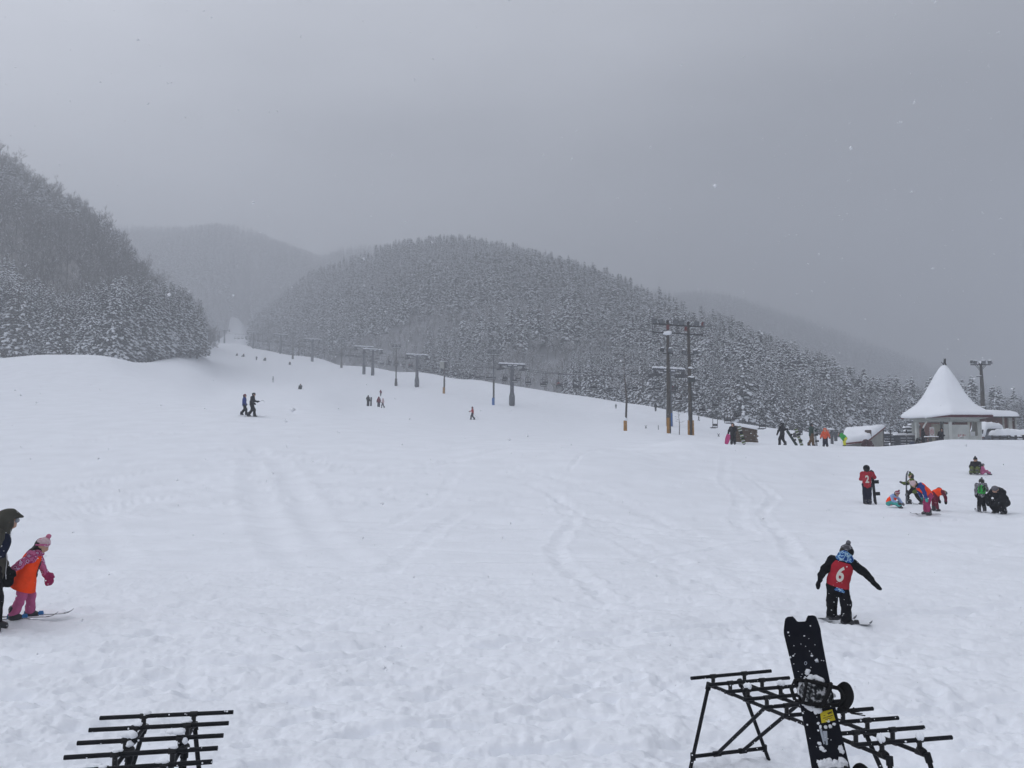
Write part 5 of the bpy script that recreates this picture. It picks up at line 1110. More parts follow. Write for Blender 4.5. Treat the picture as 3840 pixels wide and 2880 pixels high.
# round numbered sign on the inner wall
sg = PV(770, 1262, 66.25); SR = mat('sign_white', (.55, .55, .55), .6, .05, 10.); SRR = mat('sign_red', (.36, .05, .05), .6, .1, 10.)
e = empty('sign_board', sg); e.parent = pav; e.rotation_euler = (0, 0, R(-28)); m = MB(); m.box((0, 0, 0), (.34, .03, .80)); m.build('panel', [SR], e)
m = MB(); V = []; 
for i in range(28): a = 2 * math.pi * i / 28; V += [(.125 * math.cos(a), -.018, .27 * math.sin(a)), (.092 * math.cos(a), -.018, .235 * math.sin(a))]
m.add(V, [(2 * i, 2 * i + 1, (2 * i + 3) % 56, (2 * i + 2) % 56) for i in range(28)])
for pl in ([(-.06, .14), (-.015, .17), (.0, .1), (-.055, -.02), (-.055, -.12), (.0, -.12), (.0, -.08), (-.03, -.08), (-.03, -.02), (.0, .07), (-.005, .12), (-.03, .14)], [(.03, .17), (.05, .17), (.035, .0), (.05, .0), (.05, .06), (.07, .06), (.07, -.15), (.05, -.15), (.05, -.04), (.015, -.04)]): m.add([(x, -.018, z) for x, z in pl], [tuple(range(len(pl)))])
m.build('number_print', [SRR], e)
# red lettering on the outside panel
b_ = hexpt(2.62, 0, 0).lerp(hexpt(2.62, 1, 0), .26); d = (hexpt(1, 1, 0) - hexpt(1, 0, 0)).normalized(); nn = Vector((d.y, -d.x, 0)) * .012; m = MB(); tz = 1.05
def stroke(x0, z0, x1, z1, w=.035):
    p, q = Vector((x0, 0, z0)), Vector((x1, 0, z1)); t = (q - p).normalized(); s_ = Vector((-t.z, 0, t.x)) * w / 2; m.add([(lambda c: b_ + d * c.x + nn + Vector((0, 0, tz + c.z)))(c) for c in (p - s_, q - s_, q + s_, p + s_)], [(0, 1, 2, 3)])
for s_ in ((0, .20, .05, .20), (.02, .20, .02, .04), (0, .04, .12, .04), (.09, .20, .09, .10), (.16, .20, .24, .20), (.20, .20, .20, .03), (.17, .12, .24, .10), (.28, .18, .28, .04), (.28, .11, .36, .11), (.36, .20, .36, .04), (.42, .20, .54, .20), (.54, .20, .46, .03), (.44, .12, .54, .12), (.62, .18, .60, .10), (.68, .18, .70, .10)): stroke(*s_)
m.build('red_lettering', [SRR], pav)
m = MB()
for i in range(6): stroke(.12 + .07 * i, -.07, .16 + .07 * i, -.07, .05)
m.build('small_lettering', [LIFTD], pav)
m = MB(); p = hexpt(2.58, 0, 0).lerp(hexpt(2.58, 1, 0), .82); m.box((p.x, p.y + .2, 1.32), (.45, .03, .34)); m.build('paper_notice', [mat('paper_white', (.7, .72, .74), .7, .05)], pav)
# weather vane: a skier figure on a rod
VM = mat('vane_iron', (.02, .021, .024), .6, .2); vz = ez + 4.22; e = empty('weather_vane', (0, 0, vz)); e.parent = pav
m = MB(); m.tube([(0, 0, -.2), (.02, 0, .32)], .022, 6); m.build('rod', [VM], e)
m = MB(); W_ = lambda x, y: ((x - 920) / 3.95 / 3.75 * YC / FPX, 0, (285 - y) / 3.95 / 3.75 * YC / FPX)
for pts, r in (([(925, 262), (935, 230), (930, 200)], .045), ([(958, 262), (948, 232), (952, 205), (945, 182)], .045), ([(930, 205), (940, 190), (930, 172)], .035), ([(952, 205), (955, 180), (953, 172)], .035), ([(912, 262), (932, 262)], .03), ([(945, 264), (966, 264)], .03), ([(890, 222), (905, 240), (922, 236), (935, 215)], .025), ([(905, 240), (915, 262), (922, 285)], .02)): m.tube([W_(*p) for p in pts], r, 6)
m.blob(W_(942, 190), .055, 0, ICO1, .05); m.build('skier_figure', [VM], e)
# counter with snow, under the left facet
c = PV(760, 1400, 65.2); e = empty('snow_covered_bench', c + Vector(pav.location), R(-15), 'low bench with a tilted strip of snow inside the pavilion front', 'bench'); m = MB(); m.box((0, 0, .30), (.95, .35, .06)); m.build('bench_top', [PLK], e)
for sx in (-.38, .38): m = MB(); m.box((sx, 0, -.1), (.07, .3, .75)); m.build('leg', [LIFTD], e)
m = MB(); 
for k in range(5): m.blob((-.4 + .2 * k, 0, .36), (.16, .17, .06), 0, ICO2, .12)
m.build('snow_cap', [SNOW], e, smooth=True)
# --- lodge behind, to the right
BRK = mat('red_brown_lodge_wall', (.10, .040, .030), .85, .35, 1.2, speck=.25, speck_scale=5.); Yl = 88.
def PL_(x, y, dy=0): return P((3300 + x / 3.95) / 3.75, (1300 + y / 3.95) / 3.75, Yl + dy)
a, b = PL_(900, 1035, -1.0), PL_(2030, 1035, 0); g0 = 1.2; e = empty('lodge', Vector(((a.x + b.x) / 2, Yl + 3, g0)), 0, 'red-brown lodge with pale posts and snowy roof behind the pavilion', 'lodge'); O = -Vector(e.location); wz = a.z
m = MB(); m.hexa([Vector((a.x, a.y + .3, g0 - 1)) + O, Vector((b.x, b.y + .3, g0 - 1)) + O, Vector((b.x + 1.0, b.y + 6, g0 - 1)) + O, Vector((a.x, a.y + 6, g0 - 1)) + O, Vector((a.x, a.y + .3, wz)) + O, Vector((b.x, b.y + .3, wz)) + O, Vector((b.x + 1.0, b.y + 6, wz)) + O, Vector((a.x, a.y + 6, wz)) + O]); m.build('wall', [BRK], e)
for x, w in ((1575, .20), (1838, .20), (1940, .42), (2022, .14)):
    p = PL_(x, 1235); t_ = PL_(x, 1035 if x != 1838 else 1015); m = MB(); m.box((p.x + O.x, Yl + .12 + O.y, (wz + g0 - .3) / 2 + O.z), (w, .16, wz - g0 + .3)); m.build('post', [mat('pale_post', (.33, .33, .31), .8, .2, 2., speck=.15, speck_scale=6.)], e)
for x0, x1, y0, y1, mt in ((1610, 1815, 1110, 1200, mat('dark_window_glass', (.02, .022, .025), .2, .1, 3., spec=.6)),):
    p, q_ = PL_(x0, y1), PL_(x1, y0); f = MB(); f.box(((p.x + q_.x) / 2 + O.x, Yl + .26 + O.y, (p.z + q_.z) / 2 + O.z), (q_.x - p.x + .15, .10, q_.z - p.z + .15)); fr = f.build('window', [mat('window_frame', (.2, .18, .16), .7)], e); f = MB(); f.box(((p.x + q_.x) / 2 + O.x, Yl + .19 + O.y, (p.z + q_.z) / 2 + O.z), (q_.x - p.x, .03, q_.z - p.z)); f.build('pane', [mt], fr)
y0_ = Yl - .5; cA = [Vector((a.x - .2, y0_ - 1.2, wz + .02)), Vector((b.x + .1, y0_, wz + .02)), Vector((b.x + 1.2, Yl + 6.4, wz + .35)), Vector((a.x - .2, Yl + 6.4, wz + .35))]
m = MB(); dn_ = Vector((0, 0, -.14)); m.hexa([q + O + dn_ for q in cA] + [q + O for q in cA]); m.build('roof', [LIFTD], e); snow_slab('roof_snow', [q + Vector((-.0, -.12, 0)) for q in cA], .62, e, O, 40, 16, 7, rough=.12)
# --- snow-buried cars right of the pavilion
CARG = mat('blue_grey_car_paint', (.10, .115, .14), .35, .12, 2., spec=.5); CARW = mat('dark_car_window', (.012, .014, .02), .12, .1, 3., spec=.6); TYRE = mat('tyre', (.012, .012, .012), .85)
def buried_car(x, Y, z, L_, W, Hh, rz, label, van=False):
    e = empty('parked_car', (x, Y, z), rz, label, 'car', 'cars buried in snow beside the pavilion'); m = MB()
    # side profile extruded across the width: box van or saloon
    pr = [(-.5, .18), (-.5, .52), (-.46, .62), (-.40, .96), (-.30, 1.0), (.26, 1.0), (.36, .92), (.44, .58), (.5, .52), (.5, .18)] if van else [(-.5, .22), (-.5, .52), (-.44, .62), (-.32, .66), (-.22, .94), (-.12, 1.0), (.14, 1.0), (.28, .68), (.44, .60), (.5, .48), (.5, .22)]
    P_ = [(t * L_, h_ * Hh) for t, h_ in pr]; k = len(P_); V = [(x_, -W / 2, z_) for x_, z_ in P_] + [(x_, W / 2, z_) for x_, z_ in P_]; V = [(a_, b_ * (1 - .16 * max(0, (c_ / Hh - .6) / .4)), c_) for a_, b_, c_ in V]
    m.add(V, [tuple(range(k)), tuple(range(k, 2 * k))[::-1]] + [(i, k + i, k + (i + 1) % k, (i + 1) % k) for i in range(k)]); b_ = m.build('body', [CARG], e); bv = b_.modifiers.new('bevel', 'BEVEL'); bv.width = .05; bv.segments = 2
    for sx in (-.32, .32):
        for sy in (-1, 1): w = MB(); w.tube([(sx * L_, sy * (W / 2 - .16), .30), (sx * L_, sy * (W / 2 + .01), .30)], .30, 16); wh = w.build('wheel', [TYRE], e)
    for sy in (-1, 1):
        for x0, x1 in ((-.36, -.10), (-.07, .22)) if van else ((-.19, -.02), (.0, .17)):
            w = MB(); w.box(((x0 + x1) / 2 * L_, sy * (W / 2 * .93 + .012), Hh * (.78 if van else .80)), ((x1 - x0) * L_, .03, Hh * .26)); w.build('window', [CARW], e)
    for xx, s_ in ((-.5, -1), (.5, 1)):
        w = MB(); w.box((xx * L_ * .955 if van else xx * L_ * .60, 0, Hh * .77), (.04, W * .74, Hh * .24), rot=Matrix.Rotation(s_ * R(-14 if van else -40), 3, 'Y')); w.build('windscreen', [CARW], e)
        for sy in (-1, 1): w = MB(); w.box((xx * L_ * 1.0, sy * W * .36, Hh * .44), (.05, .24, .14)); w.build('headlight' if xx > 0 else 'tail_light', [GLASSM if xx > 0 else REDP], e)
        w = MB(); w.box((xx * L_ * 1.01, 0, Hh * .27), (.10, W * .94, .18)); w.build('bumper', [RUBM], e)
    m = MB(); g = random.Random(int(x * 10)); nx, ny = 22, 12; V = []
    for i in range(nx + 1):
        for j in range(ny + 1):
            s, t = i / nx, j / ny; X = (s - .5) * L_ * 1.0; Yq = (t - .5) * W * .98; base = np.interp(X / L_, [p_[0] for p_ in pr[1:-1]], [p_[1] for p_ in pr[1:-1]]) * Hh
            ed = min(min(s, 1 - s) * 7, min(t, 1 - t) * 5, 1); r_ = math.sqrt(max(0, 1 - (1 - ed) ** 2)); nn = float(fbm(np.array([s * 5 + x]), np.array([t * 3.]), 3, 3)[0]); V.append((X * 1.02, Yq * 1.03, base + .02 + (.42 + .25 * nn) * r_ - (1 - r_) * .08))
    F = [(i * (ny + 1) + j, (i + 1) * (ny + 1) + j, (i + 1) * (ny + 1) + j + 1, i * (ny + 1) + j + 1) for i in range(nx) for j in range(ny)]; m.add(V, F); so = smooth_ang(m.build('snow_cap', [SNOW], e), 70); sl = so.modifiers.new('thick', 'SOLIDIFY'); sl.thickness = .06
    return e
RUBM = mat('bumper_black', (.02, .02, .022), .7)
def onv(u, v, Y): return P(u, v, Y)
c = onv(988, 441.5, 74); buried_car(c.x, 74, 1.78, 3.3, 1.5, 1.55, R(28), 'blue-grey van under a thick dome of snow right of the pavilion', True)
c = onv(1004, 441.5, 77); buried_car(c.x, 77.5, 1.60, 3.6, 1.6, 1.15, R(-8), 'low car almost hidden under snow behind the snow-topped fence')
# snow-topped timber fence to the right edge
FW = mat('dark_weathered_timber', (.06, .058, .058), .85, .35, 3., speck=.25, speck_scale=6.)
a, b = P(993, 441, 69.5), P(1040, 441, 69.5); e = empty('timber_fence', Vector(((a.x + b.x) / 2, 69.5, 1.3)), 0, 'dark timber rail fence under a thick roll of snow at the right edge', 'fence'); L_ = b.x - a.x
for k in range(3): m = MB(); m.box((0, 0, .66 + .25 * k), (L_, .07, .16)); m.build('rail', [FW], e)
for k in range(7): m = MB(); m.box((-L_ / 2 + L_ * k / 6, .08, .50), (.14, .12, 1.7)); m.build('post', [FW], e)
snow_slab('snow_cap', [Vector((a.x, 69.1, 2.62)), Vector((b.x, 69.1, 2.72)), Vector((b.x, 70.3, 2.76)), Vector((a.x, 70.3, 2.66))], .40, e, -Vector(e.location), 40, 8, 9, rough=.45)
# --- terraces and rails left of the pavilion
GR = mat('slate_grey_boards', (.07, .078, .09), .8, .3, 2.5, speck=.22, speck_scale=6.)
Yt = 70.
def PT(x, y, dy=0): return P((3300 + x / 3.95) / 3.75, (1300 + y / 3.95) / 3.75, Yt + dy)
e = empty('terrace_wall', PT(290, 1460), 0, 'slate-grey stepped terrace walls with snowy ledges left of the pavilion', 'terrace wall'); O = -Vector(e.location)
for x0, x1, y0, y1, dy in ((40, 300, 1292, 1480, .0), (210, 535, 1312, 1480, -1.0), (370, 540, 1255, 1312, .6), (365, 560, 1205, 1262, 1.4), (440, 600, 1165, 1212, 2.)):
    p, q_ = PT(x0, y1, dy), PT(x1, y0, dy); hgt = q_.z - p.z; nn_ = max(2, int(hgt / .22))
    for k in range(nn_): m = MB(); m.box(((p.x + q_.x) / 2 + O.x, Yt + dy + O.y + .01 * (k % 2), p.z + hgt * (k + .5) / nn_ + O.z), (q_.x - p.x, .10, hgt / nn_ - .025)); m.build('board', [GR], e)
    m = MB(); m.box(((p.x + q_.x) / 2 + O.x, Yt + dy + .3 + O.y, q_.z + O.z - .02), (q_.x - p.x, .55, .05)); m.build('ledge', [GR], e)
    snow_slab('snow_cap', [Vector((p.x, Yt + dy - .05, q_.z + .0)), Vector((q_.x, Yt + dy - .05, q_.z)), Vector((q_.x, Yt + dy + .6, q_.z)), Vector((p.x, Yt + dy + .6, q_.z))], .13, e, O, 14, 4, int(x0), rough=.4)
for x in (55, 160, 280, 395): m = MB(); p = PT(x, 1400, -.3); m.tube([p + O + Vector((0, 0, -.4)), p + O + Vector((0, 0, 1.0))], .05, 6); m.build('post', [FW], e)
# things leaning by the pavilion's left post
def heap(name, label, cat, spots, Y, mt, jit=.2, seed=1):
    c0 = P((3300 + spots[0][0] / 3.95) / 3.75, (1300 + spots[0][1] / 3.95) / 3.75, Y); m = MB()
    for x, y, s in spots: m.blob(P((3300 + x / 3.95) / 3.75, (1300 + y / 3.95) / 3.75, Y) - c0, (s, s * .8, s), 0, ICO2, jit, seed)
    return tag(m.build(name, [mt], None, smooth=True, loc=c0), label, cat)
heap('backpack', 'dark blue and black bag sitting in the snow at the foot of the pavilion', 'bag', ((465, 1455, .20), (480, 1430, .17), (450, 1475, .15), (500, 1470, .15), (470, 1490, .14)), 63.6, mat('dark_blue_bag', (.02, .03, .06), .8, .5, 4., speck=.3, speck_scale=8.))
heap('blue_bag', 'small pale blue bag beside the dark bag at the pavilion foot', 'bag', ((530, 1480, .13), (545, 1470, .12), (520, 1490, .10)), 63.7, mat('pale_blue_bag', (.12, .28, .36), .8, .3, 4.))
heap('yellow_bag', 'small yellow-green bag in front of the bench in the pavilion', 'bag', ((780, 1450, .10), (795, 1445, .09)), 64.4, mat('yellow_green_bag', (.4, .42, .05), .8, .2, 4.))
for i, (x0, y0, x1, y1, l, mt) in enumerate(((560, 1470, 600, 1340, 'grey snowboard leaning on the left post of the pavilion', mat('board_grey2', (.12, .13, .13), .5)), (520, 1475, 560, 1360, 'dark snowboard leaning beside the grey one at the pavilion post', mat('board_dark2', (.03, .03, .035), .5)), (840, 1440, 860, 1355, 'black snowboard propped against the bench inside the pavilion', mat('board_dark2', (.03, .03, .035), .5)))):
    a_ = P((3300 + x0 / 3.95) / 3.75, (1300 + y0 / 3.95) / 3.75, 64.3); b_ = P((3300 + x1 / 3.95) / 3.75, (1300 + y1 / 3.95) / 3.75, 64.8); LATER = globals().setdefault('LATER', []); LATER.append((a_, b_, l, mt))
# ================================================================ snowboards, racks
GEAR = mat('black_board_topsheet', (.006, .007, .012), .6, .3, 3., speck=.12, speck_scale=34., spec=.08)
STEEL = mat('board_edge_steel', (.05, .055, .06), .4, .2, 20., metallic=.6)
RUBB = mat('black_rubber', (.008, .008, .009), .7, .2, 15., spec=.12); SNOWC = mat('clinging_snow', (.72, .74, .78), .9, .15, 12., spec=.1, bump=.5, bscale=50.)
PIPE = mat('black_coated_pipe', (.009, .010, .013), .5, .3, 12., speck=.30, speck_scale=40., spec=.12)
PIPEJ = mat('black_pipe_joint', (.009, .009, .011), .5, .3, 12., speck=.3, speck_scale=40.)
YEL = mat('yellow_sticker', (.52, .42, .015), .5, .10, 25.); INK = mat('sticker_ink', (.06, .035, .01), .6, .1); GREYP = mat('grey_board_graphic', (.30, .33, .38), .5, .2, 20.)
ZEB = mat('black_white_board_graphic', (.5, .5, .5), .5, .1, 6., pat=('stripe', [(.02, .02, .025), (.62, .63, .62), (.02, .02, .025), (.30, .5, .05)]), pscale=5.)
def NOTCH(x, W): return .036 * min(1, max(0, (W * .19 - abs(x)) / (W * .08))) + .05 * max(0, (abs(x) - W * .31) / (W * .2)) ** 2
def board_mesh(L_, W, m, notch=False, th=.012, up=.035):
    """flat in x (width) / z (length), thickness along -y..0 ; returns MB.  z from 0 to L_"""
    mb = MB(); n = 40
    def half(t):      # half width along the length
        w = W / 2 * (.86 + .14 * abs(2 * t - 1) ** 2)
        a, b_ = t * L_, (1 - t) * L_; r = .17
        if a < r: w *= math.sqrt(max(0, 1 - ((r - a) / r) ** 2.4))
        rn = .10 if notch else .17
        if b_ < rn: w *= (max(0, 1 - ((rn - b_) / rn) ** 3) ** .5) * (1 - .0) if not notch else 1 - .20 * ((rn - b_) / rn) ** 2.0
        return max(w, .004)
    ts = np.concatenate([np.linspace(0, .12, 12), np.linspace(.15, .85, 16), np.linspace(.88, 1, 12)])
    cols = 21 if notch else 9; V = []
    for t in ts:
        w = half(t); kick = up * (max(0, (.13 - t) / .13) ** 2 + max(0, (t - .87) / .13) ** 2)
        for c in range(cols):
            x = -w + 2 * w * c / (cols - 1); z = t * L_
            if notch and t > .9:
                z -= NOTCH(x, W) * ((t - .9) / .1) ** .8
            V.append((x, -kick - th, z))
        for c in range(cols):
            x = -w + 2 * w * c / (cols - 1); z = t * L_
            if notch and t > .9: z -= NOTCH(x, W) * ((t - .9) / .1) ** .8
            V.append((x, -kick, z))
    k = 2 * cols; F = []; 
    for i in range(len(ts) - 1):
        for c in range(cols - 1):
            F.append((i * k + c, i * k + c + 1, (i + 1) * k + c + 1, (i + 1) * k + c)); F.append((i * k + cols + c, (i + 1) * k + cols + c, (i + 1) * k + cols + c + 1, i * k + cols + c + 1))
        F.append((i * k, (i + 1) * k, (i + 1) * k + cols, i * k + cols)); F.append((i * k + cols - 1, i * k + k - 1, (i + 1) * k + k - 1, (i + 1) * k + cols - 1))
    for i in (0, len(ts) - 1):
        for c in range(cols - 1): F.append((i * k + c, i * k + cols + c, i * k + cols + c + 1, i * k + c + 1))
    return mb.add(V, F, 0)
FOOTB = mat('snowy_footbed', (.1, .1, .1), .8, .3, 20., pat=('camo', [(.012, .013, .015), (.03, .033, .036), (.10, .105, .11), (.35, .36, .38)]), pscale=38., spec=.1)
def binding_parts(par, z, s=1., tilt=0., full=True, y0=-.012, rot=0.):
    """disc, base tray, highback, straps; sits on the board face (towards -y)"""
    e = empty('binding', (0, y0, z)); e.parent = par; e.rotation_euler = (0, rot, 0)
    if not full:
        o = MB().box((0, -.035, 0), (.20 * s, .06, .12 * s), taper=.8).box((.08 * s, -.10, .0), (.03, .14, .12 * s)).build('tray', [RUBB], e); return e
    q = MB(); q.prism([(.085 * math.cos(a) * 1.25 * s, .085 * math.sin(a) * s) for a in np.arange(0, 6.28, .262)], 0, .022, fn=lambda x, y, z_: (x, -z_ - .001, y)); q.build('base_disc', [FOOTB], e)
    q = MB()     # tray rails
    for sg in (-1, 1): q.tube([(-.13 * s, -.012, sg * .062 * s), (-.05 * s, -.018, sg * .070 * s), (.06 * s, -.035, sg * .062 * s), (.125 * s, -.07, sg * .05 * s)], [.010, .012, .014, .012], 8)
    q.tube([(-.13 * s, -.012, -.062 * s), (-.155 * s, -.014, 0), (-.13 * s, -.012, .062 * s)], .012, 8); q.tube([(.125 * s, -.07, -.05 * s), (.165 * s, -.085, 0), (.125 * s, -.07, .05 * s)], .014, 8)
    q.build('tray', [RUBB], e, smooth=True)
    V = []; F = []       # highback: curved plate rising from the heel, leaning out past the board's edge
    nu, nv = 9, 8
    for i in range(nv):
        f = i / (nv - 1); w = .070 * s * (1 + .35 * math.sin(f * 2.4)) * (1 - .25 * f ** 3)
        for j in range(nu):
            a = (j / (nu - 1) - .5) * 2; cx = .120 * s + .015 * s * f; V.append((cx + .022 * (1 - a * a) + .02 * f, -.04 - .13 * s * f, a * w))
    n0 = len(V); V += [(x + .007, y, z_) for x, y, z_ in V]
    for i in range(nv - 1):
        for j in range(nu - 1):
            a = i * nu + j; F.append((a, a + 1, a + nu + 1, a + nu)); F.append((n0 + a, n0 + a + nu, n0 + a + nu + 1, n0 + a + 1))
    for i in range(nv - 1):
        for j in (0, nu - 1): a = i * nu + j; F.append((a, a + nu, n0 + a + nu, n0 + a))
    for j in range(nu - 1): a = (nv - 1) * nu + j; F.append((a, a + 1, n0 + a + 1, n0 + a))
    MB().add(V, F).build('highback', [RUBB], e, smooth=True)
    for nm, x, hgt, wd_ in (('ankle_strap', .05, .060, .013), ('toe_strap', -.080, .035, .009)):
        q = MB(); pts = [(x * s + .03 * math.cos(a) * (1 if x > 0 else .3), -.03 - hgt * s * math.sin(a), .078 * s * math.cos(a)) for a in np.linspace(.05, 3.09, 10)]
        q.tube(pts, [wd_ * .7] + [wd_] * 8 + [wd_ * .7], 7); q.build(nm, [RUBB], e, smooth=True)
    q = MB()
    for a in range(5): q.tube([(.13 * s, -.09 - .01 * a, -.06 * s), (.17 * s, -.115 - .012 * a, -.085 * s - .004 * a), (.20 * s + .01 * a, -.12 - .02 * a, -.055 * s - .012 * a)], .0035, 5)
    q.build('ladder_strap', [RUBB], e)
    return e
def place_board(base, top, normal_hint, L_=None, **k):
    """matrix taking the board's z to the direction base->top and its -y face towards the hint"""
    z = (Vector(top) - Vector(base)); L0 = z.length; z.normalize(); n = Vector(normal_hint); n = (n - z * n.dot(z)).normalized(); y = -n; x = y.cross(z).normalized()
    M_ = Matrix((x, y, z)).transposed().to_4x4(); M_.translation = Vector(base); return M_, L0
def snowboard(base, top, hint, label, W=.25, m=None, full=True, notch=False, group=None, bind=True):
    M_, L0 = place_board(base, top, hint); e = bpy.data.objects.new('snowboard', None); COL.objects.link(e); e.matrix_world = M_; tag(e, label, 'snowboard', group)
    smooth_ang(board_mesh(L0, W, m, notch).build('deck', [m or GEAR], e), 50)
    if bind:
        for z in (L0 * .5 - .24 * min(1, L0 / 1.3), L0 * .5 + .22 * min(1, L0 / 1.3)): binding_parts(e, z, W / .25, full=full)
    return e
# --- the black snowboard standing in the right-hand rack
NEARB = snowboard(P(839, 808, 4.92) * 1, P(798.6, 617.5, 5.38), (-.03, -1, .12), 'black swallow-tailed snowboard with yellow sticker leaning in the metal rack', W=.248, notch=True, bind=False)
BL = (P(839, 808, 4.92) - P(798.6, 617.5, 5.38)).length
Mi = NEARB.matrix_world.inverted()
def on_board(u, v):
    """photo pixel -> board coordinates on its front face"""
    a, t = av(u, v); o = Mi @ Vector((0, 0, CAMZ)); d = (Mi.to_3x3() @ Vector((a, 1, t))); k = (-.0125 - o.y) / d.y; p = o + d * k; return p
def bz8(x, y): return on_board((2900 + x / 2.86) / 3.75, (2300 + y / 2.86) / 3.75)
b1_, b2_ = bz8(425, 870), bz8(650, 1640)
binding_parts(NEARB, b1_.z, .98, y0=-.013, rot=R(14)); binding_parts(NEARB, max(b2_.z - .09, .13), .98, y0=-.013, rot=R(-4))
q = MB(); pp = [bz8(*c) for c in ((500, 1062), (630, 1028), (665, 1145), (518, 1178))]
y0 = -.0135; q.add([(p.x, y0, p.z) for p in pp] + [(p.x, y0 - .0012, p.z) for p in pp], [(3, 2, 1, 0), (4, 5, 6, 7), (0, 1, 5, 4), (1, 2, 6, 5), (2, 3, 7, 6), (3, 0, 4, 7)]); st = q.build('sticker', [YEL], NEARB)
def st_pt(a, b): x = pp[0].lerp(pp[1], a).lerp(pp[3].lerp(pp[2], a), b); return (x.x, y0 - .0018, x.z)
q = MB()
def patch(poly): k = len(poly); q.add([st_pt(*c) for c in poly], [tuple(range(k))])
patch([(.48, .24), (.90, .16), (.93, .30), (.88, .32), (.86, .24), (.80, .34), (.62, .36), (.56, .28)]); patch([(.60, .34), (.64, .34), (.63, .42), (.60, .42)]); patch([(.82, .32), (.86, .31), (.86, .40), (.83, .40)])   # the animal silhouette
for x0, x1, yy, hh in ((.22, .27, .36, .07), (.29, .36, .35, .08), (.14, .18, .56, .09), (.20, .27, .56, .09), (.29, .35, .55, .09), (.42, .49, .53, .10), (.51, .58, .52, .10), (.60, .67, .52, .10), (.69, .76, .51, .10), (.78, .85, .50, .10), (.87, .92, .50, .10), (.30, .82, .72, .055)):
    patch([(x0, yy), (x1, yy - .01), (x1, yy + hh - .01), (x0, yy + hh)])
    if x1 - x0 < .1: q.M[-1] = 0
sp = q.build('sticker_print', [INK], st)
q = MB()
for poly in ([(488, 1225), (520, 1240), (552, 1400), (538, 1405)], [(530, 1262), (575, 1262), (585, 1410), (562, 1412), (560, 1372), (545, 1370)], [(445, 500), (470, 478), (488, 525), (455, 528)]):
    q.add([(lambda p: (p.x, -.0138, p.z))(bz8(*c)) for c in poly], [tuple(range(len(poly)))])
for a in np.linspace(0, 5.9, 14):
    c = bz8(346 + 15 * math.cos(a), 535 + 20 * math.sin(a)); c2 = bz8(346 + 15 * math.cos(a + .45), 535 + 20 * math.sin(a + .45)); d_ = bz8(346 + 9 * math.cos(a), 535 + 13 * math.sin(a)); d2 = bz8(346 + 9 * math.cos(a + .45), 535 + 13 * math.sin(a + .45))
    q.add([(z.x, -.0138, z.z) for z in (c, c2, d2, d_)], [(0, 1, 2, 3)])
q.build('board_graphic', [GREYP], NEARB)
q = MB(); g_ = random.Random(3)      # snow packed round the bindings
def clump(x, y, r, flat=.4):
    p = bz8(x, y); q.blob((p.x, -.016, p.z), (r * g_.uniform(.8, 1.3), r * flat, r * g_.uniform(.7, 1.2)), 0, ICO2, .28)
for i in range(26): a = math.pi + i / 25 * 2.2; clump(430 + 150 * math.cos(a) + g_.uniform(-8, 8), 850 + 165 * math.sin(a) + g_.uniform(-8, 8), .014)
for i in range(14): a = g_.uniform(0, 1); clump(330 + 190 * a, 960 + 70 * math.sin(a * 3.1) + g_.uniform(-10, 14), .016)
for x, y, r in ((368, 620, .014), (362, 645, .016), (460, 505, .010), (180, 472, .006), (158, 205, .008), (480, 1040, .020), (470, 1010, .018), (450, 1060, .016), (500, 1000, .016), (492, 1395, .012), (520, 1450, .016), (545, 1475, .010), (720, 1450, .018), (735, 1480, .012), (480, 1592, .010), (590, 1570, .014), (610, 1590, .012), (750, 1600, .015), (315, 1070, .006), (340, 685, .007), (245, 137, .005), (330, 243, .005), (412, 455, .006), (640, 880, .014), (590, 1160, .007), (505, 1215, .010), (480, 1180, .010), (560, 1220, .010), (610, 1215, .010), (650, 1190, .010)): clump(x, y, r)
for i in range(40): clump(g_.uniform(500, 780), 1610 + g_.uniform(0, 40) + 25 * math.cos(i), .020, .7)
for i in range(40): clump(g_.uniform(110, 700), g_.uniform(80, 1500), .0026)
q.build('clinging_snow', [SNOWC], NEARB, smooth=True)
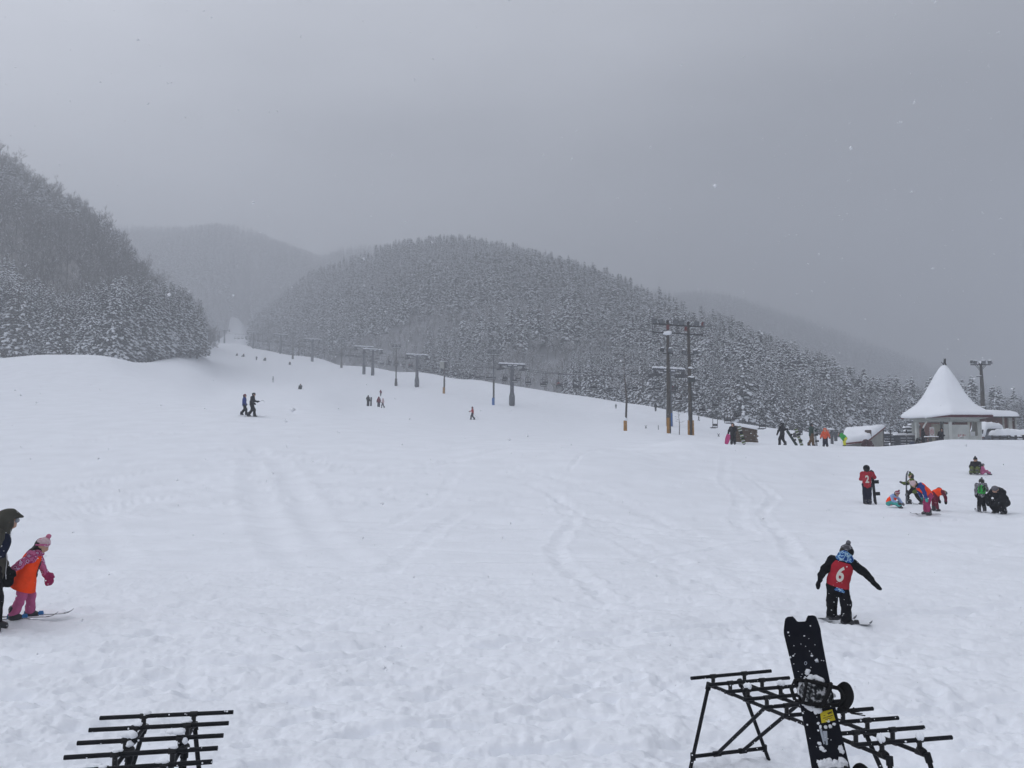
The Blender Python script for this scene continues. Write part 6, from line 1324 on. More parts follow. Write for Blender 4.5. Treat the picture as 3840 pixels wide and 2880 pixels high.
# --- pipe racks
def rack(name, bars, zt, label, stub_f=(.30, .68), ext=None):
    """bars: list of ((u,v) left end, (u,v) right end); top pipes lie at height zt"""
    def at(u, v, z):
        a, t = av(u, v); Y = (z - CAMZ) / t; return Vector((a * Y, Y, z))
    ends = [(at(*l, zt), at(*r, zt)) for l, r in bars]
    A = np.array([[*l, *r] for l, r in ends]); i = np.arange(len(A)); fit = np.array([np.polyval(np.polyfit(i, A[:, c], 1), i) for c in range(6)]).T
    A = A * .35 + fit * .65; base = Vector((A[:, 0].mean(), A[:, 1].mean(), 0)); root = empty(name, (base.x, base.y, Hs1(base.x, base.y)), 0, label, 'rack')
    off = -Vector(root.location); r0 = .0132
    L_ = [Vector(a[:3]) for a in A]; Rr = [Vector(a[3:]) for a in A]
    dirb = (Rr[0] - L_[0]).normalized(); ds = (L_[-1] - L_[0]).normalized()
    for l, r in zip(L_, Rr):
        mb = MB(); mb.tube([l + off, r + off], r0, 14); smooth_ang(mb.build('top_pipe', [PIPE], root), 40)
    zs = zt - .075; S = []
    for f in stub_f:
        p0 = L_[0].lerp(Rr[0], f); p1 = L_[-1].lerp(Rr[-1], f); p0 = Vector((p0.x, p0.y, zs)) - ds * .05; p1 = Vector((p1.x, p1.y, zs)) + ds * .05; S.append((p0, p1))
        mb = MB(); mb.tube([p0 + off, p1 + off], r0, 12); smooth_ang(mb.build('side_rail', [PIPE], root), 40)
        for l, r in zip(L_, Rr):
            c = l.lerp(r, f); mb = MB(); mb.tube([c + Vector((0, 0, -.075)) + off, c + Vector((0, 0, .004)) + off], .0145, 10); mb.tube([c - dirb * .022 + off, c + dirb * .022 + off], .0172, 12); mb.tube([c - ds * .026 + Vector((0, 0, -.075)) + off, c + ds * .026 + Vector((0, 0, -.075)) + off], .0172, 12)
            smooth_ang(mb.build('pipe_joint', [PIPEJ], root), 40)
    return root, off, L_, Rr, S, dirb, ds, zs
def gz(x, y): return Hs1(x, y)
def legs(root, off, tops, feet, cross_f=.82):
    """pairs of legs joined by a low cross pipe"""
    pts = []
    for t_, f_ in zip(tops, feet):
        mb = MB(); mb.tube([t_ + off, f_ + off], .0145, 12); mb.tube([t_ + off - (f_ - t_).normalized() * .015, t_ + off + (f_ - t_).normalized() * .04], .021, 12); smooth_ang(mb.build('leg', [PIPE], root), 40); pts.append(t_.lerp(f_, cross_f))
    if len(pts) == 2 and cross_f < 1:
        mb = MB(); mb.tube([pts[0] + off, pts[1] + off], .0145, 12)
        for p in pts: mb.tube([p + off - Vector((.0, 0, .025)), p + off + Vector((0, 0, .025))], .0205, 10)
        smooth_ang(mb.build('cross_pipe', [PIPE], root), 40)
    return pts
def z3(x, y): return ((2500 + x / 1.94) / 3.75, (2250 + y / 1.94) / 3.75)
RB = [(z3(180, 570), z3(757, 515)), (z3(302, 618), z3(892, 566)), (z3(420, 670), z3(1036, 617)), (z3(555, 725), z3(1182, 673)), (z3(693, 782), z3(1328, 730)), (z3(842, 840), z3(1495, 790)), (z3(1010, 908), z3(1690, 860)), (z3(1190, 978), z3(1873, 926)), (z3(1378, 1056), z3(2070, 996))]
root, off, L_, Rr, S, dirb, ds, zs = rack('snowboard_rack', RB, .64, 'black pipe rack holding the black snowboard', (.27, .66))
def ground_pt(u, v): p = hit(u, v, 20); return Vector((p.x, p.y, gz(p.x, p.y) - .03))
f1, f2 = ground_pt(*z3(165, 1170)), ground_pt(*z3(748, 1088))
cr = legs(root, off, [S[0][0], S[1][0]], [f1, f2])
for i, (s_, fr) in enumerate(((S[0], .30), (S[1], .30))):      # diagonal braces from the low cross pipe up to the side rails
    lo = cr[0].lerp(cr[1], .33 + .36 * i); up_ = s_[0].lerp(s_[1], .37); mb = MB(); mb.tube([lo + off, up_ + off], .0135, 10); mb.tube([lo + off - dirb * .03, lo + off + dirb * .03], .021, 10); smooth_ang(mb.build('brace', [PIPE], root), 40)
t1, t2 = S[0][1], S[1][1]; g1 = Vector((t1.x - .04, t1.y - .16, gz(t1.x, t1.y - .16) - .02)); g2 = Vector((t2.x + .14, t2.y - .14, gz(t2.x, t2.y - .14) - .02)); legs(root, off, [t1, t2], [g1, g2])
m1, m2 = S[0][0].lerp(S[0][1], .72), S[1][0].lerp(S[1][1], .72); legs(root, off, [m1, m2], [Vector((m1.x + .20, m1.y - .30, gz(m1.x, m1.y) - .02)), Vector((m2.x + .20, m2.y - .30, gz(m2.x, m2.y) - .02))])
RROOT, ROFF = root, off
def snowcap(root, off, p, s=(.05, .05, .035), n=4):
    mb = MB(); g = random.Random(int(p.x * 1e4))
    for i in range(n): mb.blob(Vector(p) + off + Vector((g.uniform(-.6, .6) * s[0], g.uniform(-.6, .6) * s[1], g.uniform(-.1, .3) * s[2])), (s[0] * g.uniform(.5, .9), s[1] * g.uniform(.5, .9), s[2] * g.uniform(.6, 1)), 0, ICO2, .2)
    return mb.build('snow_cap', [SNOW], root, smooth=True)
for k, f in ((2, .29), (2, .67), (8, .27), (8, .66)): snowcap(root, off, L_[k].lerp(Rr[k], f) + Vector((-.01, -.01, .03)), (.028, .026, .022) if k == 2 else (.018, .024, .030))
for k in (2, 8):
    for i in (0, 1): p = S[i][0].lerp(S[i][1], k / 8 * .93 + .035); mb = MB(); mb.tube([p + off + Vector((.012, -.035, .012)), p + off + Vector((.012, .015, .012))], .023, 12); smooth_ang(mb.build('end_cap', [PIPEJ], root), 40)
def z4(x, y): return ((200 + x / 3.072) / 3.75, (2600 + y / 3.072) / 3.75)
LB = [(z4(535, 280), z4(2075, 210)), (z4(410, 423), z4(2025, 340)), (z4(280, 577), z4(1955, 495)), (z4(125, 748), z4(1885, 640)), (z4(-45, 925), z4(1825, 790)), (z4(-225, 1110), z4(1760, 955)), (z4(-420, 1310), z4(1690, 1140))]
root, off, L_, Rr, S, dirb, ds, zs = rack('pipe_rack', LB, .70, 'empty black pipe rack half buried in the snow with no board', (.325, .70))
S0 = S[0][0]; S1 = S[1][0]
legs(root, off, [S1 + ds * .02, S0 + ds * .02], [Vector((S1.x + .14, S1.y - .15, gz(S1.x + .14, S1.y - .15) - .02)), Vector((S0.x - .14, S0.y - .12, gz(S0.x, S0.y) - .02))], 1)
k1, k2 = S[0][0].lerp(S[0][1], .36), S[1][0].lerp(S[1][1], .36)
for kk in (k1, k2):
    legs(root, off, [kk + dirb * .03], [Vector((kk.x + .09, kk.y - .22, gz(kk.x, kk.y) - .02))]); mb = MB(); mb.tube([kk + off + Vector((.03, -.04, .02)), kk + off + Vector((.03, .02, .02))], .024, 12); smooth_ang(mb.build('end_cap', [PIPEJ], root), 40)
    legs(root, off, [kk + dirb * .03], [Vector((kk.x - .10, kk.y - .05, gz(kk.x, kk.y) - .02))])
legs(root, off, [S[0][1], S[1][1]], [Vector((S[0][1].x - .05, S[0][1].y - .1, gz(S[0][1].x, S[0][1].y) - .02)), Vector((S[1][1].x + .1, S[1][1].y - .1, gz(S[1][1].x, S[1][1].y) - .02))])
snowcap(root, off, L_[2].lerp(Rr[2], .36) + Vector((0, 0, .030)), (.040, .030, .020), 6); snowcap(root, off, L_[2].lerp(Rr[2], .69) + Vector((-.02, 0, .034)), (.050, .03, .018), 6)
snowcap(root, off, k1 + Vector((.03, -.005, .06)), (.018, .022, .02)); snowcap(root, off, k2 + Vector((.03, -.005, .06)), (.018, .022, .02))
for k, f in ((0, .34), (1, .34), (1, .70), (3, .34), (3, .70), (4, .30), (4, .68)): snowcap(root, off, L_[k].lerp(Rr[k], f) + Vector((.0, 0, .019)), (.034, .018, .010), 3)
# ================================================================ people
def G(u, v, ymax=130.):
    p = hit(u, v, ymax); 
    if p is None: p = P(u, v, 60)
    return Vector((p.x, p.y, Hs1(p.x, p.y)))
def hp(px_, Y): return px_ * Y / FPX
KPINK = fab('pink_white_knit', (.6, .3, .4), pat=('voronoi', [(.50, .10, .22), (.62, .46, .50), (.60, .42, .46), (.66, .50, .54)]), pscale=13., speck=.03)
KSTR = fab('striped_red_knit', (.3, .1, .1), pat=('stripe', [(.22, .03, .06), (.45, .35, .38), (.22, .03, .06), (.3, .2, .25)]), pscale=14.)
bend = lambda d, z0=.0: None
# girl in the orange vest, far left
def girl_extra(e, J, H_):
    hd = J['head']; rh = .068 * H_ * 1.02
    sdf_obj('hair', [(0, ('ell', hd + v3(0, -.35, -.15) * rh, (rh * 1.0, rh * .85, rh * 1.05))), (0, ('cap', hd + v3(0, -.8, -.4) * rh, hd + v3(.1, -2.0, -.95) * rh, rh * .55, rh * .16)), (0, ('cap', hd + v3(.5, -.7, -.3) * rh, hd + v3(.7, -1.5, -1.05) * rh, rh * .4, rh * .08)), (0, ('cap', hd + v3(.75, .1, 0) * rh, hd + v3(.8, .1, -.5) * rh, rh * .22, rh * .1))], [HAIR], H_ / 150, e, k=.02, wr=.006, wscale=60)
    sdf_obj('neck_warmer', [(0, ('cap', J['neck'] + v3(-.03, .015, -.005) * H_, J['neck'] + v3(.03, .015, -.005) * H_, .046 * H_, .046 * H_)), (0, ('cap', J['neck'] + v3(0, .03, -.01) * H_, J['neck'] + v3(0, .055, -.03) * H_, .04 * H_, .025 * H_))], [FLORAL], H_ / 110, e, k=.02)
p = G(23.5, 619.5)
person(p, -72, 1.15, 'small child in an orange vest and pink trousers wearing a pink bobble hat', (FLORAL, PINKF, MAGF), dict(
    pelvis=(0, 0, .47), waist=(0, .02, .56), chest=(0, .065, .69), neck=(0, .115, .79), head=(0, .165, .865), look=(0, .82, -.55),
    shl=(-.10, .10, .755), shr=(.10, .09, .755), ell=(-.135, .13, .62), elr=(.15, -.03, .66), wrl=(-.125, .18, .52), wrr=(.15, -.135, .585), hal=(-.12, .22, .44), har=(.14, -.19, .52),
    hipl=(-.055, 0, .46), hipr=(.055, 0, .46), knl=(-.06, .055, .27), knr=(.06, -.02, .27), anl=(-.07, .05, .065), anr=(.06, -.09, .065), tol=(-.07, .15, .03), tor=(.06, .01, .03)),
    hat=('beanie', KPINK, fab('pompom_pink', (.52, .16, .26)), PINKF), vest=(ORGF, .05), num=('8', BDIG, False), vest_len=.535, skis=(1.0, SKIM, SKIB), detail=2, bulk=1.06, extra=girl_extra, head=1.02)
# adult cut by the left edge of the picture
def adult_extra(e, J, H_):
    sdf_obj('hood', [(0, ('ell', J['head'] + v3(0, -.01, .01) * H_, (.075 * H_, .088 * H_, .078 * H_))), (0, ('cap', J['head'] + v3(0, .01, .055) * H_, J['head'] + v3(0, .085, .02) * H_, .045 * H_, .022 * H_, ((0, 0, 1), .7))), (0, ('cap', J['head'] + v3(0, -.03, 0) * H_, J['neck'] + v3(0, -.01, -.01) * H_, .072 * H_, .07 * H_))], [CHARF], H_ / 120, e, k=.03, wr=.012, wscale=10,
            cut=lambda G_, D, c=J['head']: np.maximum(D, np.minimum(G_[:, 1] - c[1] - .035 * H_, c[2] + .012 * H_ - G_[:, 2])))
    sdf_obj('goggles', [(0, ('cap', J['head'] + v3(-.03, .055, -.005) * H_, J['head'] + v3(.03, .055, -.005) * H_, .020 * H_, .020 * H_))], [GOGG], H_ / 150, e)
    b = fab('navy_jacket_panel', (.010, .014, .035)); fx = v3(0, 1, 0)
    sdf_obj('jacket_panel', [(0, ('cap', J['waist'] + v3(0, .004, .03) * H_, J['chest'] + v3(0, .01, .0) * H_, .103 * H_, .108 * H_, (fx, .80)))], [b], H_ / 110, e, k=.02, wr=.006, wscale=12)
    sdf_obj('jacket_hem', [(0, ('cap', J['pelvis'] + v3(0, 0, -.03) * H_, J['waist'] + v3(0, 0, .0) * H_, .108 * H_, .100 * H_, (fx, .85)))], [CHARF], H_ / 110, e, k=.02, wr=.008, wscale=12)
    m = MB(); m.tube([J['neck'] + v3(.03, .055, .01) * H_, J['chest'] + v3(.025, .088, .0) * H_, J['waist'] + v3(.035, .090, .03) * H_, J['waist'] + v3(.03, .096, -.02) * H_, J['pelvis'] + v3(.035, .095, -.03) * H_, J['pelvis'] + v3(.02, .10, -.085) * H_], .0045, 6); m.build('zip', [WHITEF], e, smooth=True)
p = G(-10.5, 628)
person(p, -58, 1.60, 'adult in a charcoal and navy hooded jacket looking down beside the child in orange', (CHARF, BLACKF, BLACKF), dict(
    pelvis=(0, 0, .50), waist=(0, .005, .59), chest=(0, .03, .72), neck=(0, .065, .825), head=(0, .105, .895), look=(0, .8, -.6), shl=(-.115, .03, .78), shr=(.115, .03, .78), ell=(-.14, .05, .63), elr=(.15, -.06, .63), wrl=(-.12, .08, .50), wrr=(.15, -.02, .50),
    knl=(-.06, .035, .27), knr=(.06, .03, .27), anl=(-.07, .03, .05), anr=(.065, -.02, .05), tol=(-.07, .15, .03), tor=(.065, .10, .03)), adult=True, detail=2, extra=adult_extra, skis=None, bulk=1.05)
# child number 6
def six_extra(e, J, H_):
    sdf_obj('hood', [(0, ('ell', J['neck'] + v3(.0, -.045, .035) * H_, (.082 * H_, .055 * H_, .070 * H_))), (0, ('cap', J['neck'] + v3(-.05, -.02, .0) * H_, J['neck'] + v3(.06, -.02, .0) * H_, .05 * H_, .05 * H_))], [BLUCAMO], H_ / 120, e, k=.03, wr=.01, wscale=20)
    fx = v3(0, 1, 0); lo = J['pelvis'] - (J['waist'] - J['pelvis']) * .45
    sdf_obj('jacket_hem', [(0, ('cap', lo, J['pelvis'] + v3(0, 0, .03) * H_, .124 * H_, .116 * H_, (fx, .84)))], [BLUCAMO], H_ / 110, e, k=.02, wr=.01, wscale=12, cut=lambda G_, D: np.maximum(D, np.maximum(-((G_ - (lo + v3(0, 0, -.01) * H_)) @ v3(.3, 0, 1)), ((G_ - (J['pelvis'] + v3(0, 0, .045) * H_)) @ v3(.3, 0, 1)))))
    sdf_obj('ear_flaps', [(0, ('ell', J['head'] + v3(.03, -.005, .0) * H_, (.062 * H_, .072 * H_, .062 * H_)))], [BLACKF], H_ / 120, e)
p = G(840.0, 621.5)
person(p, -20, 1.10, 'child in a red vest printed with number 6 balancing with arms out', (BLACKF, BLACKF, BLACKF), dict(
    pelvis=(-.015, 0, .47), waist=(.0, 0, .56), chest=(.035, .0, .70), neck=(.065, 0, .80), head=(.09, .025, .885), look=(.5, .8, -.2),
    shl=(-.065, 0, .775), shr=(.155, 0, .745), ell=(-.155, -.02, .67), elr=(.265, .0, .665), wrl=(-.205, -.01, .585), wrr=(.355, .02, .575), hal=(-.225, -.01, .52), har=(.41, .02, .505),
    hipl=(-.065, 0, .46), hipr=(.045, 0, .46), knl=(-.085, .08, .27), knr=(.075, .0, .26), anl=(-.085, .20, .065), anr=(.07, -.04, .065), tol=(.015, .22, .03), tor=(.17, -.03, .03)),
    hat=('beanie', GREYCAMO, GREYF), vest=(REDF, .006), num=('6', WDIG, True), vest_len=.435, skis=(.58, SKIM), detail=2, extra=six_extra, face_on=False, bulk=1.2)
# middle right groups
p = G(867.5, 503.3); Y = p.y
sH = hp(41.0, Y)
person(p, -17, sH * .97, 'teenager in a red jacket printed with number 2 resting both hands on an upright snowboard', (REDF, NAVYF, BLACKF), dict(shr=(.105, .01, .775), elr=(.185, .06, .69), wrr=(.155, .10, .80), har=(.12, .11, .84), shl=(-.10, .01, .775), ell=(-.13, .07, .64), wrl=(.04, .15, .79), hal=(.10, .13, .82), knl=(-.05, .0, .27), knr=(.05, 0, .27), anl=(-.05, 0, .05), anr=(.05, 0, .05)), hat=('helmet', BLACKF), vest=None, detail=1, bulk=1.05,
       extra=lambda e, J, H_: number_on(bpy.data.objects[[c.name for c in e.children if c.name.startswith('body')][0]], '2', WDIG, J, H_, e, True))
q = P(875.5, 504.2, Y + .02); snowboard((q.x - .01, q.y, Hs1(q.x, q.y) - .02), (q.x - .06, q.y + .10, q.z + sH * .80), (.75, -.8, 0), 'dark snowboard held upright by the teenager in red', W=.27, full=False)
p = G(892, 507.5); Y = p.y
person(p, -150, 1.15, 'child in an orange vest and striped hat sitting in the snow fastening a binding', (LBLUEF, TEALF, GREYF), dict(
    pelvis=(0, -.10, .13), waist=(0, -.06, .20), chest=(0, .06, .30), neck=(0, .13, .37), head=(0, .18, .435), look=(0, .7, -.7), shl=(-.11, .08, .35), shr=(.11, .08, .35), ell=(-.16, .14, .24), elr=(.16, .14, .24), wrl=(-.12, .27, .13), wrr=(.13, .26, .15),
    hipl=(-.07, -.08, .12), hipr=(.07, -.08, .12), knl=(-.17, .14, .14), knr=(.14, .14, .16), anl=(-.30, .0, .06), anr=(.16, .38, .06), tol=(-.38, -.02, .05), tor=(.17, .46, .08)), hat=('beanie', KSTR, MAROON), vest=(ORGF, .01), detail=1)
MID_Y = Y
p = G(913.8, 504.0); sH = hp(35.2, p.y)
person(p, 55, sH * .93, 'child in an olive jacket and bobble hat holding an upright ski with a bent knee', (OLIVEF, BLACKF, BLACKF), dict(
    pelvis=(0, -.02, .44), waist=(0, -.01, .53), chest=(0, .02, .67), neck=(0, .03, .79), head=(0, .05, .87), shl=(-.10, .04, .75), ell=(-.13, .16, .66), wrl=(-.10, .28, .66), hal=(-.09, .33, .68), shr=(.10, .03, .75), elr=(.15, .10, .64), wrr=(.12, .22, .62),
    knl=(-.05, .17, .30), anl=(-.06, .10, .055), tol=(-.06, .2, .03), knr=(.06, -.10, .24), anr=(.07, -.22, .07), tor=(.07, -.13, .03)), hat=('beanie', OLIVEF, BLACKF), hood=None, detail=1, skis=(.6, SKIM))
q = P(906.3, 503.0, p.y - .25)
def lone_ski(base, top, label, hint=(0, -1, 0), L_=None, bind=True, m=SKIM, group=None):
    M_, L0 = place_board(base, top, hint); e = bpy.data.objects.new('ski', None); COL.objects.link(e); e.matrix_world = M_; tag(e, label, 'ski', group)
    mb = MB(); V = []; pr = [(0, 0, .6), (.06, 0, 1), (.3, 0, .85), (.5, 0, .8), (.75, 0, .95), (.88, -.015, 1.05), (.96, -.05, .8), (1, -.09, .3)]
    for t_, y_, w_ in pr: V += [(-.042 * w_, y_ - .012, t_ * L0), (.042 * w_, y_ - .012, t_ * L0), (.042 * w_, y_, t_ * L0), (-.042 * w_, y_, t_ * L0)]
    mb.add(V, [(i * 4 + j, i * 4 + (j + 1) % 4, i * 4 + 4 + (j + 1) % 4, i * 4 + 4 + j) for i in range(len(pr) - 1) for j in range(4)] + [(3, 2, 1, 0), (28, 29, 30, 31)]); mb.build('blade', [m], e)
    if bind:
        for z in (L0 * .38, L0 * .60): b = MB(); b.box((0, -.04, z), (.06, .06, .09), taper=.7); b.box((0, -.075, z - .02), (.05, .03, .03)); b.build('binding', [RUBB], e)
    return e
lone_ski((q.x, q.y, q.z - .03), (q.x + .035, q.y, q.z + hp(32.0, q.y)), 'dark ski with bindings held upright by the child in the olive jacket', hint=(.45, -1, 0))
p = G(927, 516.3); sH = 1.34
person(p, 92, sH, 'child in an orange vest and magenta trousers bending forward in a pale bobble hat', (BLUEF, MAGF, TEALF), dict(
    pelvis=(0, -.05, .47), waist=(0, .0, .55), chest=(0, .12, .65), neck=(0, .21, .70), head=(0, .28, .735), look=(0, .7, -.7), shl=(-.11, .15, .67), shr=(.11, .15, .67), ell=(-.15, .12, .52), elr=(.15, .08, .52), wrl=(-.17, .10, .40), wrr=(.17, .02, .42),
    hipl=(-.06, -.05, .46), hipr=(.06, -.05, .46), knl=(-.08, .02, .27), knr=(.09, -.02, .27), anl=(-.10, .0, .06), anr=(.12, -.04, .06), tol=(-.12, .1, .03), tor=(.13, .06, .03)), hat=('beanie', PALEF, PALEF), vest=(ORGF, .012), num=('1', BDIG, False), vest_len=.47, detail=1, skis=(.9, SKIM))
p = Vector((U2A(933) * (p.y + 1.6), p.y + 1.6, 0)); p.z = Hs1(p.x, p.y)
person(p, -80, 1.18, 'child in an orange vest and maroon trousers bent over behind the pale bobble hat', (MAROON, MAROON, BLACKF), dict(
    pelvis=(0, -.05, .45), waist=(0, .02, .50), chest=(0, .14, .54), neck=(0, .22, .53), head=(0, .28, .51), shl=(-.11, .16, .53), shr=(.11, .16, .53), ell=(-.14, .20, .40), elr=(.14, .22, .40), wrl=(-.12, .22, .28), wrr=(.12, .24, .28),
    hipl=(-.06, -.05, .44), hipr=(.06, -.05, .44), knl=(-.07, .0, .26), knr=(.07, -.02, .26)), hat=('beanie', GREYF), vest=(ORGF, .01), detail=1)
p = Vector((U2A(983) * MID_Y * .97, MID_Y * .97, 0)); p = G(982, 512.3); sH = hp(36.0, p.y)
person(p, -22, sH * .96, 'child in a green vest printed with number 19 beside a crouching adult in black', (GREYCAMO, BLACKF, BLACKF), dict(neck=(.02, .05, .80), head=(.03, .09, .86), chest=(.01, .03, .70), elr=(.16, .06, .64), wrr=(.17, .18, .60), ell=(-.14, -.02, .62), wrl=(-.13, .02, .48), knl=(-.06, .01, .25), knr=(.05, .04, .25)), hat=('beanie', GREYCAMO, BLACKF), vest=(GREENF, .008), num=('19', BDIG, True), detail=1, skis=(.9, SKIM))
p = G(998.5, 513.2); 
person(p, 112, 1.62, 'adult in black crouching low in front of the child in green', (BLACKF, BLACKF, BLACKF), dict(
    pelvis=(.02, -.17, .22), waist=(.01, -.12, .30), chest=(-.02, .0, .40), neck=(-.03, .07, .46), head=(-.04, .12, .50), look=(0, .8, -.5), shl=(-.13, .02, .43), shr=(.10, .0, .45), ell=(-.17, .10, .32), elr=(.18, .06, .33), wrl=(-.12, .20, .24), wrr=(.08, .18, .22),
    hipl=(-.06, -.16, .22), hipr=(.07, -.16, .22), knl=(-.11, .10, .26), knr=(.13, .06, .22), anl=(-.10, -.02, .04), anr=(.13, -.10, .04), tol=(-.11, .08, .02), tor=(.14, .0, .02)), adult=True, hat=('beanie', GREYF), detail=1, bulk=1.25)
p = G(976, 474.6, 52); 
SIT = dict(pelvis=(0, -.05, .10), waist=(0, -.06, .18), chest=(0, -.04, .31), neck=(0, -.01, .41), head=(0, .01, .49), shl=(-.105, -.02, .37), shr=(.105, -.02, .37), ell=(-.15, .02, .24), elr=(.15, .02, .24), wrl=(-.12, .13, .18), wrr=(.12, .13, .18),
           hipl=(-.055, -.03, .09), hipr=(.055, -.03, .09), knl=(-.08, .17, .20), knr=(.08, .17, .20), anl=(-.09, .30, .05), anr=(.09, .30, .05), tol=(-.10, .36, .09), tor=(.10, .36, .09))
person(p, 140, 1.62, 'adult in a dark jacket sitting in the snow beside a child in pink', (BLACKF, OLIVEF, BLACKF), SIT, adult=True, hat=('beanie', BLACKF, BLACKF), detail=1, bulk=1.15)
p = G(983, 475.2, 52)
person(p, -95, 1.05, 'small child in pale pink sitting against the seated adult in dark clothes', (PINKF, PINKF, GREYF), SIT, hat=('beanie', GREYF), detail=1)
# crest row on the right
CY = 60.0
def crest(u, v=446.5, Y=CY): a = U2A(u) * Y; return Vector((a, Y, Hs1(a, Y)))
p = crest(733, Y=59); sH = hp(22.6, 59)
person(p, 150, sH * .97, 'hooded adult in black holding a black and white snowboard beside the wooden shed', (BLACKF, BLACKF, BLACKF), dict(elr=(.17, .03, .64), wrr=(.19, .06, .54), ell=(-.16, .06, .64), wrl=(-.02, .14, .62)), adult=True, hood=BLACKF, detail=1, bulk=1.15)
bb = P(743.5, 446, 59.0); tt = P(736.5, 426, 58.8); snowboard((bb.x, bb.y - .2, bb.z + .1), (tt.x + .1, tt.y - .3, tt.z), (-.2, -1, .2), 'black and white striped snowboard held across the body of the hooded adult', W=.29, m=ZEB, full=False)
q = MB(); PS = mat('pink_sled_plastic', (.55, .03, .20), .4, .1, spec=.5)
V = []; 
for i in range(9):
    t_ = i / 8; z = t_ * .80; w = .19 * (1 - .35 * (2 * t_ - 1) ** 2)
    for j in range(7): a = (j / 6 - .5) * 2; V.append((a * w, -.07 * abs(a) ** 3 + (.12 * max(0, t_ - .75) ** 1), z))
n0 = len(V); V += [(x, y - .012, z) for x, y, z in V]; F = []
for i in range(8):
    for j in range(6): a = i * 7 + j; F += [(a, a + 1, a + 8, a + 7), (n0 + a, n0 + a + 7, n0 + a + 8, n0 + a + 1)]
F += [(i * 7, i * 7 + 7, n0 + i * 7 + 7, n0 + i * 7) for i in range(8)] + [(i * 7 + 6, n0 + i * 7 + 6, n0 + i * 7 + 13, i * 7 + 13) for i in range(8)] + [(j, n0 + j, n0 + j + 1, j + 1) for j in range(6)] + [(56 + j, 57 + j, n0 + 57 + j, n0 + 56 + j) for j in range(6)]
q.add(V, F); s_ = crest(725.5, Y=58.6); sl = q.build('sled', [PS], None, smooth=True); sl.location = (s_.x, s_.y, s_.z + .03); sl.rotation_euler = (R(-8), R(22), R(15)); tag(sl, 'small pink plastic sled standing on end beside the hooded adult', 'sled')
p = crest(782.3, Y=60); sH = hp(23.2, 60)
person(p, 38, sH * .98, 'snowboarder in black walking and dragging a board on a tether', (BLACKF, BLACKF, BLACKF), dict(ell=(-.20, .05, .63), wrl=(-.27, .06, .50), elr=(.16, .0, .66), wrr=(.15, -.13, .70), anl=(-.06, .10, .05), knl=(-.06, .10, .27), anr=(.07, -.10, .05)), adult=True, hood=BLACKF, detail=1, bulk=1.12, hat=('beanie', BLACKF))
a_, b_ = P(797, 446.0, 59.8), P(787.5, 430.0, 59.8); snowboard((a_.x, a_.y, a_.z - .0), (b_.x, b_.y + .2, b_.z), (.4, -1, .3), 'dark snowboard trailing diagonally behind the walking snowboarder in black', W=.28, m=fab('dark_green_board', (.03, .05, .045), speck=.3), full=False)
a_, b_ = P(802.5, 447.4, 59.3), P(795.5, 428.0, 59.3); snowboard((a_.x, a_.y, a_.z), (b_.x, b_.y, b_.z), (.1, -1, .1), 'striped black white and green snowboard standing upright in front of the lift chair', W=.27, m=ZEB, full=False)
p = crest(818.7, Y=59.7) if False else crest(811.5, Y=59.7); sH = hp(23.0, 59.7)
person(p, -82, sH * .98, 'adult in a dark green jacket and brown trousers standing by an upright board', (DKGREEN, BROWNF, BLACKF), dict(elr=(.17, .08, .66), wrr=(.10, .17, .70), ell=(-.16, .05, .64), wrl=(-.02, .18, .68), anr=(.07, .04, .05), anl=(-.07, -.10, .05)), adult=True, hat=('helmet', BLACKF), detail=1, bulk=1.2)
a_, b_ = P(816.7, 447.4, 59.4), P(815.0, 428.6, 59.4); snowboard((a_.x, a_.y, a_.z), (b_.x - .05, b_.y, b_.z), (.6, -1, .1), 'pale grey snowboard held upright by the adult in brown trousers', W=.27, m=fab('pale_board', (.32, .33, .34), speck=.3), full=False)
p = crest(825.2, Y=57.5); sH = hp(22.4, 57.5)
person(p, 152, sH * .82, 'toddler in an orange hooded jacket facing the camera near the hut', (fab('orange_red_fabric', (.62, .09, .03)), NAVYF, BLACKF), dict(ell=(-.19, 0, .63), wrl=(-.22, .03, .50), elr=(.19, 0, .63), wrr=(.22, .03, .50), anl=(-.09, 0, .05), anr=(.09, 0, .05)), hood=fab('orange_hood', (.62, .12, .05)), detail=1, bulk=1.3, head=1.15)
p = crest(844.5, Y=60.5)
person(p, 80, 1.30, 'child in a green jacket and yellow trousers bending beside the snow-covered hut', (GREENF, LIMEF, BLACKF), dict(
    pelvis=(0, -.05, .46), waist=(0, .02, .54), chest=(0, .15, .62), neck=(0, .24, .66), head=(0, .32, .68), shl=(-.11, .19, .63), shr=(.11, .19, .63), ell=(-.13, .16, .47), elr=(.13, .14, .47), wrl=(-.10, .10, .38), wrr=(.10, .08, .38), hipl=(-.06, -.05, .45), hipr=(.06, -.05, .45)), hat=('beanie', GREYF), detail=1, bulk=1.25)
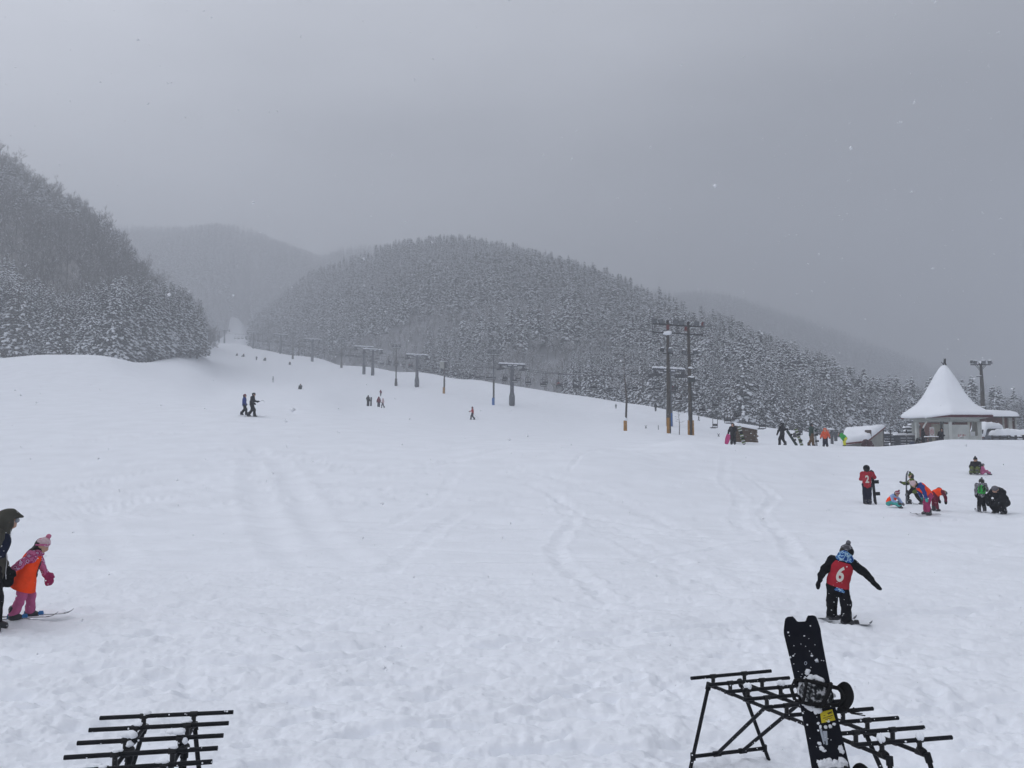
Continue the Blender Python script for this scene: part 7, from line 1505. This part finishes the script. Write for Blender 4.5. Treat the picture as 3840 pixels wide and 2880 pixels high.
# --- people out on the slope
def far(u, vb, px_, face, label, cols, ymax=480., Y=None, **k):
    if Y is None: p = hit(u, vb, ymax)
    else: x = U2A(u) * Y; p = Vector((x, Y, H(x, Y)))
    if p is None: print('no hit', u, vb); return None
    p.z = Hs1(p.x, p.y); Hh = hp(px_, p.y); 
    sc_ = k.pop('hs', 1.); e = person(p, face, max(.8, min(2.3, Hh * sc_)), label, cols, detail=k.pop('detail', 0), **k); print('far', u, vb, 'Y=%.0f H=%.2f' % (p.y, Hh)); return e
WALK = dict(anl=(-.06, .12, .05), knl=(-.06, .10, .28), anr=(.06, -.13, .06), knr=(.06, .01, .27), tor=(.06, -.04, .03), tol=(-.06, .22, .03), ell=(-.13, .0, .63), wrl=(-.12, .10, .54))
e = far(251.6, 416.3, 41.5, -66, 'skier in black and grey with a helmet poling across the slope', (BLACKF, BLACKF, BLACKF), pose=dict(WALK, chest=(0, .03, .71), neck=(0, .05, .81), head=(0, .065, .885), shr=(.10, .04, .77), elr=(.15, .08, .63), wrr=(.13, .20, .60), har=(.12, .26, .61)), adult=True, hat=('helmet', BLACKF), detail=1, skis=(1.6, SKIM), hs=.60, bulk=1.1,
        extra=lambda e, J, H_: (sdf_obj('jacket_yoke', [(0, ('cap', J['chest'], J['neck'] - v3(0, 0, .03) * H_, .110 * H_, .07 * H_, (v3(0, 1, 0), .85)))], [fab('grey_green_yoke', (.10, .12, .12))], H_ / 60, e), MB().tube([J['wrr'] + v3(0, .05, .0) * H_, J['wrr'] + v3(0, .22, .06) * H_, J['wrr'] + v3(.0, .27, -.02) * H_], .012, 5).build('ski_pole', [BLACKF], e)))
e = far(244.0, 414.8, 40.0, -60, 'child in a blue jacket walking behind the skier in black', (fab('royal_blue_fabric', (.02, .04, .20)), BLACKF, BLACKF), pose=WALK, hat=('beanie', MAROON), detail=1, hs=.53, bulk=1.15)
e = far(368.0, 406.3, 11.2, -30, 'snowboarder in black standing with a board beside the two children', (BLACKF, BLACKF, BLACKF), adult=True, hat=('helmet', BLACKF), bulk=1.3, pose=dict(ell=(-.2, .03, .66), wrl=(-.16, .08, .56)))
if e: q = e.location; snowboard((q.x + .42, q.y + .1, q.z), (q.x + .45, q.y + .1, q.z + 1.35), (0, -1, 0), 'grey snowboard standing in the snow beside the snowboarder in black', W=.28, m=fab('grey_board', (.07, .075, .08)), full=False, bind=False)
far(378.7, 407.3, 10.6, 20, 'child in a maroon jacket standing second from the snowboarder in black', (MAROON, NAVYF, BLACKF), hood=MAROON, bulk=1.15)
far(382.9, 408.0, 9.6, 60, 'child in a pale pink jacket beside the child in maroon', (PALEF, BLACKF, BLACKF), hood=PALEF, pose=WALK)
far(380.6, 396.3, 6.6, -10, 'small figure in maroon on the slope above the two children', (MAROON, BLACKF, BLACKF), hood=MAROON, pose=WALK)
def xpole(e, J, H_):
    MB().tube([J['wrr'] + v3(0, 0, 0), v3(.26, -.45, .10) * H_], .012, 5).build('ski_pole', [GREYF], e)
far(472.6, 419.4, 13.2, 85, 'skier in a red jacket with a pole alone in the middle of the slope', (fab('bright_red_fabric', (.36, .03, .03)), NAVYF, BLACKF), hat=('beanie', MAROON), pose=dict(WALK, ell=(-.13, .08, .66), wrl=(-.12, .2, .63)), detail=1, skis=(1.4, SKIM), extra=xpole, bulk=1.05)
KNEEL = dict(SIT)
far(300.4, 389.3, 8.6, 180, 'snowboarder in grey kneeling on the slope with the board crosswise', (DKGREEN, BLACKF, BLACKF), pose=SIT, hs=1.15, adult=True, hat=('beanie', GREYF), bulk=1.25)
e0 = PERSONS[len(PERSONS) - 1].location; snowboard((e0.x - .75, e0.y - .15, e0.z + .06), (e0.x + .7, e0.y - .15, e0.z + .04), (0, 0, 1), 'dark snowboard lying under the snowboarder in grey kneeling on the slope', W=.27, full=False, bind=False)
far(273.0, 382.3, 6.0, -70, 'thin figure in grey standing sideways high on the slope', (fab('slate_fabric', (.05, .06, .07)), BLACKF, BLACKF), hood=GREYF)
for u, v, px_, f, l, ps in ((237.0, 355.9, 2.6, 170, 'tiny dark snowboarder sitting leftmost in the row high on the slope', SIT), (243.6, 356.8, 3.2, 150, 'tiny dark snowboarder sitting second in the row high on the slope', SIT), (256.5, 360.2, 4.2, 10, 'tiny figure standing third in the row high on the slope', None), (265.0, 360.8, 3.4, 170, 'tiny snowboarder sitting fourth in the row high on the slope', SIT), (289.8, 364.8, 3.2, 190, 'tiny dark figure sitting below the far light poles on the slope', SIT)):
    e = far(u, v, px_, f, l, (BLACKF, BLACKF, BLACKF), pose=ps, hs=1.9 if ps else 1., adult=True, bulk=1.3, ymax=420)
    if e and ps:
        q = e.location; snowboard((q.x - .8, q.y - .2, q.z + .08), (q.x + .8, q.y - .2, q.z + .05), (0, 0, 1), 'snowboard lying under ' + l.replace('tiny ', 'the ', 1), W=.3, full=False, bind=False, group='boards of the snowboarders resting high on the slope')
far(616.0, 408.6, 4.8, 10, 'distant figure in grey beside the bare tree branch below the lift', (fab('greygreen_fabric', (.10, .13, .12)), BLACKF, BLACKF), hood=GREYF)
e = far(655.6, 411.3, 8.6, -20, 'distant snowboarder in black just left of the grey lift tower', (BLACKF, BLACKF, BLACKF), pose=WALK, adult=True, hat=('beanie', BLACKF), bulk=1.15)
far(698.8, 420.8, 5.2, 60, 'small distant skier in black gliding right of the floodlight poles', (BLACKF, BLACKF, BLACKF), pose=dict(WALK, ell=(-.2, 0, .64), wrl=(-.27, .05, .56), elr=(.2, 0, .66), wrr=(.3, 0, .6)), adult=True)
for a_, b_, l, mt in LATER: snowboard(a_, b_, (0, -1, .2), l, W=.26, m=mt, full=False)
# people in the pavilion
for u, Y, px_, f, l in ((945.0 - 3.0, 66.2, 0, 150, 'person in black standing beside the inner wall of the pavilion'), (923.0, 66.2, 0, -100, 'person in black half hidden behind the left post of the pavilion')):
    x = U2A(u) * Y; person((x, Y, 1.55), f, 1.72, l, (BLACKF, BLACKF, BLACKF), dict(ell=(-.15, .05, .63), wrl=(-.05, .13, .62)), adult=True, hood=BLACKF, detail=0, bulk=1.15)
# passengers of the chairlift
RIDE = dict(pelvis=(0, .0, .0), waist=(0, -.01, .08), chest=(0, .0, .21), neck=(0, .02, .315), head=(0, .03, .40), shl=(-.105, .0, .275), shr=(.105, .0, .275), ell=(-.13, .05, .14), elr=(.13, .05, .14), wrl=(-.06, .14, .12), wrr=(.06, .14, .12),
            hipl=(-.055, .0, .0), hipr=(.055, .0, .0), knl=(-.06, .24, .0), knr=(.06, .24, .0), anl=(-.06, .25, -.20), anr=(.06, .25, -.20), tol=(-.06, .34, -.22), tor=(.06, .34, -.22))
cs = [(sg, c, p) for sg, c, p in CHAIRS if sg > 0 and p.y < 245]; k = 0
ridecol = [(BLACKF, 'black'), (MAROON, 'maroon'), (BLACKF, 'black'), (REDF, 'red'), (NAVYF, 'navy'), (BLACKF, 'black'), (DKGREEN, 'dark green'), (REDF, 'red')]
for i, (sg, c, p) in enumerate(cs):
    if i % 3 != 1: continue
    n_ = 2 if (k % 3 == 1) else 1
    for q in range(n_):
        mt, cn = ridecol[(k + q) % len(ridecol)]; ca, sa = math.cos(c.rotation_euler.z), math.sin(c.rotation_euler.z); ox = (.26 if q else -.24); loc = p + Vector((ox * ca - .16 * sa, ox * sa + .16 * ca, -2.24))
        near_ = min(range(len(TW)), key=lambda t: abs(TW[t][0] - p.y))
        person(loc, math.degrees(c.rotation_euler.z), 1.68, '%s-jacketed %s rider on the chairlift %s' % (cn, 'outer' if q else 'inner', ['near the floodlight mast', 'near the tower right of the tall light pole', 'near the third lift tower', 'near the close pair of towers', 'near the close pair of towers'][min(near_, 4)] + (', uphill' if p.y > TW[near_][0] else ', downhill')), (mt, BLACKF, BLACKF), RIDE, adult=True, hat=('helmet', BLACKF), skis=(1.5, SKIM) if k % 2 else None, bulk=1.15, group='people riding the chairlift')
    c['label'] = c['label'].replace('empty ', 'occupied ', 1); k += 1
sg, c, p = CHAIRS[-1]
for ox, mt, cn in ((-.24, BLACKF, 'black'), (.26, GREYCAMO, 'grey')):
    ca, sa = math.cos(c.rotation_euler.z), math.sin(c.rotation_euler.z); person(p + Vector((ox * ca - .16 * sa, ox * sa + .16 * ca, -2.24)), math.degrees(c.rotation_euler.z), 1.65, cn + '-jacketed rider on the low lift chair behind the standing striped snowboard', (mt, BLACKF, BLACKF), RIDE, adult=True, hat=('helmet', BLACKF), bulk=1.15, group='people riding the chairlift')
# ================================================================ haze and falling snow
hm = bpy.data.materials.new('haze_air'); hm.use_nodes = True; t = hm.node_tree; t.nodes.clear()
pv = t.nodes.new('ShaderNodeVolumePrincipled'); ou = t.nodes.new('ShaderNodeOutputMaterial'); t.links.new(pv.outputs[0], ou.inputs['Volume'])
pv.inputs['Color'].default_value = (.745, .77, .81, 1); pv.inputs['Density'].default_value = HAZE_D; pv.inputs['Anisotropy'].default_value = .4
hb = MB(); hb.box((0, 0, 0), (1, 1, 1))
X0, X1, Y0, Y1, Z0, Z1 = -1150, 1150, -60, 1420, -3, 352
hz = hb.build('haze', [hm], origin=(0, 0, 0)); hz.scale = (X1 - X0, Y1 - Y0, Z1 - Z0); hz.location = ((X0 + X1) / 2, (Y0 + Y1) / 2, (Z0 + Z1) / 2); tag(hz, kind='stuff')
for o in COL.objects: pass
# falling snow: small irregular flakes hanging in the air near the camera
g = np.random.default_rng(77); NF = 22000
Yf = np.cbrt(g.uniform(.45 ** 3, 18. ** 3, NF)); far_ = g.uniform(0, 1, NF) < .12; Yf[far_] = g.uniform(.9, 9, far_.sum())
Xf = g.uniform(-.85, .85, NF) * (Yf + .8); Zf = CAMZ + g.uniform(-.62, .72, NF) * (Yf + .5)
k = Zf > 0.3; Xf, Yf, Zf = Xf[k], Yf[k], Zf[k]; n = len(Xf)
rad = np.clip(g.lognormal(math.log(.0031), .32, n), .0015, .0060) * np.where(Yf < 2.2, .55, 1.)
oct_ = np.array([(1, 0, 0), (-1, 0, 0), (0, 1, 0), (0, -1, 0), (0, 0, 1), (0, 0, -1)], float); of = np.array([(0, 2, 4), (2, 1, 4), (1, 3, 4), (3, 0, 4), (2, 0, 5), (1, 2, 5), (3, 1, 5), (0, 3, 5)])
Vs = []; Fs = []; kk = 0
for rep in range(3):
    s = rad * (1 if rep == 0 else .62); off = g.normal(0, 1, (n, 3)) * (rad * (.0 if rep == 0 else .75))[:, None]; sel = np.ones(n, bool) if rep == 0 else (rad > .0035)
    C = np.stack([Xf, Yf, Zf], 1)[sel] + off[sel]; sc3 = g.uniform(.45, 1.25, (sel.sum(), 1, 3)); jv = oct_[None] * (1 + g.uniform(-.35, .35, (sel.sum(), 6, 1))) * sc3
    Vs.append((C[:, None] + jv * s[sel][:, None, None]).reshape(-1, 3)); Fs.append((of[None] + (np.arange(sel.sum()) * 6)[:, None, None]).reshape(-1, 3) + kk); kk += sel.sum() * 6
FLK = mat('snowflake', (.82, .84, .88), .9, .05, 5., spec=.1)
fo = link('falling_snow', mesh_np('falling_snow', np.concatenate(Vs), np.concatenate(Fs), [FLK])); tag(fo, kind='stuff')
